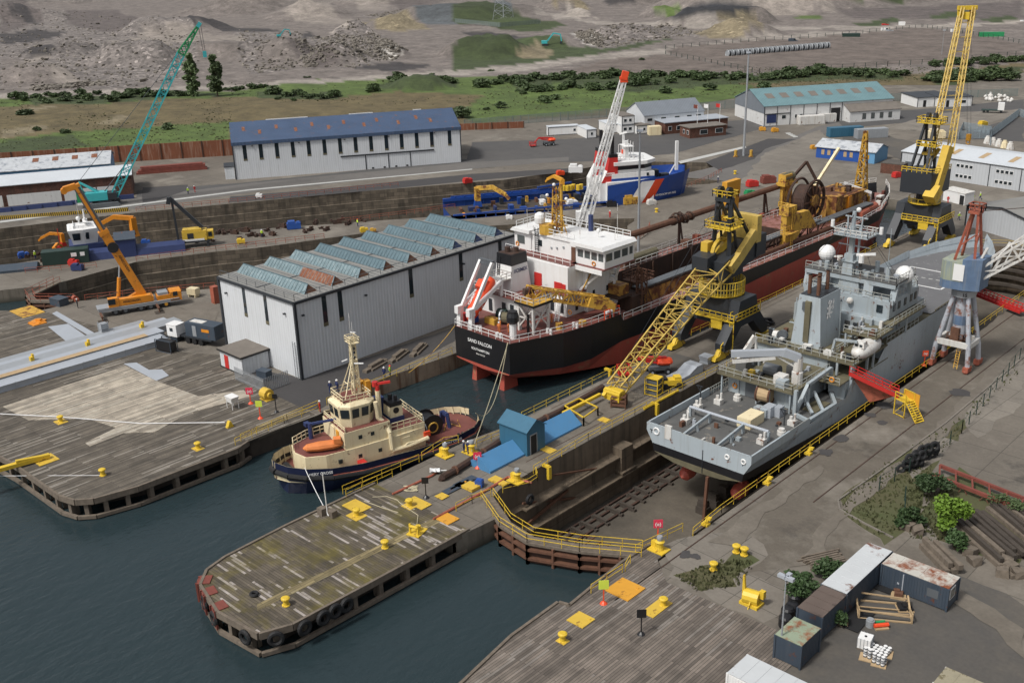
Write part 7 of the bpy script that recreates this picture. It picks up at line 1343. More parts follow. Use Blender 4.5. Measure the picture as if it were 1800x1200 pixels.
mb=MB();mb.prism([(-2.9,-2.0),(-2.2,-2.6),(.6,-2.6),(2.6,-1.6),(2.6,1.8),(-2.2,2.4),(-2.9,1.6)],12.4,13.6);mb.build('cab_base','cabb',e);mb=MB();mb.prism([(-2.9,-2.0),(-2.2,-2.6),(.2,-2.6),(.2,2.2),(-2.2,2.4),(-2.9,1.6)],13.6,16.4);mb.build('machinery_cab','cabp',e);mb=MB();mb.prism([(.2,-2.6),(.6,-2.6),(2.6,-1.6),(2.6,1.8),(.2,2.0)],13.6,17.0);mb.build('cab','cabb',e);MB().bb(-.9,.6,-2.72,-2.62,13.8,16.2).build('white_panel','white',e)
rf_=MB()
for x,y in((-1.4,-1.4),(1.4,-1.4),(1.4,1.2),(-1.4,1.2)):rf_.bar((x,y,16.4),(x*.3+.3,y*.3,23.4),.3)
rf_.bb(-.6,1.0,-.8,.8,23.2,23.6).rail([(-.6,-.8,23.6),(1.2,-.8,23.6),(1.2,.8,23.6),(-.6,.8,23.6)],1,.07,.8,closed=True).bar((-1,-1,18.5),(1.1,-1,20.5),.18).bar((1.1,-.9,18.5),(.9,.8,20.5),.18).build('red_gantry','redr',e)
jb=MB();A,B_=Vector((1.6,.3,14.4)),Vector((14.5,6.4,25.6));mid=A.lerp(B_,.62);sv=Vector((-.35,.9,0))
def span(mb,a,b_,w0,w1,h0,h1,n):mb.lattice(a,b_,w0,h0,w1,h1,(-.42,.9,0),n,.14,.08)
span(jb,A,mid,1.6,2.6,1.4,2.6,4);jb.build('jib_foot','whited',e);j2=MB();span(j2,mid,mid.lerp(B_,.42),2.6,2.4,2.6,2.4,2);j2.build('jib_band','redr',e);j3=MB();span(j3,mid.lerp(B_,.42),B_+(B_-A)*.5,2.4,1.2,2.4,1.2,5);j3.build('jib_end','whited',e)
MB().bar((.4,0,23.5),B_,.08).build('luffing_rope','drust',e);MB().bar((.8,-.2,14),(2.6,-.4,18.6),.3).bar((2.4,2.2,13.4),(4.4,3.0,19.0),.3).build('jib_strut','whited',e)
# --- teal crawler crane
k=thing('crawler_crane','teal crawler crane with long green tipped lattice jib by the brick shed','crane',(-260.3,121.2,0),R(61))
for y in(-2.6,2.6):MB().profx([(-3.6,.5),(-3.1,0),(3.1,0),(3.6,.5),(3.1,1.1),(-3.1,1.1)],y-.5,y+.5).build('crawler_track','mgrey',k)
MB().bb(-1.6,1.6,-2,2,.6,1.4).cyl(0,0,1.3,1.2,.4,14).build('carbody','dgrey',k);MB().bb(-5.4,.8,-1.6,1.6,1.6,3.6).build('machinery_house','tealr',k);MB().bb(.8,3.0,-1.7,1.7,1.6,3.3).build('cab','dgrey',k);MB().bb(-6.6,-5.0,-1.7,1.7,1.5,4.4).build('counterweight','green',k);MB().bb(-6.7,-4.9,-1.75,-1.7,.9,1.5).build('warning_board','white',k)
tip=Matrix.Rotation(-R(61),4,'Z')@(Vector((-260.3,121.2,0))*-1+Vector((-261.5,132.8,0)));
def tipfor(px,py):
 o=Vector((0,0,CAM_H));d=FW+RT*((px-900)/F_PX)+UP*((600-py)/F_PX);n_=Vector((math.sin(R(57)),-math.cos(R(57)),0));t=((Vector((-260.3,121.2,0))-o).dot(n_))/d.dot(n_);return o+d*t
Mi=(Matrix.Translation((-260.3,121.2,0))@Matrix.Rotation(R(61),4,'Z')).inverted()
tp=Mi@tipfor(352,40);g1=Mi@tipfor(318,95);ft=Vector((2.4,0,2.4));bk=Mi@tipfor(138,320)
MB().lattice(ft,g1,1.7,1.7,1.7,1.7,(0,1,0),22,.15,.085).build('jib','tealr',k);MB().lattice(g1,g1.lerp(tp,.9),1.7,1.7,.5,.5,(0,1,0),6,.15,.1).build('jib_tip','green',k);MB().bar(g1.lerp(tp,.86),tp,.9).build('jib_head','tealr',k)
MB().bar((-1.2,-.9,3.4),bk,.42).bar((-1.2,.9,3.4),bk,.42).bar((-4.8,0,3.6),bk,.25).build('back_mast','tealr',k);MB().tube(bk,g1.lerp(tp,.9),.06,4).tube(Vector((0,0,3.4)),ft.lerp(g1,.3),.12,4).build('pendant_rope','dgrey',k)
hk=tp+Vector((.3,0,-7));MB().tube(tp,hk,.05,4).tube(tp+Vector((-.6,0,0)),hk+Vector((-.5,0,0)),.05,4).build('hoist_rope','dgrey',k);MB().box(hk.x-.2,hk.y,hk.z-1.4,.9,.5,1.5).build('hook_block','tealr',k)
# --- orange five-axle mobile crane
m5=thing('mobile_crane','orange five axle mobile crane with its telescopic boom raised beside the lower dry dock','crane',(-177.6,78.6,0),R(69))
fr=Mi5=(Matrix.Translation((-177.6,78.6,0))@Matrix.Rotation(R(69),4,'Z')).inverted()
MB().bb(-.6,13.6,-1.3,1.3,.95,1.55).bb(-.8,3.2,-1.35,1.35,1.55,1.7).build('chassis','galv',m5);MB().bb(-.6,13.4,-1.34,-1.3,1.5,1.6).build('stripe','white',m5)
for x in(2.2,3.9,6.6,8.3,11.0):
 for y in(-1.05,1.05):w_=MB().tube((x,y-.22,.68),(x,y+.22,.68),.68,16).build('wheel','black',m5);MB().tube((x,y-.25,.68),(x,y+.25,.68),.32,10).build('rim',M['dor' if x==11 else 'mgrey'],w_)
MB().profile([(-1.3,1.1),(1.3,1.1),(1.3,2.7),(.9,3.0),(-.9,3.0),(-1.3,2.7)],11.9,13.9).bb(9.6,11.9,-1.3,1.3,1.6,2.4).build('drivers_cab','ora',m5);MB().bb(12.4,13.2,-1.36,-1.28,2.0,2.8).bb(13.86,13.96,-1.1,1.1,1.95,2.8).build('window','glass',m5);MB().bb(9.8,11.6,-1.1,1.1,2.4,2.9).build('engine_deck','galv',m5)
MB().bb(1.6,8.6,-1.35,-.1,1.7,2.9).bb(6.8,9.0,-1.3,1.3,1.7,2.6).build('superstructure','ora',m5);MB().profile([(-1.5,1.7),(-.3,1.7),(-.3,3.3),(-1.4,3.3)],1.2,2.9).build('crane_cab','ora',m5);MB().bb(1.18,2.4,-1.55,-.35,2.2,3.2).build('window','glass',m5);text('lettering','AINSCOUGH',.55,'hullblk',m5,(5.2,-1.37,2.2),(R(90),0,0),width=3.0)
for x in(-.4,9.3):MB().bar((x,-1.3,.9),(x+.1,-3.6,.8),.35).cyl(x+.1,-3.6,.12,.12,.8,8).bar((x,1.3,.9),(x+.1,3.4,.8),.35).build('outrigger','rust',m5);
for x in(-.3,9.4):MB().box(x,-3.6,.02,1.6,1.6,.12).build('outrigger_mat','timberd',m5)
def plane5(px,py):
 o=Mi5@Vector((0,0,CAM_H));d=(Mi5.to_3x3()@(FW+RT*((px-900)/F_PX)+UP*((600-py)/F_PX)));t=(.3-o.y)/d.y;return o+d*t
b0,b1,b2=plane5(252,520),plane5(182,408),plane5(133,327)
MB().bar(b0,b1,1.1,1.5).bar(b1.lerp(b0,.03),b1+(b1-b0)*.03,1.35,1.75).build('boom_base_section','ora',m5);MB().bar(b1,b2,.9,1.1).build('boom_inner_section','mgrey',m5);MB().bar(b1+Vector((-.1,-.5,0)),b2+Vector((-.1,-.48,0)),.12,.5).build('boom_stripe','ora',m5);MB().bar(b2,b2+Vector((-2.0,0,-.4)),1.0,1.0).tube(b2+Vector((-2,-.5,-.6)),b2+Vector((-2,.5,-.6)),.55,10).bar(b2.lerp(b1,.03),b2+(b2-b1)*.03,1.1,1.4).build('boom_head','ora',m5)
q=b0.lerp(b1,.78);MB().tube(q+Vector((0,-1.0,0)),q+Vector((0,-.6,0)),.95,16).build('hose_reel','hullblk',m5);lo=plane5(208,521);hi=b0.lerp(b1,.6);MB().tube(lo.lerp(hi,.45),hi,.16,8).build('luffing_rod','galv',m5);MB().tube(lo,lo.lerp(hi,.5),.34,10).bar(plane5(218,528),b0.lerp(b1,.08),.7,.5).build('luffing_cylinder','ora',m5)
tx=text('lettering','AINSCOUGH',1.0,'hullblk',m5,b0.lerp(b1,.5)+Vector((0,-.58,-.3)),(0,0,0),width=3.4);dv=(b0-b1).normalized();tx.matrix_local=Matrix.Translation(b0.lerp(b1,.52)+Vector((0,-.57,0)))@Matrix((dv,Vector((0,-1,0)).cross(dv),Vector((0,-1,0)))).transposed().to_4x4()@Matrix.Scale(tx.scale.x,4)
# --- small yellow crane with folded dark jib standing in the far dock
y_=thing('dock_crane','small yellow crane with folded dark grey jib standing at the far dock edge','crane',G(345,432),R(57));
MB().bb(-2.6,2.6,-1.3,1.3,1.5,3.6).bb(-2.4,1.6,-1.2,1.2,3.6,4.0).build('machinery_house','yel',y_);MB().bb(2.6,4.0,-1.1,.9,1.6,3.4).build('cab','yel',y_);MB().bb(-1.5,-.2,-1.36,-1.28,2.0,3.2).build('louvre','dgrey',y_);MB().bb(-2.5,2.0,-1.35,-1.29,1.5,1.9).build('sign_board','white',y_);MB().bb(2.9,3.7,-1.2,-1.08,2.2,3.2).build('window','glass',y_)
MB().bar((1.8,0,4.0),(-4.2,0,11.2),.7).bar((-4.2,0,11.2),(-4.6,0,9.8),.9).build('jib','dgrey',y_);MB().bar((-3.8,0,11),(-3.5,0,1.0),.45).build('folded_jib','dgrey',y_);MB().bb(-4.2,3.2,-1.5,1.5,1.1,1.5).bar((-3.6,-1.2,0),(-3.6,-1.2,1.2),.4).bar((2.6,-1.2,0),(2.6,-1.2,1.2),.4).bar((2.6,1.2,0),(2.6,1.2,1.2),.4).build('base','dgrey',y_)
# --- white lattice jib crane behind the dredger
wj=thing('lattice_crane','crane with red tipped white lattice jib rising behind the dredger bridge','crane',(-139,170,0));
def onplane(px,py,P,n_):o=Vector((0,0,CAM_H));d=FW+RT*((px-900)/F_PX)+UP*((600-py)/F_PX);n_=Vector(n_);return o+d*((Vector(P)-o).dot(n_)/d.dot(n_))-Vector((-139,170,0))
PL=(-132,158,0);f0,f1=onplane(1015,432,PL,(-.70,.72,0)),onplane(1096,140,PL,(-.70,.72,0));sv=Vector((.72,.70,0));jl=MB()
for s_ in(-1,1):jl.lattice(f0+sv*s_*1.0,f1+sv*s_*.35,.75,1.8,.5,.7,sv,26,.085,.05)
for k_ in range(14):q=f0.lerp(f1,k_/13.);jl.bar(q-sv*(1.3-.06*k_),q+sv*(1.3-.06*k_),.09)
jl.build('jib','white',wj);MB().bar(f1-sv*.7,f1+sv*.8,1.0).bar(f1,f1+(f1-f0).normalized()*1.6,1.2).build('jib_head','redo',wj);q=f0.lerp(f1,.16);MB().bar(q-sv*1.7+Vector((0,0,1)),q+sv*1.7+Vector((0,0,1)),1.4,1.9).build('jib_sheave_box','white',wj)
MB().box(f0.x,f0.y,-2,3.4,3.4,4).box(f0.x,f0.y,2,2.4,2.4,max(f0.z-1.5,.5)).build('base','redr',wj)
# ================================================================ RAILINGS, GATES, DOCK EDGE FITTINGS
def railing(label,pts,mat='yelb',h=1.1,r_=.025,step=2.6,px=True):
 P=[G(*p)for p in pts]if px else[Vector(p)for p in pts];t=thing('railing',label,'railing',P[0]);Q=[p-P[0]for p in P];ps=MB();rl=MB()
 for a,b in zip(Q,Q[1:]):
  n=max(1,round((b-a).length/step))
  for i in range(n+1):q=a.lerp(b,i/n);ps.bar(q,q+Vector((0,0,h)),r_*2.2)
  for f in(1,.52):rl.bar(a+Vector((0,0,h*f)),b+Vector((0,0,h*f)),r_*2)
 ps.build('posts',M[mat],t);rl.build('rails',M[mat],t);return t
railing('long yellow railing along the dry dock coping beside the dirt road',[(1218,942),(1268,901),(1577,681),(1640,637)])
railing('yellow railing along the dry dock edge beyond the tripod crane',[(1642,636),(1720,578),(1800,520)])
railing('short yellow railing beside the red lifebuoy sign near the dry dock gate',[(1117,973),(1200,934)])
railing('yellow railing at the corner of the brown jetty beside the orange hatch',[(1039,1043),(1094,1007)]);railing('short yellow railing linking the brown jetty to the dock gate',[(1099,1005),(1108,990)])
railing('yellow railing along the pier wall above the grey ship stern',[(938,832),(1034,774),(1116,730),(1175,697)]);railing('yellow railing along the pier wall beside the parked boom lift',[(1178,695),(1260,655),(1310,626)]);railing('yellow railing along the pier wall between the two quay cranes',[(1330,612),(1585,466),(1640,443)]);railing('yellow railing curving round the head of the dry dock',[(-78.9,203.5,0),(-78.2,211.5,0),(-75.2,216,0),(-70,219.2,0),(-64,218.8,0),(-59,215,0),(-56,209,0)],px=False)
railing('yellow railing around the pier corner above the dock gate',[(884,866),(930,855),(945,845),(942,834)]);railing('yellow railing along the concrete pier edge before the dock gate',[(802,898),(830,884),(863,873)])
railing('short yellow railing beside the dark blue stair house',[(838,786),(889,765)]);railing('long yellow railing along the dredger side of the pier',[(917,737),(1060,666),(1192,602)]);railing('yellow railing beside the dredger hull behind the lowered jib crane',[(1215,590),(1350,530),(1420,496)]);railing('yellow railing beside the dredger bow by the tall crane',[(1500,460),(1540,436)])
railing('outer yellow railing of the tug berth walkway',[(603,868),(737,812)]);railing('inner yellow railing of the tug berth walkway',[(609,875),(690,838)]);railing('yellow railing by the two men in blue overalls',[(742,808),(781,782),(806,778)])
railing('yellow railing along the timber jetty opposite the tug bow',[(414,783),(500,745),(560,722)]);railing('second yellow railing behind the one opposite the tug bow',[(424,776),(505,740),(560,716)]);railing('yellow railing along the workshop quay behind the tug mast',[(575,712),(650,682)]);railing('yellow railing along the rust streaked quay beside the workshop',[(652,681),(720,652),(795,622)])
for lb,p in(('red railing along the lower dock edge behind the orange mobile crane',[(150,528),(260,516),(378,506)]),('red railing along the strip between the two far docks',[(45,480),(170,470)]),('red railing along the strip above the lower dock wall',[(240,459),(380,441),(570,419)]),('red railing behind the workshop along the strip between docks',[(600,392),(700,380),(800,366)]),('red railing along the dock edge beside the striped blue ship',[(1068,352),(1125,348),(1200,334),(1245,316),(1268,303)]),('red railing at the head of the lower dock',[(1045,449),(1105,432),(1138,412),(1142,398)]),('red railing along the far wall top of the upper dock',[(240,372),(450,353),(700,327)])):railing(lb,p,'redr',1.1,.035,2.2)
def caisson(name,label,pts,w_,mat,rmat,z=.05,depth=5,red=False):
 P=[Vector(p)for p in pts];t=thing(name,label,'dock gate',(P[0].x,P[0].y,0));o=Vector((P[0].x,P[0].y,0));Q=[p-o for p in P]
 def off(k,s_):
  d=(Q[min(k+1,len(Q)-1)]-Q[max(k-1,0)]).normalized();return Q[k]+Vector((d.y,-d.x,0))*s_
 n=len(Q);L_=[off(k,w_/2)for k in range(n)];R_=[off(k,-w_/2)for k in range(n)]
 wk=MB();wk.loft([[tuple(a+Vector((0,0,z))),tuple(b+Vector((0,0,z))),tuple(b+Vector((0,0,z-.3))),tuple(a+Vector((0,0,z-.3)))]for a,b in zip(L_,R_)],True);wk.build('walkway',mat,t)
 bd=MB();bd.loft([[tuple(a*1+Vector((0,0,z-.3))),tuple(b+Vector((0,0,z-.3))),tuple(b+Vector((0,0,-depth))),tuple(a+Vector((0,0,-depth)))]for a,b in zip([off(k,w_*.25)for k in range(n)],[off(k,-w_*.4)for k in range(n)])],True);bd.build('gate_leaf','drust',t)
 rb=MB()
 for k in range(n-1):
  for s_ in(-.8,-1.9):rb.bar(off(k,w_*.42)+Vector((0,0,s_)),off(k+1,w_*.42)+Vector((0,0,s_)),.55,.3)
  m_=max(1,round((Q[k+1]-Q[k]).length/2.6))
  for i in range(m_+1):q=off(k,w_*.5).lerp(off(k+1,w_*.5),i/m_);rb.bar(q+Vector((0,0,-.2)),q+Vector((0,0,-3.4)),.28)
 rb.build('gate_rib','rust',t);MB().rail([tuple(a+Vector((0,0,z)))for a in L_],1.15,.028,2.2).build('outer_rail',M[rmat],t);MB().rail([tuple(a+Vector((0,0,z)))for a in R_],1.15,.028,2.2).build('inner_rail',M[rmat],t);return t
caisson('dock_gate','rusty curved dry dock gate with yellow railed timber walkway on top',[(-78.3,76.4,0),(-72.6,73.5,0),(-68.2,72.9,0),(-63.0,75.2,0),(-57.4,78.6,0)],1.5,'timber','yelb')
caisson('dock_gate','red railed mitre gate at the mouth of the lower far dock',[(-204.6,82.6,0),(-200.4,75.2,0),(-196.4,74.3,0),(-190.2,79.0,0)],1.4,'timber','redr')
a,b=G(0,386),G(226,371);hz=thing('hazard_barrier','long yellow and black striped barrier along the edge of the far dock','barrier',a);d=b-a;n=66
MB().bar((0,0,.45),d+Vector((0,0,.45)),.3,.9).build('barrier_body','yel',hz);mb=MB();nn=Vector((d.y,-d.x,0)).normalized()*.16
for i in range(n):p=d*(i/n);q=d*((i+.55)/n);mb.add([p+nn+Vector((0,0,.02)),q+nn+Vector((0,0,.02)),q+nn+d*.012+Vector((0,0,.9)),p+nn+d*.012+Vector((0,0,.9))],[(0,1,2,3)]);mb.add([p+nn+d*.012+Vector((0,0,.91)),q+nn+d*.012+Vector((0,0,.91)),q-nn+d*.012+Vector((0,0,.91)),p-nn+d*.012+Vector((0,0,.91))],[(0,1,2,3)])
mb.build('black_stripes','hullblk',hz)
def piece(name,label,cat,mb,mat,loc=(0,0,0),rz=0,group=None):
 o=mb.build(name,M[mat]if isinstance(mat,str)else mat);o.location=loc;o.rotation_euler=(0,0,rz);return tag(o,label,cat,group)
p0=None
for i in range(9):
 q=G(6+i*27,373-i*2.9);
 if 60<6+i*27<60:continue
 if p0 is None:p0=piece('barrier_block','first navy barrier block of the row along the whitewashed wall','barrier',MB().profx([(-.5,0),(.5,0),(.35,1.1),(-.35,1.1)],-2.0,2.0),'navyl',q,R(61-90),'navy barrier blocks by the brick shed')
 else:copy_tree(p0,q,label=ORD[i]+' navy barrier block of the row along the whitewashed wall')
piece('steel_stack','low stack of red painted steel beams on the tarmac beside the long hall','steel stack',MB().box(0,0,0,20,3,.5).box(0,.1,.55,19,2.7,.5).box(.5,0,1.1,18,2.4,.5).box(0,.1,1.65,17.6,2,.3),'rrust',G(303,301),R(58))
# ---------------------------------------------------------------- lamp masts
def mast(label,px,h,r_,lean=None):
 t=thing('lamp_mast',label,'lamp mast',px);MB().cyl(0,0,0,r_,h,10,r_*.55).build('pole','galv',t);MB().cyl(0,0,h,r_*1.6,.25,10).box(.4,0,h+.1,.7,.4,.3).box(-.4,0,h+.1,.7,.4,.3).box(0,.4,h+.1,.4,.7,.3).build('lamp_head','lgalv',t)
 return t
mast('very tall grey lamp mast with yellow guards at its foot on the roadway',G(1307,274),29,.38);mast('tall grey lamp mast standing behind the dredger bridge with a red box on it',G(1122,447),25,.3);mast('slim grey lamp mast with twin floodlights beside the rusty green container',G(1371,1158),8.4,.1);mast('thin lamp post standing by the far dark yard fence',G(1655,98),12,.12)
for dx in(-14,13):piece('bollard_guard','yellow guard post on the '+('hall' if dx<0 else 'navy shed')+' side of the tall roadway mast','guard post',MB().cyl(0,0,0,.45,2.0,10).box(0,0,0,1,1,.3),'yelo',G(1307+dx,276),0,'guard posts of the tall mast')
# ---------------------------------------------------------------- bollards and plates
def bol():return MB().lathe(0,0,[(.42,0),(.42,.08),(.3,.12),(.27,.62),(.45,.72),(.45,.86),(.3,.95)],14)
B1=None
for lb,p,pl in(('yellow mooring bollard on the mossy pier by the tyre fenders',(503,1063),0),('yellow mooring bollard on its concrete base in the middle of the mossy pier walkway',(677,962),0),('yellow mooring bollard on a square plate near the big jetty repair boards',(107,741),1.3),('yellow mooring bollard on an orange plate near the jetty edge',(348,788),1.1),('orange and yellow mooring bollard near the rounded jetty corner',(181,835),0),('yellow mooring bollard on a square plate in front of the pale plates',(627,906),1.5),('yellow mooring bollard with rope coiled on its long plate',(720,889),1.2),('small yellow mooring bollard alone on the brown jetty',(989,1126),.8),('yellow mooring bollard on a long plate in the middle of the brown jetty',(1166,1064),0),('yellow mooring bollard on the grass patch beside the slab',(1254,1001),0),('yellow half of the twin bollard on the pale slab, taller looking',(1294,970),0),('yellow half of the twin bollard on the pale slab beside its mate',(1308,975),0),('yellow bollard on the dock apron behind the lower dock head',(1181,392),0),('yellow bollard on the dock apron near the white round tank',(1154,373),0),('yellow bollard on the quay by the bow of the striped ship',(1292,306),0)):
 t=thing('bollard',lb,'bollard',G(*p,.06));bol().build('post','yelb',t)
 if pl:MB().box(0,0,0,pl*1.3,pl*1.1,.05).build('base_plate','yel',t)
def plate(label,c,a,b,mat='yel',h=.08,rz=0,name='deck_plate'):return piece(name,label,'plate',MB().box(0,0,0,a,b,h).box(a*.3,b*.3,h,.3,.2,.06),mat,G(*c,.07),rz)
plate('pale yellow deck plate behind the bollard by the leaning pole',(627,890),3.0,2.0);plate('long yellow deck plate under the coiled rope',(735,884),3.0,1.6);plate('small yellow deck plate near the grey sheets',(777,872),1.3,1.2);plate('domed yellow deck plate beside the blue box',(828,857),1.8,1.5,h=.35);plate('yellow deck plate crossed by the long pipe',(872,844),1.5,1.3,h=.2);plate('second yellow deck plate crossed by the long pipe',(884,850),1.2,1.0,h=.15);plate('ochre steel plate at the corner of the concrete pier',(787,912),2.0,1.8,'dor');plate('yellow deck plate at the door of the dark blue stair house',(962,790),2.2,1.3);plate('yellow plate beside the square yellow frame',(1062,738),1.4,1.2)
plate('orange hinged plate hatch on the brown jetty by the railing',(1099,1036),2.9,2.9,'dor',.12);plate('long yellow deck plate in the middle of the brown jetty',(1155,1068),1.4,3.2);plate('yellow square deck plate with a chain hook on the brown jetty',(1021,1089),2.0,1.9);plate('yellow triangular deck plate at the end of the yellow spud arm',(80,808),2.6,2.6);plate('orange base plate on the timber jetty by the inlet',(66,568),2.4,2.4,'ora',.15);plate('pale yellow hatch on the corner of the jetty inlet',(48,548),6,4,'yelo',.1);plate('grey steel sheet on the pier with an orange bracket, first of two',(818,846),1.1,3.2,'slate');plate('grey steel sheet on the pier beside its orange bracket',(798,858),1.1,3.2,'slate');plate('orange flat bracket lying between the two grey sheets',(808,852),.35,3,'dor')
piece('spud_arm','long yellow steel arm lying on the timber jetty edge','arm',MB().bar((0,0,.5),(-1.5,-9.5,.6),.7,.5).bar((.1,0,.6),(-.6,-4,1.0),.5,.3),'yelb',G(88,806))
mr=MB().box(0,0,0,1.6,2.0,.12).bar((-.5,-.6,0),(-.5,-.6,1.3),.18).bar((.5,-.6,0),(.5,-.6,1.3),.18).tube((-.5,-.6,1.0),(.5,-.6,1.0),.18,8).tube((0,.3,.1),(0,.3,.7),.3,10)
piece('rope_roller','yellow rope roller on the edge of the mossy pier','roller',mr,'yelb',G(733,935,.07),.3)
def capstan(label,p,rz=0):t=thing('capstan',label,'capstan',G(*p,.06),rz);MB().box(0,0,0,2.0,1.6,.12).lathe(.1,0,[(.5,.1),(.4,.5),(.42,1.0),(.55,1.1),(.3,1.25)],12).box(-.7,.2,.1,.6,.5,.7).build('base','yelb',t);MB().lathe(.1,0,[(.3,0),(.35,.3),(.3,.5)],10,1.25).build('cap','galv',t);return t
capstan('yellow capstan with grey cap beside the pier corner railing',(908,845));capstan('yellow capstan with white cap by the lifebuoy sign',(1158,966));capstan('yellow capstan near the man in blue overalls on the tug berth',(782,800));capstan('small yellow capstan by the rope of the dredger',(828,795))
wm=thing('winch_machine','yellow winch machine with tall fin standing on the concrete slab','winch',G(1320,1062));MB().tube((-.8,0,.8),(.7,.3,.8),.75,12).box(0,.1,0,2,1.4,.3).box(.9,.5,.9,.5,.5,.8).build('drum','yelb',wm);MB().profx([(-1.0,.2),(-.55,.2),(-.85,3.0),(-1.0,3.0)],-.1,.15).bar((.2,-.9,0),(.2,-.4,.9),.1).build('fin','yelb',wm)
for lb,p in(('yellow horn fender bracket on the pier wall below the square frame',(1069,652)),('yellow horn fender bracket on the pier wall above the buttress',(1151,712)),('yellow horn fender bracket on the pier wall above the dock gate post',(961,822))):piece('fender_bracket',lb,'bracket',MB().box(.2,0,-1.4,.4,.5,1.7).box(-.3,0,.1,1.0,.45,.3),'yelb',G(*p)+Vector((.2,0,0)))
for lb,p in(('yellow mooring hook on the coping below the grey ship quarter',(1413,797)),('yellow mooring hook by the start of the long dry dock railing',(1232,921)),('yellow mooring hook on the coping nearer the red gangway',(1340,849))):piece('mooring_hook',lb,'hook',MB().box(0,0,0,.8,.7,.3).tube((0,0,.3),(.2,.2,.9),.25,8).box(.3,.2,.7,.5,.4,.3),'yelb',G(*p)+Vector((.5,.2,0)))
def sign(label,p,h,w_,mat,post,txt=None,rz=0,tall=None,tsize=.5):
 t=thing('sign',label,'sign',G(*p,.06),rz);MB().bar((0,0,0),(0,0,h),.12).lathe(0,0,[(.4,0),(.3,.12),(.1,.3)],8).build('post',M[post],t);b_=MB().bb(-w_/2,w_/2,-.1,-.05,h-.1,h-.1+(tall or w_)).build('board',M[mat],t)
 if txt:text('lettering',txt,tsize,M['white' if mat!='lime' else 'hullblk'],t,(0,-.12,h+.18),(R(90),0,0),width=w_*.62)
 return t
sign('square red lifebuoy sign on a red post beside the dry dock gate',(1156,952),1.9,1.0,'pink','redo','(o)',R(45));sign('square red lifebuoy sign on the end of the blue hatch cover',(840,822),1.3,1.0,'pink','redo','(o)',R(45));sign('square red lifebuoy sign on a red post by the white skip',(441,709),1.6,1.0,'pink','redo','(o)',R(45));sign('red lifebuoy sign by the dry dock railing near the tripod crane',(1624,642),1.6,.9,'redo','redo','(o)',R(45))
sign('lime yellow notice on a red stand on the brown jetty',(1061,1060),1.8,1.0,'lime','redo',None,R(45),1.0);sign('lime yellow notice on a red stand by the tug railing',(458,735),1.9,.9,'lime','redo',None,R(45),.9);sign('black board on a black stand on the brown jetty',(1127,1114),2.0,.9,'hullblk','hullblk',None,R(45));sign('black board on a black stand beside the coiled rope on the pier',(749,874),2.0,.8,'hullblk','hullblk',None,R(45));sign('black board on a black stand in front of the yellow winch',(486,724),2.2,.7,'hullblk','hullblk',None,R(45))
# ---------------------------------------------------------------- people
def person_mesh(pose):
 me=bpy.data.meshes.new('body');ob=bpy.data.objects.new('tmp',me);C.objects.link(ob)
 if pose==0:V=[(0,0,.95),(0,0,1.2),(0,.01,1.42),(0,.02,1.53),(0,.03,1.62),(0,.03,1.74),(.1,0,.9),(.11,.01,.5),(.11,0,.08),(.12,.14,.04),(-.1,0,.9),(-.11,.01,.5),(-.11,0,.08),(-.12,.14,.04),(.2,0,1.4),(.27,-.02,1.14),(.25,.1,.9),(.25,.13,.82),(-.2,0,1.4),(-.27,-.02,1.14),(-.25,.1,.9),(-.25,.13,.82)]
 else:V=[(0,0,.93),(0,.03,1.2),(0,.06,1.42),(0,.08,1.53),(0,.1,1.62),(0,.1,1.74),(.1,0,.9),(.11,.2,.52),(.11,.26,.08),(.12,.4,.06),(-.1,0,.9),(-.11,-.06,.5),(-.11,-.34,.14),(-.12,-.24,.04),(.2,.05,1.4),(.27,-.12,1.16),(.25,-.12,.92),(.25,-.1,.84),(-.2,.05,1.4),(-.27,.14,1.16),(-.24,.3,.98),(-.22,.36,.92)]
 Ed=[(0,1),(1,2),(2,3),(3,4),(4,5),(0,6),(6,7),(7,8),(8,9),(0,10),(10,11),(11,12),(12,13),(2,14),(14,15),(15,16),(16,17),(2,18),(18,19),(19,20),(20,21)]
 rr=[.15,.145,.15,.06,.09,.07,.1,.075,.055,.05,.1,.075,.055,.05,.08,.058,.045,.045,.08,.058,.045,.045]
 me.from_pydata(V,Ed,[]);sm=ob.modifiers.new('skin','SKIN');
 for i,v in enumerate(me.skin_vertices[0].data):v.radius=(rr[i]*1.1,rr[i]*1.05);v.use_root=(i==0)
 sb=ob.modifiers.new('sub','SUBSURF');sb.levels=1;bpy.context.view_layer.update()
 out=bpy.data.meshes.new_from_object(ob.evaluated_get(bpy.context.evaluated_depsgraph_get()));bpy.data.objects.remove(ob);return out
POSE=[person_mesh(0),person_mesh(1)];OUT={'hivis':('hivis','nfab'),'navy':('nfab','nfab'),'orange':('ofab','ofab'),'red':('red','red'),'dark':('kfab','kfab')};BODY={}
def person(label,loc,rz,outfit='hivis',pose=0,hat='white'):
 key=(outfit,pose)
 if key not in BODY:
  me=POSE[pose].copy();me.name='body';me.materials.clear()
  for q in(OUT[outfit][1],OUT[outfit][0],'skin','hullblk'):me.materials.append(M[q])
  for p in me.polygons:c=p.center;p.material_index=3 if c.z<.11 else 2 if c.z>1.52 or(abs(c.x)>.2 and c.z<.93)else 1 if c.z>.93 or abs(c.x)>.2 else 0;p.use_smooth=True
  BODY[key]=me
 t=thing('person',label,'person',loc,rz);o=bpy.data.objects.new('body',BODY[key]);C.objects.link(o);o.parent=t
 y=.03 if pose==0 else .1;hm=MB().lathe(0,y,[(.17,0),(.135,.02),(.13,.08),(.09,.14),(.02,.165)],10,1.68).build('helmet',M[hat],t);MB().box(0,y+.11,1.6,.05,.05,.05).build('nose','skin',t);return t
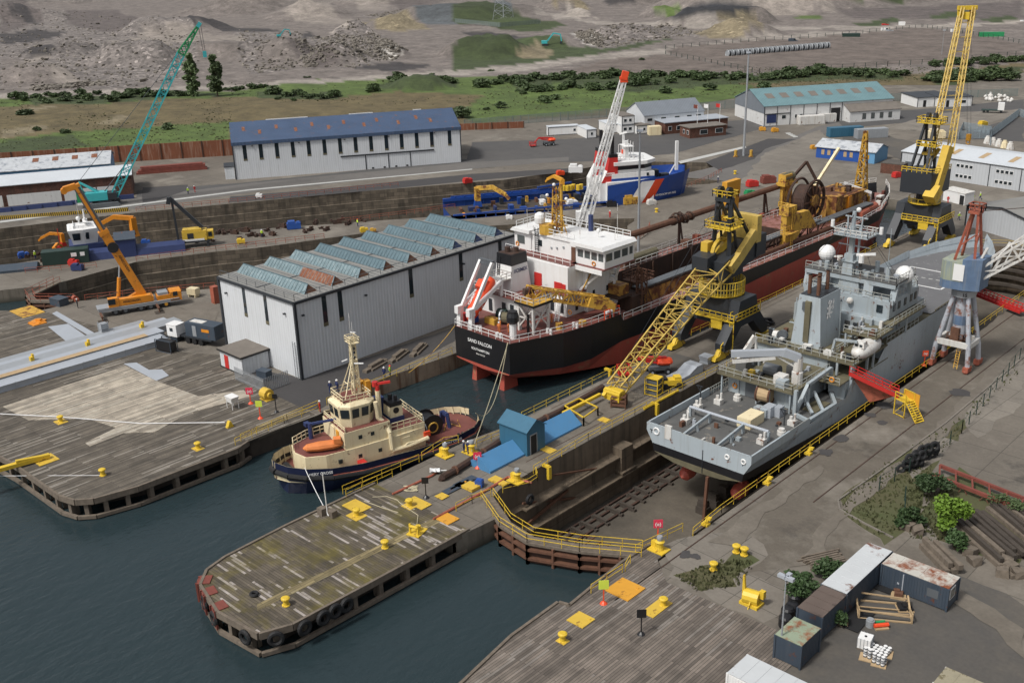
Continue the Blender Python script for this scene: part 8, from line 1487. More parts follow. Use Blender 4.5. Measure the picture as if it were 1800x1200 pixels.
PEO=[('person in yellow hi-vis jacket and white helmet walking on the far roadway',(331,341),'hivis',1),('person in red overalls walking beside the one in hi-vis on the far roadway',(343,338),'red',1),('person in hi-vis jacket standing by the dark container trailer',(328,592),'hivis',0),('person in blue overalls leaning at the workshop quay railing',(676,664),'navy',0),('person in hi-vis jacket at the workshop quay railing',(686,661),'hivis',0),('person in blue overalls standing on the yellow capstan platform',(783,799),'navy',0),('person in blue overalls and white helmet nearer the dredger rope',(816,796),'navy',0),('person in blue overalls next to the one by the dredger rope',(824,797),'navy',1),('person in hi-vis top and dark trousers beside the stair house',(887,766),'hivis',0),('person in red overalls standing by the tug railing',(563,724),'red',0),('person in blue overalls walking behind the tug wheelhouse',(581,690),'navy',1),('person in hi-vis jacket walking alone near the tall crane',(1685,387),'hivis',1),('person in hi-vis jacket on the apron by the site hut',(1710,354),'hivis',0),('person in dark clothes and hi-vis vest walking by the site hut',(1723,351),'hivis',1),('person in red overalls standing near the tall crane platform',(1666,357),'red',0),('person in hi-vis jacket at the open door of the site hut',(1691,354),'hivis',0),('person in blue overalls on the quay near the striped ship',(1262,322),'navy',0),('person in red overalls at the lower dock head near the lattice jib',(1072,383),'red',0),('person in hi-vis jacket on the strip behind the workshop',(629,398),'hivis',0),('person in hi-vis jacket among the gear on the strip between docks',(461,417),'hivis',0),('person in hi-vis jacket behind the blue racks on the dock strip',(63,455),'hivis',0),('person in dark clothing crouching near the small motor by the red gate',(137,541),'dark',0),('person in blue overalls outside the brick office',(1249,236),'navy',0)]
for i,(lb,p,o_,ps)in enumerate(PEO):person(lb,G(*p,.02),rnd.uniform(0,6.3),o_,ps,'redo' if i in(4,18)else 'white')
for lb,q,o_ in(('person in orange suit at the foot of the white stair on the dredger',(4.6,10.6,6),'orange'),('person in orange suit by the winch on the dredger stern',(.6,3.4,6),'orange'),('person in orange suit with white helmet at the dredger stern rail',(1.6,2.2,6),'orange'),('person in orange suit standing beside the dredger stern vent',(2.7,3.2,6),'orange')):person(lb,F.matrix_basis@Vector(q),rnd.uniform(0,6),o_,0)
person('person in blue overalls standing on top of the tug wheelhouse',T.matrix_basis@Vector((-1.9,10.4,7.54)),0,'navy')
# ---------------------------------------------------------------- containers and yard gear
def container(label,x0,x1,y0,y1,h,side_,top,ends=(),door=None):
 t=thing('container',label,'container',((x0+x1)/2,(y0+y1)/2,0));a,b=(x1-x0)/2,(y1-y0)/2
 bd=MB().bb(-a,a,-b,b,.12,h);
 L_=2*b if b>a else 2*a;n=int(L_/.28)
 for i in range(n):
  u=-L_/2+.14+i*.28
  if b>a:bd.bb(a,a+.03,u,u+.14,.2,h-.12);bd.bb(-a-.03,-a,u,u+.14,.2,h-.12)
  else:bd.bb(u,u+.14,-b-.03,-b,.2,h-.12);bd.bb(u,u+.14,b,b+.03,.2,h-.12)
 bd.build('body',M[side_],t);rf=MB().bb(-a-.02,a+.02,-b-.02,b+.02,h,h+.07);k=1.22
 for i in range(1,int(L_/k)+1):
  u=-L_/2+i*k
  if u<L_/2-.1:(rf.bb(-a,a,u-.03,u+.03,h+.07,h+.1)if b>a else rf.bb(u-.03,u+.03,-b,b,h+.07,h+.1))
 rf.build('roof',M[top],t);mb=MB()
 for sx in(-1,1):
  for sy in(-1,1):mb.bb(sx*a-.09,sx*a+.09,sy*b-.09,sy*b+.09,0,h+.02)
 mb.build('corner_post',M[side_],t);return t,a,b
t,a,b=container('long slate blue container with clean pale roof beside the creeper bush',-38.75,-36.2,82.3,92.0,2.55,'slate','ctop');MB().bb(a+.03,a+.06,1.2,2.4,.3,2.3).bb(a+.03,a+.06,-3.9,-3.75,.2,2.4).build('door','slate',t)
t,a,b=container('slate blue site container with rust banded pale roof',-35.95,-29.3,89.3,91.85,2.55,'slate','ctopr');win(t,-.9,1.1,1.2,1.2,face='r',L=a,frame='white',pane='gl2');MB().bb(a-2.0,a-.9,-b-.05,-b,1.0,1.9).build('repair_patch','mgrey',t);MB().bb(-a+2.2,-a+2.3,-b-.06,-b,.3,2.3).bb(-a+1.7,-a+1.9,-b-.06,-b-.03,1,1.2).build('door_bar','lgalv',t)
container('slate blue container with brown dented roof next to the long pale one',-38.6,-36.1,77.4,82.1,2.55,'slate','ctopb');container('small slate container with half rusty, half green roof beside the lamp mast',*(lambda g:(g.x,g.x+2.6))(G(1366,1112,2.5)),*(lambda g:(g.y-.3,g.y+3.1))(G(1366,1112,2.5)),2.5,'slate','ctopg')
g=G(1290,1172,2.6);t,a,b=container('white cabin container with clean white roof beside the brown jetty',g.x,g.x+10,g.y-1.0,g.y+2.2,2.6,'white','ctop')
win(t,-.3-b*.5,1.0,.9,1.2,face='l',frame='lgalv',pane='gl2');t.children[-1].location.x=-a
g=G(1649,1190,2.5);container('pale container with mossy ribbed roof at the edge of the dark yard',g.x,g.x+7,g.y-.9,g.y+1.7,2.5,'whited','ctopm')
ib=thing('liquid_tank','white caged liquid tank standing beside the drums in the dark yard','tank',G(1520,1137),.2);MB().box(0,0,.15,1.15,1.15,1.05).build('tank','white',ib);mb=MB()
for i in range(5):u=-.6+i*.3;mb.bar((u,-.6,.15),(u,-.6,1.25),.04);mb.bar((u,.6,.15),(u,.6,1.25),.04);mb.bar((.6,u,.15),(.6,u,1.25),.04);mb.bar((-.6,u,.15),(-.6,u,1.25),.04)
mb.build('cage','galv',ib);MB().box(0,0,0,1.2,1.2,.14).build('pallet','timber',ib);MB().cyl(0,0,1.2,.12,.06,8).build('cap','hullblk',ib)
D0=None
for(cx,cy,nx,ny,lay)in((1537,1140,3,3,1),(1556,1143,2,3,1),(1545,1160,3,2,2),(1524,1150,2,1,2)):
 g=G(cx,cy+6)
 piece('pallet','timber pallet under paint drums in the dark yard','pallet',MB().box(0,0,0,1.3,1.2,.1),'timberl',g,.3,'drum pallets in the dark yard')
 for l in range(lay):
  for i in range(nx):
   for j in range(ny):
    q=g+Vector(((i-(nx-1)/2)*.4,(j-(ny-1)/2)*.4,.1+l*.5))
    if D0 is None:D0=thing('paint_drum','white lidded paint drum on a pallet in the dark yard','drum',q,0,'paint drums on pallets');MB().cyl(0,0,0,.17,.44,10).build('drum','slate',D0);MB().cyl(0,0,.44,.18,.04,10).cyl(0,0,.12,.175,.2,10).build('lid','white',D0)
    else:copy_tree(D0,q,rnd.random()*3)
fr=thing('timber_crate','open timber crate frame lying in the dark yard between the containers','timber frame',G(1552,1075),R(32));mb=MB()
for y in(-1.5,1.5):mb.bar((-2.4,y,.1),(2.4,y,.1),.14).bar((-2.4,y,1.0),(2.4,y,.7),.12)
for x in(-2.4,2.4):mb.bar((x,-1.5,.1),(x,1.5,1.0),.16).bar((x,1.5,.1),(x,-1.5,1.0),.16).bar((x,-1.5,0),(x,-1.5,1.1),.14).bar((x,1.5,0),(x,1.5,1.1),.14)
mb.bar((-2.3,.3,.2),(2.3,.3,.2),.1).bar((-2.3,-.4,.2),(2.3,-.4,.2),.1).build('frame','timberl',fr)
t=thing('pallet','pallet with a red roll and a green roll in the dark yard','pallet',G(1546,1100),R(50));MB().box(0,0,0,1.3,1.3,.15).build('boards','timberl',t);MB().tube((-.7,-.3,.35),(.7,-.3,.35),.2,8).build('red_roll','redo',t);MB().tube((-.6,.25,.3),(.6,.25,.3),.14,8).build('green_roll','green',t)
t=thing('pallet','pallet of black bagged parts beside the timber frame','pallet',G(1590,1070),R(40));MB().box(0,0,0,1.5,1.3,.14).build('boards','timberl',t);MB().box(0,0,.14,1.3,1.1,.25).box(.2,.1,.39,.8,.7,.12).build('bags','hullblk',t)
t=thing('pallet','pallet heaped with rusty fittings near the inner container corner','pallet',G(1579,1048),R(20));MB().box(0,0,0,1.4,1.2,.14).build('boards','timberl',t);MB().box(0,0,.14,.8,.7,.4).box(-.2,.2,.5,.6,.3,.2).build('fittings','rust',t)
piece('barrel','grey barrel standing by the timber frame','barrel',MB().cyl(0,0,0,.4,.7,12).cyl(0,0,.7,.3,.15,10),'galv',G(1529,1100));piece('crate','small pale timber crate leaning by the brown roofed container','crate',MB().box(0,0,0,.9,.6,.1).box(0,0,.25,.9,.6,.1).box(0,0,.5,.9,.6,.1).box(-.4,0,0,.1,.6,.6).box(.4,0,0,.1,.6,.6),'timberl',G(1482,1098),.4)
for q in((1505,1085,'beside the brown roofed container'),(1560,1020,'in the inner corner of the containers')):piece('rubber_mat','black rubber mat on the ground '+q[2],'mat',MB().box(0,0,0,2.2,4.2,.03),'black',G(q[0],q[1],.13),R(2),'rubber mats by the containers')
for i,(px,py)in enumerate([(1380,1100),(1392,1078),(1396,1062),(1384,1085)]):piece('black_tank',ORD[i]+' black plastic tank in the row behind the small rusty green container','tank',MB().lathe(0,0,[(.6,0),(.65,.1),(.65,1.0),(.5,1.2),(.15,1.3)],12),'hullblk',G(px,py),0,'black tanks behind the container')
ty=None;GR='old tyres in the heap by the wire fence'
for k,(bx,by,lay)in enumerate(((1605,828,(4,3,3)),(1627,812,(4,4,3)))):
 for l,n in enumerate(lay):
  for i in range(n):
   g=G(bx+(i-n/2)*11+l*3,by-i*3.2+1)+Vector((0,.15*l,.42+l*.62))
   if ty is None:ty=piece('tyre','old black tyre in the heap by the wire fence','tyre',MB().ring((0,0,0),(.75,-.6,.25),.42,.19,16,7),'black',g,0,GR)
   else:copy_tree(ty,g,rnd.uniform(-.3,.3),scale=rnd.uniform(.95,1.15))
FD=None
for i,(x,y,z,a_)in enumerate([(-89.4,45.0,-1.0,-45),(-86.6,43.6,-1.0,-15),(-83.6,42.8,-1.1,-10),(-78.2,42.9,-.8,5),(-75.5,44.6,-.6,60),(-74.7,47.4,-.5,90),(-74.6,49.6,-.5,90),(-74.55,51.0,-.45,90),(-74.5,52.4,-.45,90)]):
 if FD is None:FD=piece('tyre_fender','first black tyre fender of the mossy pier, beside the red fender plates','tyre fender',MB().ring((0,0,0),(0,1,0),.62,.24,16,7),'black',(x,y,z),R(a_),'tyre fenders of the mossy pier')
 else:copy_tree(FD,(x,y,z),R(a_),ORD[i]+' black tyre fender along the mossy pier end, counted from the red plates')
for i,(x,y,a_)in enumerate([(-88.6,45.0,-45),(-86.4,44.2,-15),(-83.4,43.5,-10)]):piece('fender_plate',ORD[i]+' rusty red fender plate on the rounded end of the mossy pier','plate',MB().box(0,0,0,1.5,1.3,.1).box(0,-.7,-2.2,.6,.14,2.3).box(-.6,-.75,-2.2,.12,.2,2.3).box(.6,-.75,-2.2,.12,.2,2.3),'rrust',(x,y,.07),R(a_),'fender plates of the mossy pier')
piece('tyre','single black tyre lying on the mossy pier boards','tyre',MB().ring((0,0,.2),(0,0,1),.35,.16,14,6),'black',G(447,1046,.07));piece('tyre_fender','black tyre hanging on the quay corner of the pier above the gate','tyre fender',MB().ring((0,0,0),(1,0,0),.5,.2,14,6),'black',G(931,866)+Vector((.3,-.3,-.6)))
def logs(label,c,n,L_,rz,mat='timberd',s_=.35,lay=2,spread=.5):
 t=thing('timber_stack',label,'timber stack',G(*c),rz)
 for l in range(lay):
  for i in range(n-l):MB().box(rnd.uniform(-.5,.5),(i-(n-l)/2)*spread,l*s_,L_*rnd.uniform(.8,1.05),s_*rnd.uniform(.8,1.1),s_*.95,rnd.uniform(-.03,.03)).build('beam',M[rnd.choice([mat,mat,'timber'])],t)
 return t
logs('weathered beams stacked behind the long pale roofed container',(1448,985),8,4.5,R(62),'timber',.22,2,.36);logs('dark squared beams stacked below the lime green bush',(1662,985),3,5,R(-38),'timber',.6,2,.8);logs('long dark timber baulks in the corner beyond the lime green bush',(1748,950),7,9,R(-36),'timberd',.5,2,.75);logs('pale old baulks lying at the road side by the rope coils',(1765,985),3,6,R(-36),'timber',.45,1,.8);logs('sawn sleepers stacked at the edge by the concrete lumps',(1790,915),5,7,R(-36),'timberd',.45,2,.7)
for lb,p in(('old timber boat cradle beam on the quay by the workshop wall',(640,610)),('curved old timber lying on the workshop quay nearer the dredger',(735,617)),('old timber baulk on the workshop quay beside the rope',(660,645)),('old timber beam lying crosswise on the workshop quay',(700,628))):piece('old_timber',lb,'timber',MB().box(0,0,0,.8,5.5,.45).box(.5,.4,0,.5,4.2,.35).box(0,.2,.45,.7,3.2,.35),'timber',G(*p),rnd.uniform(-.6,.5))
for i,p in enumerate([(1705,975),(1712,990),(1760,1010),(1775,1002),(1790,1012),(1768,990),(1596,930),(1612,938)]):
 q_=random.Random(i);mb=MB().hexa([(x*q_.uniform(.4,.7),y*q_.uniform(.4,.7),z*q_.uniform(.6,1.0))for z in(0,1)for x,y in((-1,-1),(1,-1),(1,1),(-1,1))])
 piece('concrete_lump',ORD[i]+' rough weathered concrete lump in the line beside the old timber baulks','concrete lump',mb,'timber',G(*p),i,'concrete lumps by the road')
tr=thing('rusty_truss','long red rusty steel truss lying on trestles behind the wire fence','steel truss',(0,0,0));A,B_=G(1652,818,.9),G(1800,876,.9);A2,B2=G(1640,834,.9),G(1790,893,.9);mb=MB().bar(A,B_,.35,.4).bar(A2,B2,.35,.4)
for i in range(6):t_=i/5;mb.bar(A.lerp(B_,t_),A2.lerp(B2,min(1,t_+.08)),.2)
mb.build('truss','rrust',tr);mb=MB()
for i in range(4):t_=.12+i*.25;p=A2.lerp(B2,t_);mb.bar((p.x-.5,p.y,0),p,.12).bar((p.x+.5,p.y,0),p,.12)
mb.build('trestle','rust',tr)
fence('wire_fence','green wire fence on posts along the verge of the dirt road',[G(1792,632),(G(1690,762)),G(1648,800),G(1545,862)],1.9,'dgreen',3.2,0,.05,rows=(1.,.5));fence('wire_fence','green wire fence turning behind the shrubs by the lime green bush',[G(1588,925),G(1590,880)],1.9,'dgreen',3,0,.05,rows=(1.,.5))
# ---------------------------------------------------------------- pier clutter
def lift(label,p,rz,s_=1,fold=True):
 t=thing('boom_lift',label,'boom lift',G(*p),rz);MB().box(0,0,.7,3.2,1.7,.6).build('chassis','mgrey',t)
 for x in(-1.2,1.2):
  for y in(-.95,.95):w_=MB().tube((x,y-.2,.5),(x,y+.2,.5),.5,14).build('wheel','black',t);MB().tube((x,y-.22,.5),(x,y+.22,.5),.22,8).build('rim','lgalv',w_)
 MB().loft([[(x,.95*k*math.cos(a),1.3+.5+.55*k*math.sin(a))for a in(i*math.pi/5 for i in range(10))]for x,k in((-.2,.7),(.4,1),(1.6,1),(2.0,.75))],True).build('counterweight','redo',t)
 MB().bar((1.2,0,2.3),(-3.4,.1,2.6 if fold else 2.9),.45,.5).bar((-3.4,.1,2.6),(-4.6,.1,1.2),.3).bar((.2,0,1.6),(-2.6,0,2.2),.3).build('boom','red',t);MB().bb(-6.2,-4.4,-.9,.9,.35,.5).rail([(-6.2,-.9,.5),(-4.4,-.9,.5),(-4.4,.9,.5),(-6.2,.9,.5)],1.05,.05,.9,closed=True).build('basket','red',t);return t
lift('red boom lift parked on the pier beside the lowered crane jib',(1157,655),R(52));lift('red boom lift with long boom parked on the far tarmac by the white cabins',(965,256),R(58))
t=thing('cage_stack','yellow steel cage stacked with bottles beside the pier wall railing','cage',G(1149,692),R(8));mb=MB()
for x in(-1,1):
 for y in(-.8,.8):mb.bar((x,y,0),(x,y,2.6),.12)
for z in(.1,.9,1.7,2.6):
 for y in(-.8,.8):mb.bar((-1,y,z),(1,y,z),.1)
 for x in(-1,1):mb.bar((x,-.8,z),(x,.8,z),.1)
mb.bb(-1,1,-.8,.8,2.5,2.6).build('cage','yelb',t);MB().box(0,0,.15,1.7,1.3,.6).box(0,0,.95,1.6,1.3,.6).box(0,0,1.75,1.6,1.2,.6).build('contents','mgrey',t)
t=thing('telehandler','yellow compact loader with a black engine on the pier by the railing','loader',G(1178,680),R(50));MB().box(.2,0,.5,2.6,1.4,.8).box(1.0,0,1.3,1,1.2,.4).build('body','yelb',t);MB().box(-1.0,0,.4,.9,1.3,1.2).build('engine','hullblk',t)
for x in(-.9,1.1):
 for y in(-.8,.8):MB().tube((x,y-.15,.45),(x,y+.15,.45),.45,12).build('wheel','black',t)
piece('steel_ramp','pale grey steel ramp plate with a round hole lying on the pier','ramp',MB().profile([(-3,.05),(3,.05),(3,1.3),(1.6,1.3),(-.2,.5),(-3,.4)],-1.2,1.2),'lgalv',G(1202,660),R(-4));piece('grey_skip','small pale grey open bin standing on the pier near the crane bogie','bin',MB().taper(0,0,.3,1.3,1.3,.9,1.7,1.7).box(0,0,0,1.5,1.4,.3),'lgalv',G(1241,637))
piece('steel_rack','rusty steel rack with a dark top on the pier by the jib head','rack',MB().bb(-1,1,-.8,.8,1.6,1.75).bar((-1,-.8,0),(-1,-.8,1.6),.15).bar((1,-.8,0),(1,-.8,1.6),.15).bar((1,.8,0),(1,.8,1.6),.15).bar((-1,.8,0),(-1,.8,1.6),.15).bb(-1,1,-.8,.8,.3,.7).bb(-1,1,-.8,.8,.9,1.2),'rust',G(1088,714),.5);piece('rope_pile','heap of black hoses on the pier beyond the lowered crane','hose heap',MB().ring((0,0,.3),(.1,0,1),.8,.22,12,5).ring((.3,.2,.6),(.3,.2,1),.7,.22,12,5).ring((-.2,.3,.9),(-.2,.3,1),.6,.2,12,5),'hullblk',G(1349,570))
sq=thing('guard_stand','square yellow guard frame on the pier beside the bright blue hatch cover','guard frame',(0,0,0));MB().rail([G(993,728),G(1026,749),G(1051,731),G(1018,715)],1.3,.08,9,(1,),closed=True).build('frame','yelb',sq);piece('yellow_beam','long yellow beam reaching from the guard frame to the crane jib head','beam',MB().bar(G(990,726,1.2),G(1055,693,1.0),.45,.4),'yelb')
piece('yellow_pipe','yellow pipe running along the pier railing beside the loader','pipe',MB().tube(G(1132,718,.3),G(1192,686,.3),.2,8),'yelb');pp=thing('pier_pipe','large dark rusty pipe running along the pier past the blue hatch covers','pipe',(0,0,0));MB().path([G(775,845,-.2),G(778,838,.5),G(800,826,.5),G(895,765,.5),G(985,722,.5),G(1060,680,.5)],.42,8).build('pipe','drust',pp);mb=MB()
for q in((800,826),(850,795),(895,765),(960,735)):mb.tube(G(q[0],q[1],.5)+Vector((0,-.12,0)),G(q[0],q[1],.5)+Vector((0,.12,0)),.58,10)
mb.build('flange','rust',pp);piece('thin_pipe','short thin red brown pipe on the pier leading up to the large dark pipe','pipe',MB().path([G(690,868,.15),G(760,835,.15),G(770,828,.15)],.14,6),'redr');piece('thin_pipe','long thin red brown pipe from the ochre plate to the gate corner','pipe',MB().path([G(762,912,.15),G(860,858,.15),G(893,838,.15),G(935,848,.15)],.16,6),'redr')
piece('blue_box','small blue box beside the domed yellow deck plate','box',MB().box(0,0,.05,.9,.8,.8).box(0,0,.85,.7,.6,.1),'blue',G(843,854,.06),.4);
piece('rope_coil','loose pale rope coiled on the mossy pier by the black board','rope',MB().path([G(720+14*math.sin(i*1.3)+(i%5),858+5*math.cos(i*.9),.1)for i in range(22)],.05,4).path([G(655,873,.1),G(680,872,.1),G(698,878,.1),G(705,885,.1),G(735,905,.1),G(732,930,.2)],.045,4).path([G(640,880,.1),G(675,893,.1),G(700,900,.1)],.045,4),'rope');piece('rope_coil','white rope tangle lying over the rusty pipe on the pier','rope',MB().path([G(765+10*math.sin(i*2.1),826+3*math.cos(i*1.7),.2+.3*(i%2))for i in range(24)],.09,4).path([G(765,827,.3),G(785,826,.3)],.07,4),'wrope')
t=thing('leaning_pole','slim white pole held between two concrete blocks on the mossy pier','pole',G(576,906,.06));MB().tube((0,0,0),(-.6,.3,5.2),.06,6).build('pole','whited',t);MB().box(-.7,-.2,0,.9,.8,.9).box(.6,.3,0,.8,.8,.8).build('blocks','timber',t)
def line(label,pts,mat,r_=.05,sag=0):
 P=[]
 for a,b in zip(pts,pts[1:]):
  for i in range(12):t_=i/12;q=a.lerp(b,t_);q.z-=sag*4*t_*(1-t_);P.append(q)
 return piece('mooring_line',label,'mooring line',MB().path(P+[pts[-1]],r_,4),mat)
FM,TM=F.matrix_basis,T.matrix_basis
line('yellow white mooring line from the dredger stern corner down to the pier',[FM@Vector((5.6,.1,6.1)),G(829,793,.6)],'rope',.055,.4);line('slack yellow line from the dredger stern down to the tug stern',[FM@Vector((5.5,.1,6.1)),TM@Vector((1.2,29,.6))],'rope',.05,4.2);line('yellow line from the dredger quarter to the workshop quay',[FM@Vector((-6,.1,6)),G(718,655,.7)],'yelo',.05,.6);line('long white mooring line lying across the timber jetty to a yellow hook',[G(0,727,.5),G(100,732,.2),G(250,744,.15),G(395,742,.6)],'wrope',.07);line('white line from the tug bow to the mossy pier corner',[TM@Vector((3.4,3.0,1.2)),G(578,906,.4)],'wrope',.05,.2);line('thin line reaching the orange bollard at the jetty corner',[G(0,836,-.4),G(175,835,.5)],'wrope',.035)
piece('rope_hook','yellow hook stand with white rope on the timber jetty','hook',MB().profile([(-.5,0),(.5,0),(.1,.9),(-.1,.9)],-.3,.3),'yelb',G(404,750,.06))
# ================================================================ LEFT QUAY GEAR
gd=[('widest pale grey steel deck section stacked on the jetty beside the timber decking',-157.2,1.0,'lgalv'),('pale grey steel girder beside the one with the orange timber strip',-160.2,1.2,'lgalv'),('grey steel box girder in the middle of the stacked bridge sections',-163.2,1.0,'galv'),('narrow grey steel girder near the yellow clamps',-165.6,.8,'lgalv'),('far narrow grey girder by the gravel strip of the jetty',-167.6,.7,'galv')]
for i,(lb,x,h,m_)in enumerate(gd):
 t=thing('steel_girder',lb,'girder',(x,60,.08),R(-2));w_=2.6 if i<3 else 1.4;y1=(19,20,25,24,21)[i]
 MB().bb(-w_/2,w_/2,-14,y1,.1,h-.08).bb(-w_/2-.2,w_/2+.2,-14,y1,h-.08,h).bb(-w_/2-.2,w_/2+.2,-14,y1,0,.1).build('girder',M[m_],t);mb=MB()
 for k in range(10):mb.bb(w_/2,w_/2+.14,-13+k*3.5,-12.8+k*3.5,.1,h)
 mb.build('web_stiffener','lgalv',t)
 if i==1:MB().bb(.2,1.6,-14,17,h,h+.06).build('timber_strip','timberl',t)
for lb,p in(('yellow clamp on the grey girder stack toward the water',(57,636)),('yellow clamp on the grey girder stack nearer the dark frames',(155,610)),('yellow clamp at the end of the far grey girder',(250,578))):piece('clamp',lb,'clamp',MB().box(0,0,0,.7,.6,.9).box(0,.2,.9,.5,.3,.4),'yelb',G(*p,.8))
for i,P in enumerate([[(218,640),(240,638),(262,651),(285,650),(297,661),(275,670)],[(85,575),(120,570),(200,625),(165,640)],[(100,548),(190,600),(180,605),(92,552)]]):tag(MB().prism([G2(*p)for p in P],.07,.12+.01*i).build('steel_sheet','lgalv'),('pale steel trackway sheet leading from the girders to the dark tarmac','pale blue grey steel sheet on the timber jetty behind the girders','long narrow grey steel beam lying on the quay by the mobile crane')[i],'sheet')
t=thing('flatbed_trailer','dark flatbed trailer parked against the white workshop','trailer',G(345,600),R(16));MB().bb(-5.0,4.6,-1.25,1.25,1.0,1.3).bb(-5.1,-4.9,-1.25,1.25,.6,1.3).build('bed','dgrey',t)
for x in(-.6,.8,2.2):
 for y in(-1.05,1.05):MB().tube((x,y-.2,.5),(x,y+.2,.5),.5,12).build('wheel','black',t)
t=thing('container','dark slate container with orange mark standing on the flatbed trailer','container',t.location+Vector((2.0,.6,1.3)),R(16));MB().bb(-3,3.4,-1.2,1.2,0,2.4).build('body','slate',t);MB().bb(-2.4,.4,-.6,.6,2.4,2.46).build('roof_panel','whited',t);MB().bb(.6,2.2,-1.25,-1.2,1.2,1.7).build('orange_mark','ora',t);MB().bb(-1.4,-.6,-1.25,-1.2,.2,2.0).build('door','galv',t)
t=thing('control_cabin','small white control cabin on a stand behind the flatbed trailer','cabin',G(312,598),R(14));MB().box(0,0,1.0,2.2,1.9,2.0).box(0,0,3,2.3,2.0,.1).build('cabin','white',t);MB().bb(-.4,.3,-.98,-.93,1.9,2.5).bb(-1.13,-1.08,-.4,.3,1.9,2.5).build('window','glass',t);MB().box(0,0,0,1.6,1.4,1.0).build('stand','dgrey',t)
t=thing('machine_frame','black machine in a grey frame beside the end of the steel girders','machine',G(294,617),R(14));MB().box(0,0,.3,3.2,1.3,1.6).build('machine','hullblk',t);mb=MB()
for x in(-1.7,1.7):
 for y in(-.75,.75):mb.bar((x,y,0),(x,y,2.1),.1)
for z in(.1,2.1):
 for y in(-.75,.75):mb.bar((-1.7,y,z),(1.7,y,z),.1)
mb.build('frame','slate',t)
piece('rack','grey mesh rack standing on the quay near the mobile crane','rack',MB().box(0,0,.1,1.2,1.2,1.0).box(0,0,1.2,1.2,1.2,1.0).bar((-.6,-.6,0),(-.6,-.6,2.4),.12).bar((.6,-.6,0),(.6,-.6,2.4),.12).bar((.6,.6,0),(.6,.6,2.4),.12),'galv',G(184,589));piece('white_skip','white hopper skip raised on thin legs at the jetty tarmac edge','skip',MB().taper(0,0,1.0,1.0,1.0,.9,1.8,1.3).bar((-.7,-.5,0),(-.7,-.5,1.2),.08).bar((.7,-.5,0),(.7,-.5,1.2),.08).bar((.7,.5,0),(.7,.5,1.2),.08).bar((-.7,.5,0),(-.7,.5,1.2),.08),'white',G(410,717));piece('yellow_winch','round yellow winch on the quay behind the black board','winch',MB().tube((-.8,0,.9),(.6,0,.9),.85,12).tube((.6,0,.9),(1.0,0,.9),.4,10).box(0,0,0,1.8,1.4,.2),'yel',G(470,702));piece('cable_reel','small orange wheeled cable drum by the red mitre gate','drum',MB().tube((-.4,0,.5),(.4,0,.5),.5,10).box(.6,0,0,.8,.8,.5),'redr',G(132,528));piece('steel_box','navy steel box standing beside the red mitre gate','box',MB().box(0,0,0,3,2,1.3).box(0,0,1.3,3.1,2.1,.08),'slate',G(105,535),R(10));piece('site_board','red cabinet with blue and yellow notice at the corner of the workshop','cabinet',MB().box(0,0,0,1.2,1.2,3.2).box(.6,-.7,1.0,.5,.1,2.0),'redr',G(380,532));piece('tool_chest','cream tool chest on yellow feet near the mobile crane cab','chest',MB().box(0,0,.5,2,1.4,1.2).box(-.7,0,0,.2,1.2,.5).box(.7,0,0,.2,1.2,.5),'cream',G(341,521),R(20))
for lb,p in(('orange square hatch cover on the grey timber jetty',(66,566)),):piece('hatch',lb,'hatch',MB().box(0,0,0,2.2,2.2,.25).box(.2,.2,.25,.9,.7,.3),'ora',G(*p,.07),R(30))
pf=thing('palisade_pen','short grey palisade pen with bins at the corner of the workshop','fence',(-132.9,79,0));mb=MB()
for i in range(24):mb.box(.1+i*.32,-1.6,0,.14,.04,2.2);
for i in range(14):mb.box(7.6,-1.5+i*.32,0,.04,.14,2.2)
mb.bar((0,-1.6,.4),(7.6,-1.6,.4),.06).bar((0,-1.6,1.8),(7.6,-1.6,1.8),.06).build('pales','galv',pf);piece('waste_bin','blue grey waste bin inside the palisade pen','bin',MB().box(0,0,0,2,1.3,1.4).box(0,0,1.4,2.1,1.4,.15),'slate',(-129.6,80.4,0),.2)
# ---------------------------------------------------------------- gear on the strip between the far docks
t=thing('container','dark green container with two white notices on the strip between the docks','container',G(118,462),R(60));MB().bb(-4.6,4.6,-1.4,1.4,0,3.0).build('body','dgreen',t);MB().bb(1.2,2.3,-1.46,-1.4,1.6,2.4).bb(3,3.9,-1.46,-1.4,1.6,2.4).build('notices','white',t)
t=thing('hatch_house','navy gabled stair house with long sloping covers on the strip between the docks','stair house',G(224,452),R(60));MB().profile([(0,0),(3.6,0),(3.6,3.8),(1.8,5),(0,3.8)],-2,2).build('wall','navyl',t);MB().profile([(-.2,3.8),(1.8,5.1),(1.8,5.25),(-.2,3.95)],-2.2,2.2).profile([(3.8,3.8),(1.8,5.1),(1.8,5.25),(3.8,3.95)],-2.2,2.2).build('roof','slate',t)
for s_ in(-1,1):MB().hexa([(s_*2.05,0,0),(s_*12,0,0),(s_*12,3.4,0),(s_*2.05,3.4,0),(s_*2.05,.4,1.5),(s_*12,.4,1.5),(s_*12,3,1.9),(s_*2.05,3,1.9)]).build('sloping_cover','navyl',t)
t=thing('hatch_cover','navy wedge shaped hatch cover at the end of the strip between the docks','hatch cover',G(32,474),R(58));MB().profile([(-2,.0),(2,.0),(2,.5),(0,1.4),(-2,.5)],-4,4).build('cover','slate',t)
for lb,p,a_,m_,bs_ in(('orange knuckle boom crane standing behind the navy stair house',(237,415),R(230),'ora','ora'),('orange knuckle boom lying in front of the navy workboat',(112,432),R(230),'ora','red')):t=thing('knuckle_crane',lb,'crane',G(*p));knuckle(t,0,0,0,.95 if p[0]>200 else .6,a_,m_,bs_)
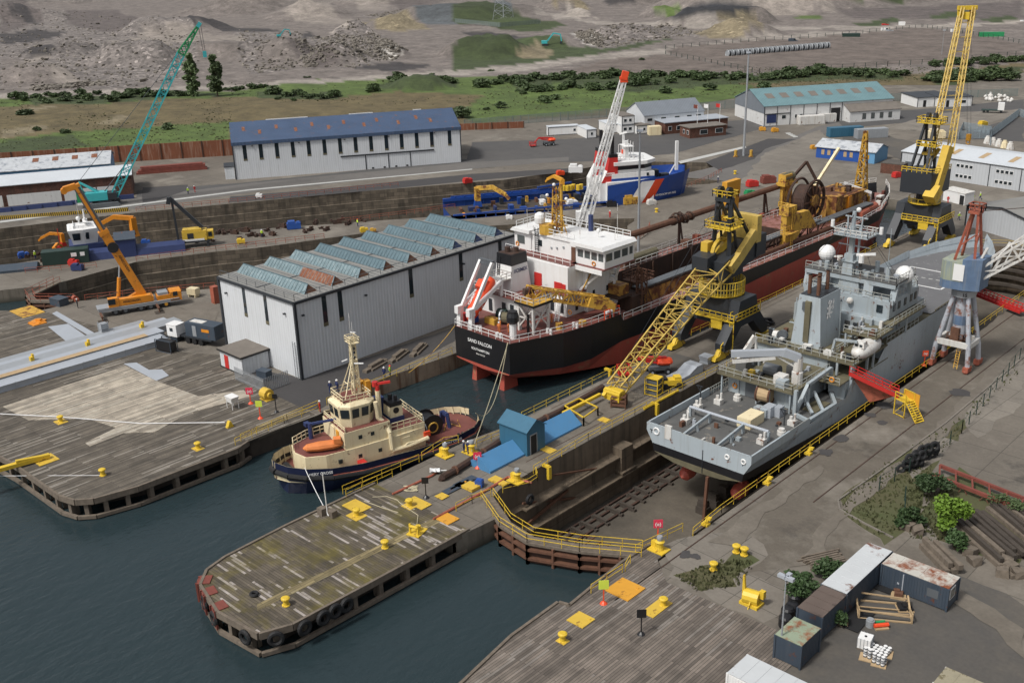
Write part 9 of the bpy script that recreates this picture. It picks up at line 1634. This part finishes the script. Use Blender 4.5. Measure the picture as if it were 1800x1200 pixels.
for lb,p,m_,s_ in(('red generator beside the navy box on the dock strip',(130,466),'red',1.7),('navy box at the edge of the dock strip',(137,475),'navyl',1.9),('yellow compressor on the dock strip by the far gear',(424,428),'yelb',1.5),('yellow compressor on the dock strip behind the workshop',(640,408),'yelb',1.5),('yellow bin of parts on the dock strip by the blue ship',(656,408),'yelo',1.2),('blue welding shelter on the dock strip',(517,402),'blue',2.6),('blue rack on the dock strip beside the dark green container',(42,453),'blue',1.8),('blue low crate behind the navy stair house',(257,430),'blue',1.6),('red crate on the far quay beyond the upper dock',(822,322),'red',2),('white box on the far quay edge of the upper dock',(456,347),'white',1.4),('white generator trailer behind the yellow pipe crane',(1012,303),'white',3.2),('orange buoy shaped skip by the white generator',(985,308),'redo',1.8),('black bin on the quay beside the yellow drum',(1075,363),'hullblk',2),('yellow winch house on the quay by the striped ship',(1107,358),'yelo',3.2),('round white topped tank on the apron',(1145,360),'whited',1.8),('red cabin on the far apron near the tall crane',(1576,312),'red',2),('yellow skip beside the navy shed',(1430,262),'dor',1.6),('orange buoy on the apron by the navy shed',(1447,273),'redo',2),('green reel on the apron beside the dredger',(1318,345),'green',2.2),('red machine on the apron beside the dredger',(1322,328),'red',2.4),('dark red cabin beside the dredger suction gear',(1350,322),'rrust',3),('white cabin box beside the jib foot',(1005,362),'white',2.2),('silver bin on the quay by the blue after deck',(955,350),'galv',1.4),('small white van shaped box on the dock apron',(895,385),'white',1.3),('orange skip by the teal roofed building, left one',(1340,230),'dor',1.7),('orange skip heaped with waste by the teal roofed building',(1362,232),'dor',1.8),('yellow storage tank pair on the far apron',(1727,222),'yelb',2.4),('cream container behind the tall raised jib',(1645,243),'cream',4)):
 lb=lb.replace(', left one',' nearest its navy door').replace('nearest','close to')
 if 'nearest' in lb:continue
 piece(lb.split(' ')[1]if lb.split(' ')[1]in('generator','compressor','crate','skip','bin','rack','box','container','cabin','reel')else 'equipment_box',lb,'equipment',MB().box(0,0,.15,s_*1.2,s_*.7,s_*.5).box(-s_*.2,0,s_*.5+.15,s_*.6,s_*.6,s_*.18).box(s_*.4,0,s_*.5+.15,s_*.25,s_*.4,s_*.08).box(-s_*.4,0,0,.2,s_*.7,.15).box(s_*.4,0,0,.2,s_*.7,.15),m_,G(*p),rnd.uniform(.6,1.4))
gp=None
for i in range(64):
 x=270+i*9.5 if i<40 else 40+(i-40)*9;y=(432-(x-270)*.115 if i<40 else 452-(x-40)*.05)+rnd.uniform(-9,9);g=G(x,y)
 if gp is None:gp=piece('scaffold_bundle','bundle of dark scaffold gear on the strip between the far docks','bundle',MB().box(0,0,0,1.6,.8,.5).bar((-1.4,-.3,.6),(1.4,.2,.7),.12).bar((-1.2,.3,.6),(1.3,-.1,.6),.12).box(.3,0,.5,.6,.5,.4),'drust',g,0,'scaffold bundles on the dock strip')
 else:o=copy_tree(gp,g,rnd.random()*3,scale=rnd.uniform(.5,1.3))
# ---------------------------------------------------------------- yards and vehicles beyond the docks
def car(label,p,rz,mat,kind='van',cat=None):
 L_,H_,hood={'van':(5.4,2.3,.9),'car':(4.3,1.5,1.1),'truck':(6.5,2.9,0)}[kind];t=thing(kind,label,cat or kind,G(*p,.1),rz)
 if kind=='truck':MB().bb(-4.2,2.4,-1.1,1.1,.7,1.0).build('chassis','dgreen',t);MB().profile([(-1.2,1.0),(1.2,1.0),(1.2,3.4),(-1.2,3.4)],.9,2.9).build('cab',M[mat],t);MB().bb(2.85,2.95,-1,1,2.2,3.1).build('window','glass',t);xs=(-3.4,-2.2,2.0)
 else:MB().profx([(-L_/2,.4),(L_/2,.4),(L_/2,1.0),(L_/2-hood,1.15),(L_/2-hood-.7,H_),(-L_/2,H_)],-.95,.95).build('body',M[mat],t);MB().profx([(L_/2-hood-.02,1.2),(L_/2-hood-.66,H_-.1),(L_/2-hood-1.6,H_-.1),(L_/2-hood-1.6,1.2)],-.98,.98).build('windows','glass',t);xs=(-L_*.3,L_*.32)
 for x in xs:
  for y in(-.9,.9):MB().tube((x,y-.15,.4),(x,y+.15,.4),.4,10).build('wheel','black',t)
for a in(('white lorry tractor unit on the far apron by the palisade yard',(1748,198),R(20),'white','truck'),('bright blue van on the black stockpile road',(1218,46),R(30),'ramp','van'),('white van parked outside the fenced compound',(1556,56),R(30),'white','van'),('silver car beside the white van at the fenced compound',(1564,57),R(30),'galv','car'),('red car on the haul road beyond the compound',(1556,46),R(40),'red','car'),('white van seen through the raised crane jib',(1679,58),R(50),'white','van'),('dark van parked by the row of cable drums',(1394,75),R(30),'slate','van'),('white car alone on the haul road beyond the raised crane',(1799,40),R(20),'white','car')):
 car(*a)
for lb,p,L_,m_ in(('dark green container inside the fenced compound by the gate',(1496,68),10,'dgreen'),('bright green container outside the fenced compound',(1743,66),13,'green'),('white site hut on the haul road beyond the compound',(1585,47),4,'white'),('teal open container behind the navy shed',(1488,240),11,'hutblue'),('silver open container behind the navy shed',(1534,243),10,'galv'),('cream store container in front of the grey roofed building',(1152,238),4,'cream'),('grey cabin with red door in front of the teal roofed building',(1428,219),9,'whited'),('grey store cabin beside the ramp of the teal roofed building',(1455,215),6,'whited'),('bright green skip at the top edge of the quarry',(88,3),12,'green')):
 z=2.8;t=thing('container',lb,'container',G(*p,.1),R(52 if p[1]>100 else 28));MB().bb(-L_/2,L_/2,0,2.8,0,z).build('body',M[m_],t);mb=MB()
 for i in range(int(L_/.8)):mb.bb(-L_/2+.3+i*.8,-L_/2+.5+i*.8,-.06,0,.2,z-.1)
 mb.build('ribs',M[m_],t)
cd=None
for i in range(21):
 g=G(1281+i*8.6,101-i*.72,.1)
 if cd is None:cd=thing('cable_drum','big grey cable drum in the long row inside the fenced compound','cable drum',g,math.atan2(*(G(1453,86.6)-G(1281,101)).yx)-R(90),'cable drums in the compound');MB().tube((0,-.8,1.9),(0,.8,1.9),1.2,12).build('barrel','dgrey',cd);MB().tube((0,-1.0,1.9),(0,-.8,1.9),1.9,16).tube((0,.8,1.9),(0,1,1.9),1.9,16).ring((0,-1.02,1.9),(0,1,0),1.75,.12,16,4).build('flange','galv',cd)
 else:copy_tree(cd,g)
for lb,P in(('dark mesh fence along the roadside of the far compound',[(1170,98),(1250,114),(1335,131),(1440,126),(1560,118),(1660,112),(1800,98)]),('dark mesh fence along the far side of the cable drum compound',[(1170,88),(1330,74),(1480,64),(1620,50)]),('dark mesh fence on the side of the compound by the green container',[(1622,50),(1720,65),(1800,80)])):fence('compound_fence',lb,[G(*p,.2)for p in P],2.6,'dgreen',6,0,.11,rows=(1.,.5))
def digger(label,p,rz,s_=1.):t=thing('excavator',label,'excavator',G(*p,2.5),rz);MB().bb(-1.6*s_,1.6*s_,-1.3*s_,1.3*s_,-2.5,.7).build('tracks','dgrey',t);MB().bb(-2*s_,1.4*s_,-1.3*s_,1.3*s_,.7,2.4*s_).build('body','tealr',t);MB().bar((1*s_,0,1.6),(5*s_,0,6.4*s_),.8*s_).bar((5*s_,0,6.4*s_),(9*s_,0,5.6*s_),.7*s_).bar((9*s_,0,5.8*s_),(9.6*s_,0,1.8*s_),.6*s_).build('arm','tealr',t);MB().box(9.4*s_,0,.4,1.4*s_,1.2*s_,1.4*s_).build('bucket','dgrey',t)
digger('teal excavator with raised arm working below the rubble bank',(958,79),R(40));digger('teal excavator on top of the grey spoil heap',(491,66),R(60),.8)
py_=thing('pylon','lattice steel electricity pylon rising from the fenced plot by the haul road','pylon',G(885,38));MB().lattice((0,0,0),(0,0,40),12,12,2,2,(1,0,0),10,.16,.09).build('tower','galv',py_);mb=MB()
for z,w_ in((27,8),(33,10),(39,7)):mb.bar((-w_,0,z),(w_,0,z),.3).bar((-w_,0,z),(0,0,z+2),.2).bar((w_,0,z),(0,0,z+2),.2)
mb.build('crossarm','galv',py_);fence('substation_fence','pale palisade fence round the foot of the pylon',[G(800,40,2),G(880,48,2),G(950,42,2)],3,'palis',3,.5,solid=.5)
fl=(('blue white',(1243,235),'white'),('red',(1264,234),'red'),('dark red',(1225,236),'rrust'))
for n_,p,m_ in fl:t=thing('flagpole',f'white flagpole flying a {n_} flag outside the brick office','flagpole',G(*p));MB().cyl(0,0,0,.1,9.5,6,.06).build('pole','white',t);MB().loft([[(0,0,9.4),(0,0,8.2)],[(-.7,.25,9.3),(-.7,.25,8.1)],[(-1.6,0,9.4),(-1.6,0,8.2)]],cap=False).build('flag',M[m_],t)
bg_=None
for i in range(26):
 a_=rnd.random();g=G(1733+62*a_+rnd.uniform(-5,5),176+rnd.uniform(-10,5))
 if bg_ is None:bg_=piece('fender_buoy','stored marine buoy in the rows on the far apron','buoy',MB().lathe(0,0,[(.4,0),(1.0,.5),(1.0,1.2),(.5,1.7),(.2,2.0)],10),'whited',g,0,'stored buoys on the far apron')
 else:
  o=copy_tree(bg_,g,rnd.random()*3,scale=rnd.uniform(.45,.7))
for i in range(5):piece('bell_buoy',ORD[i]+' pale cone buoy in the line along the dark yard fence','buoy',MB().lathe(0,0,[(1.1,0),(.8,1.6),(.6,1.7),(.5,2.2)],8),'whited' if i!=3 else 'cream',G(1735+i*10,252+i*2.6),0,'cone buoys by the dark yard')
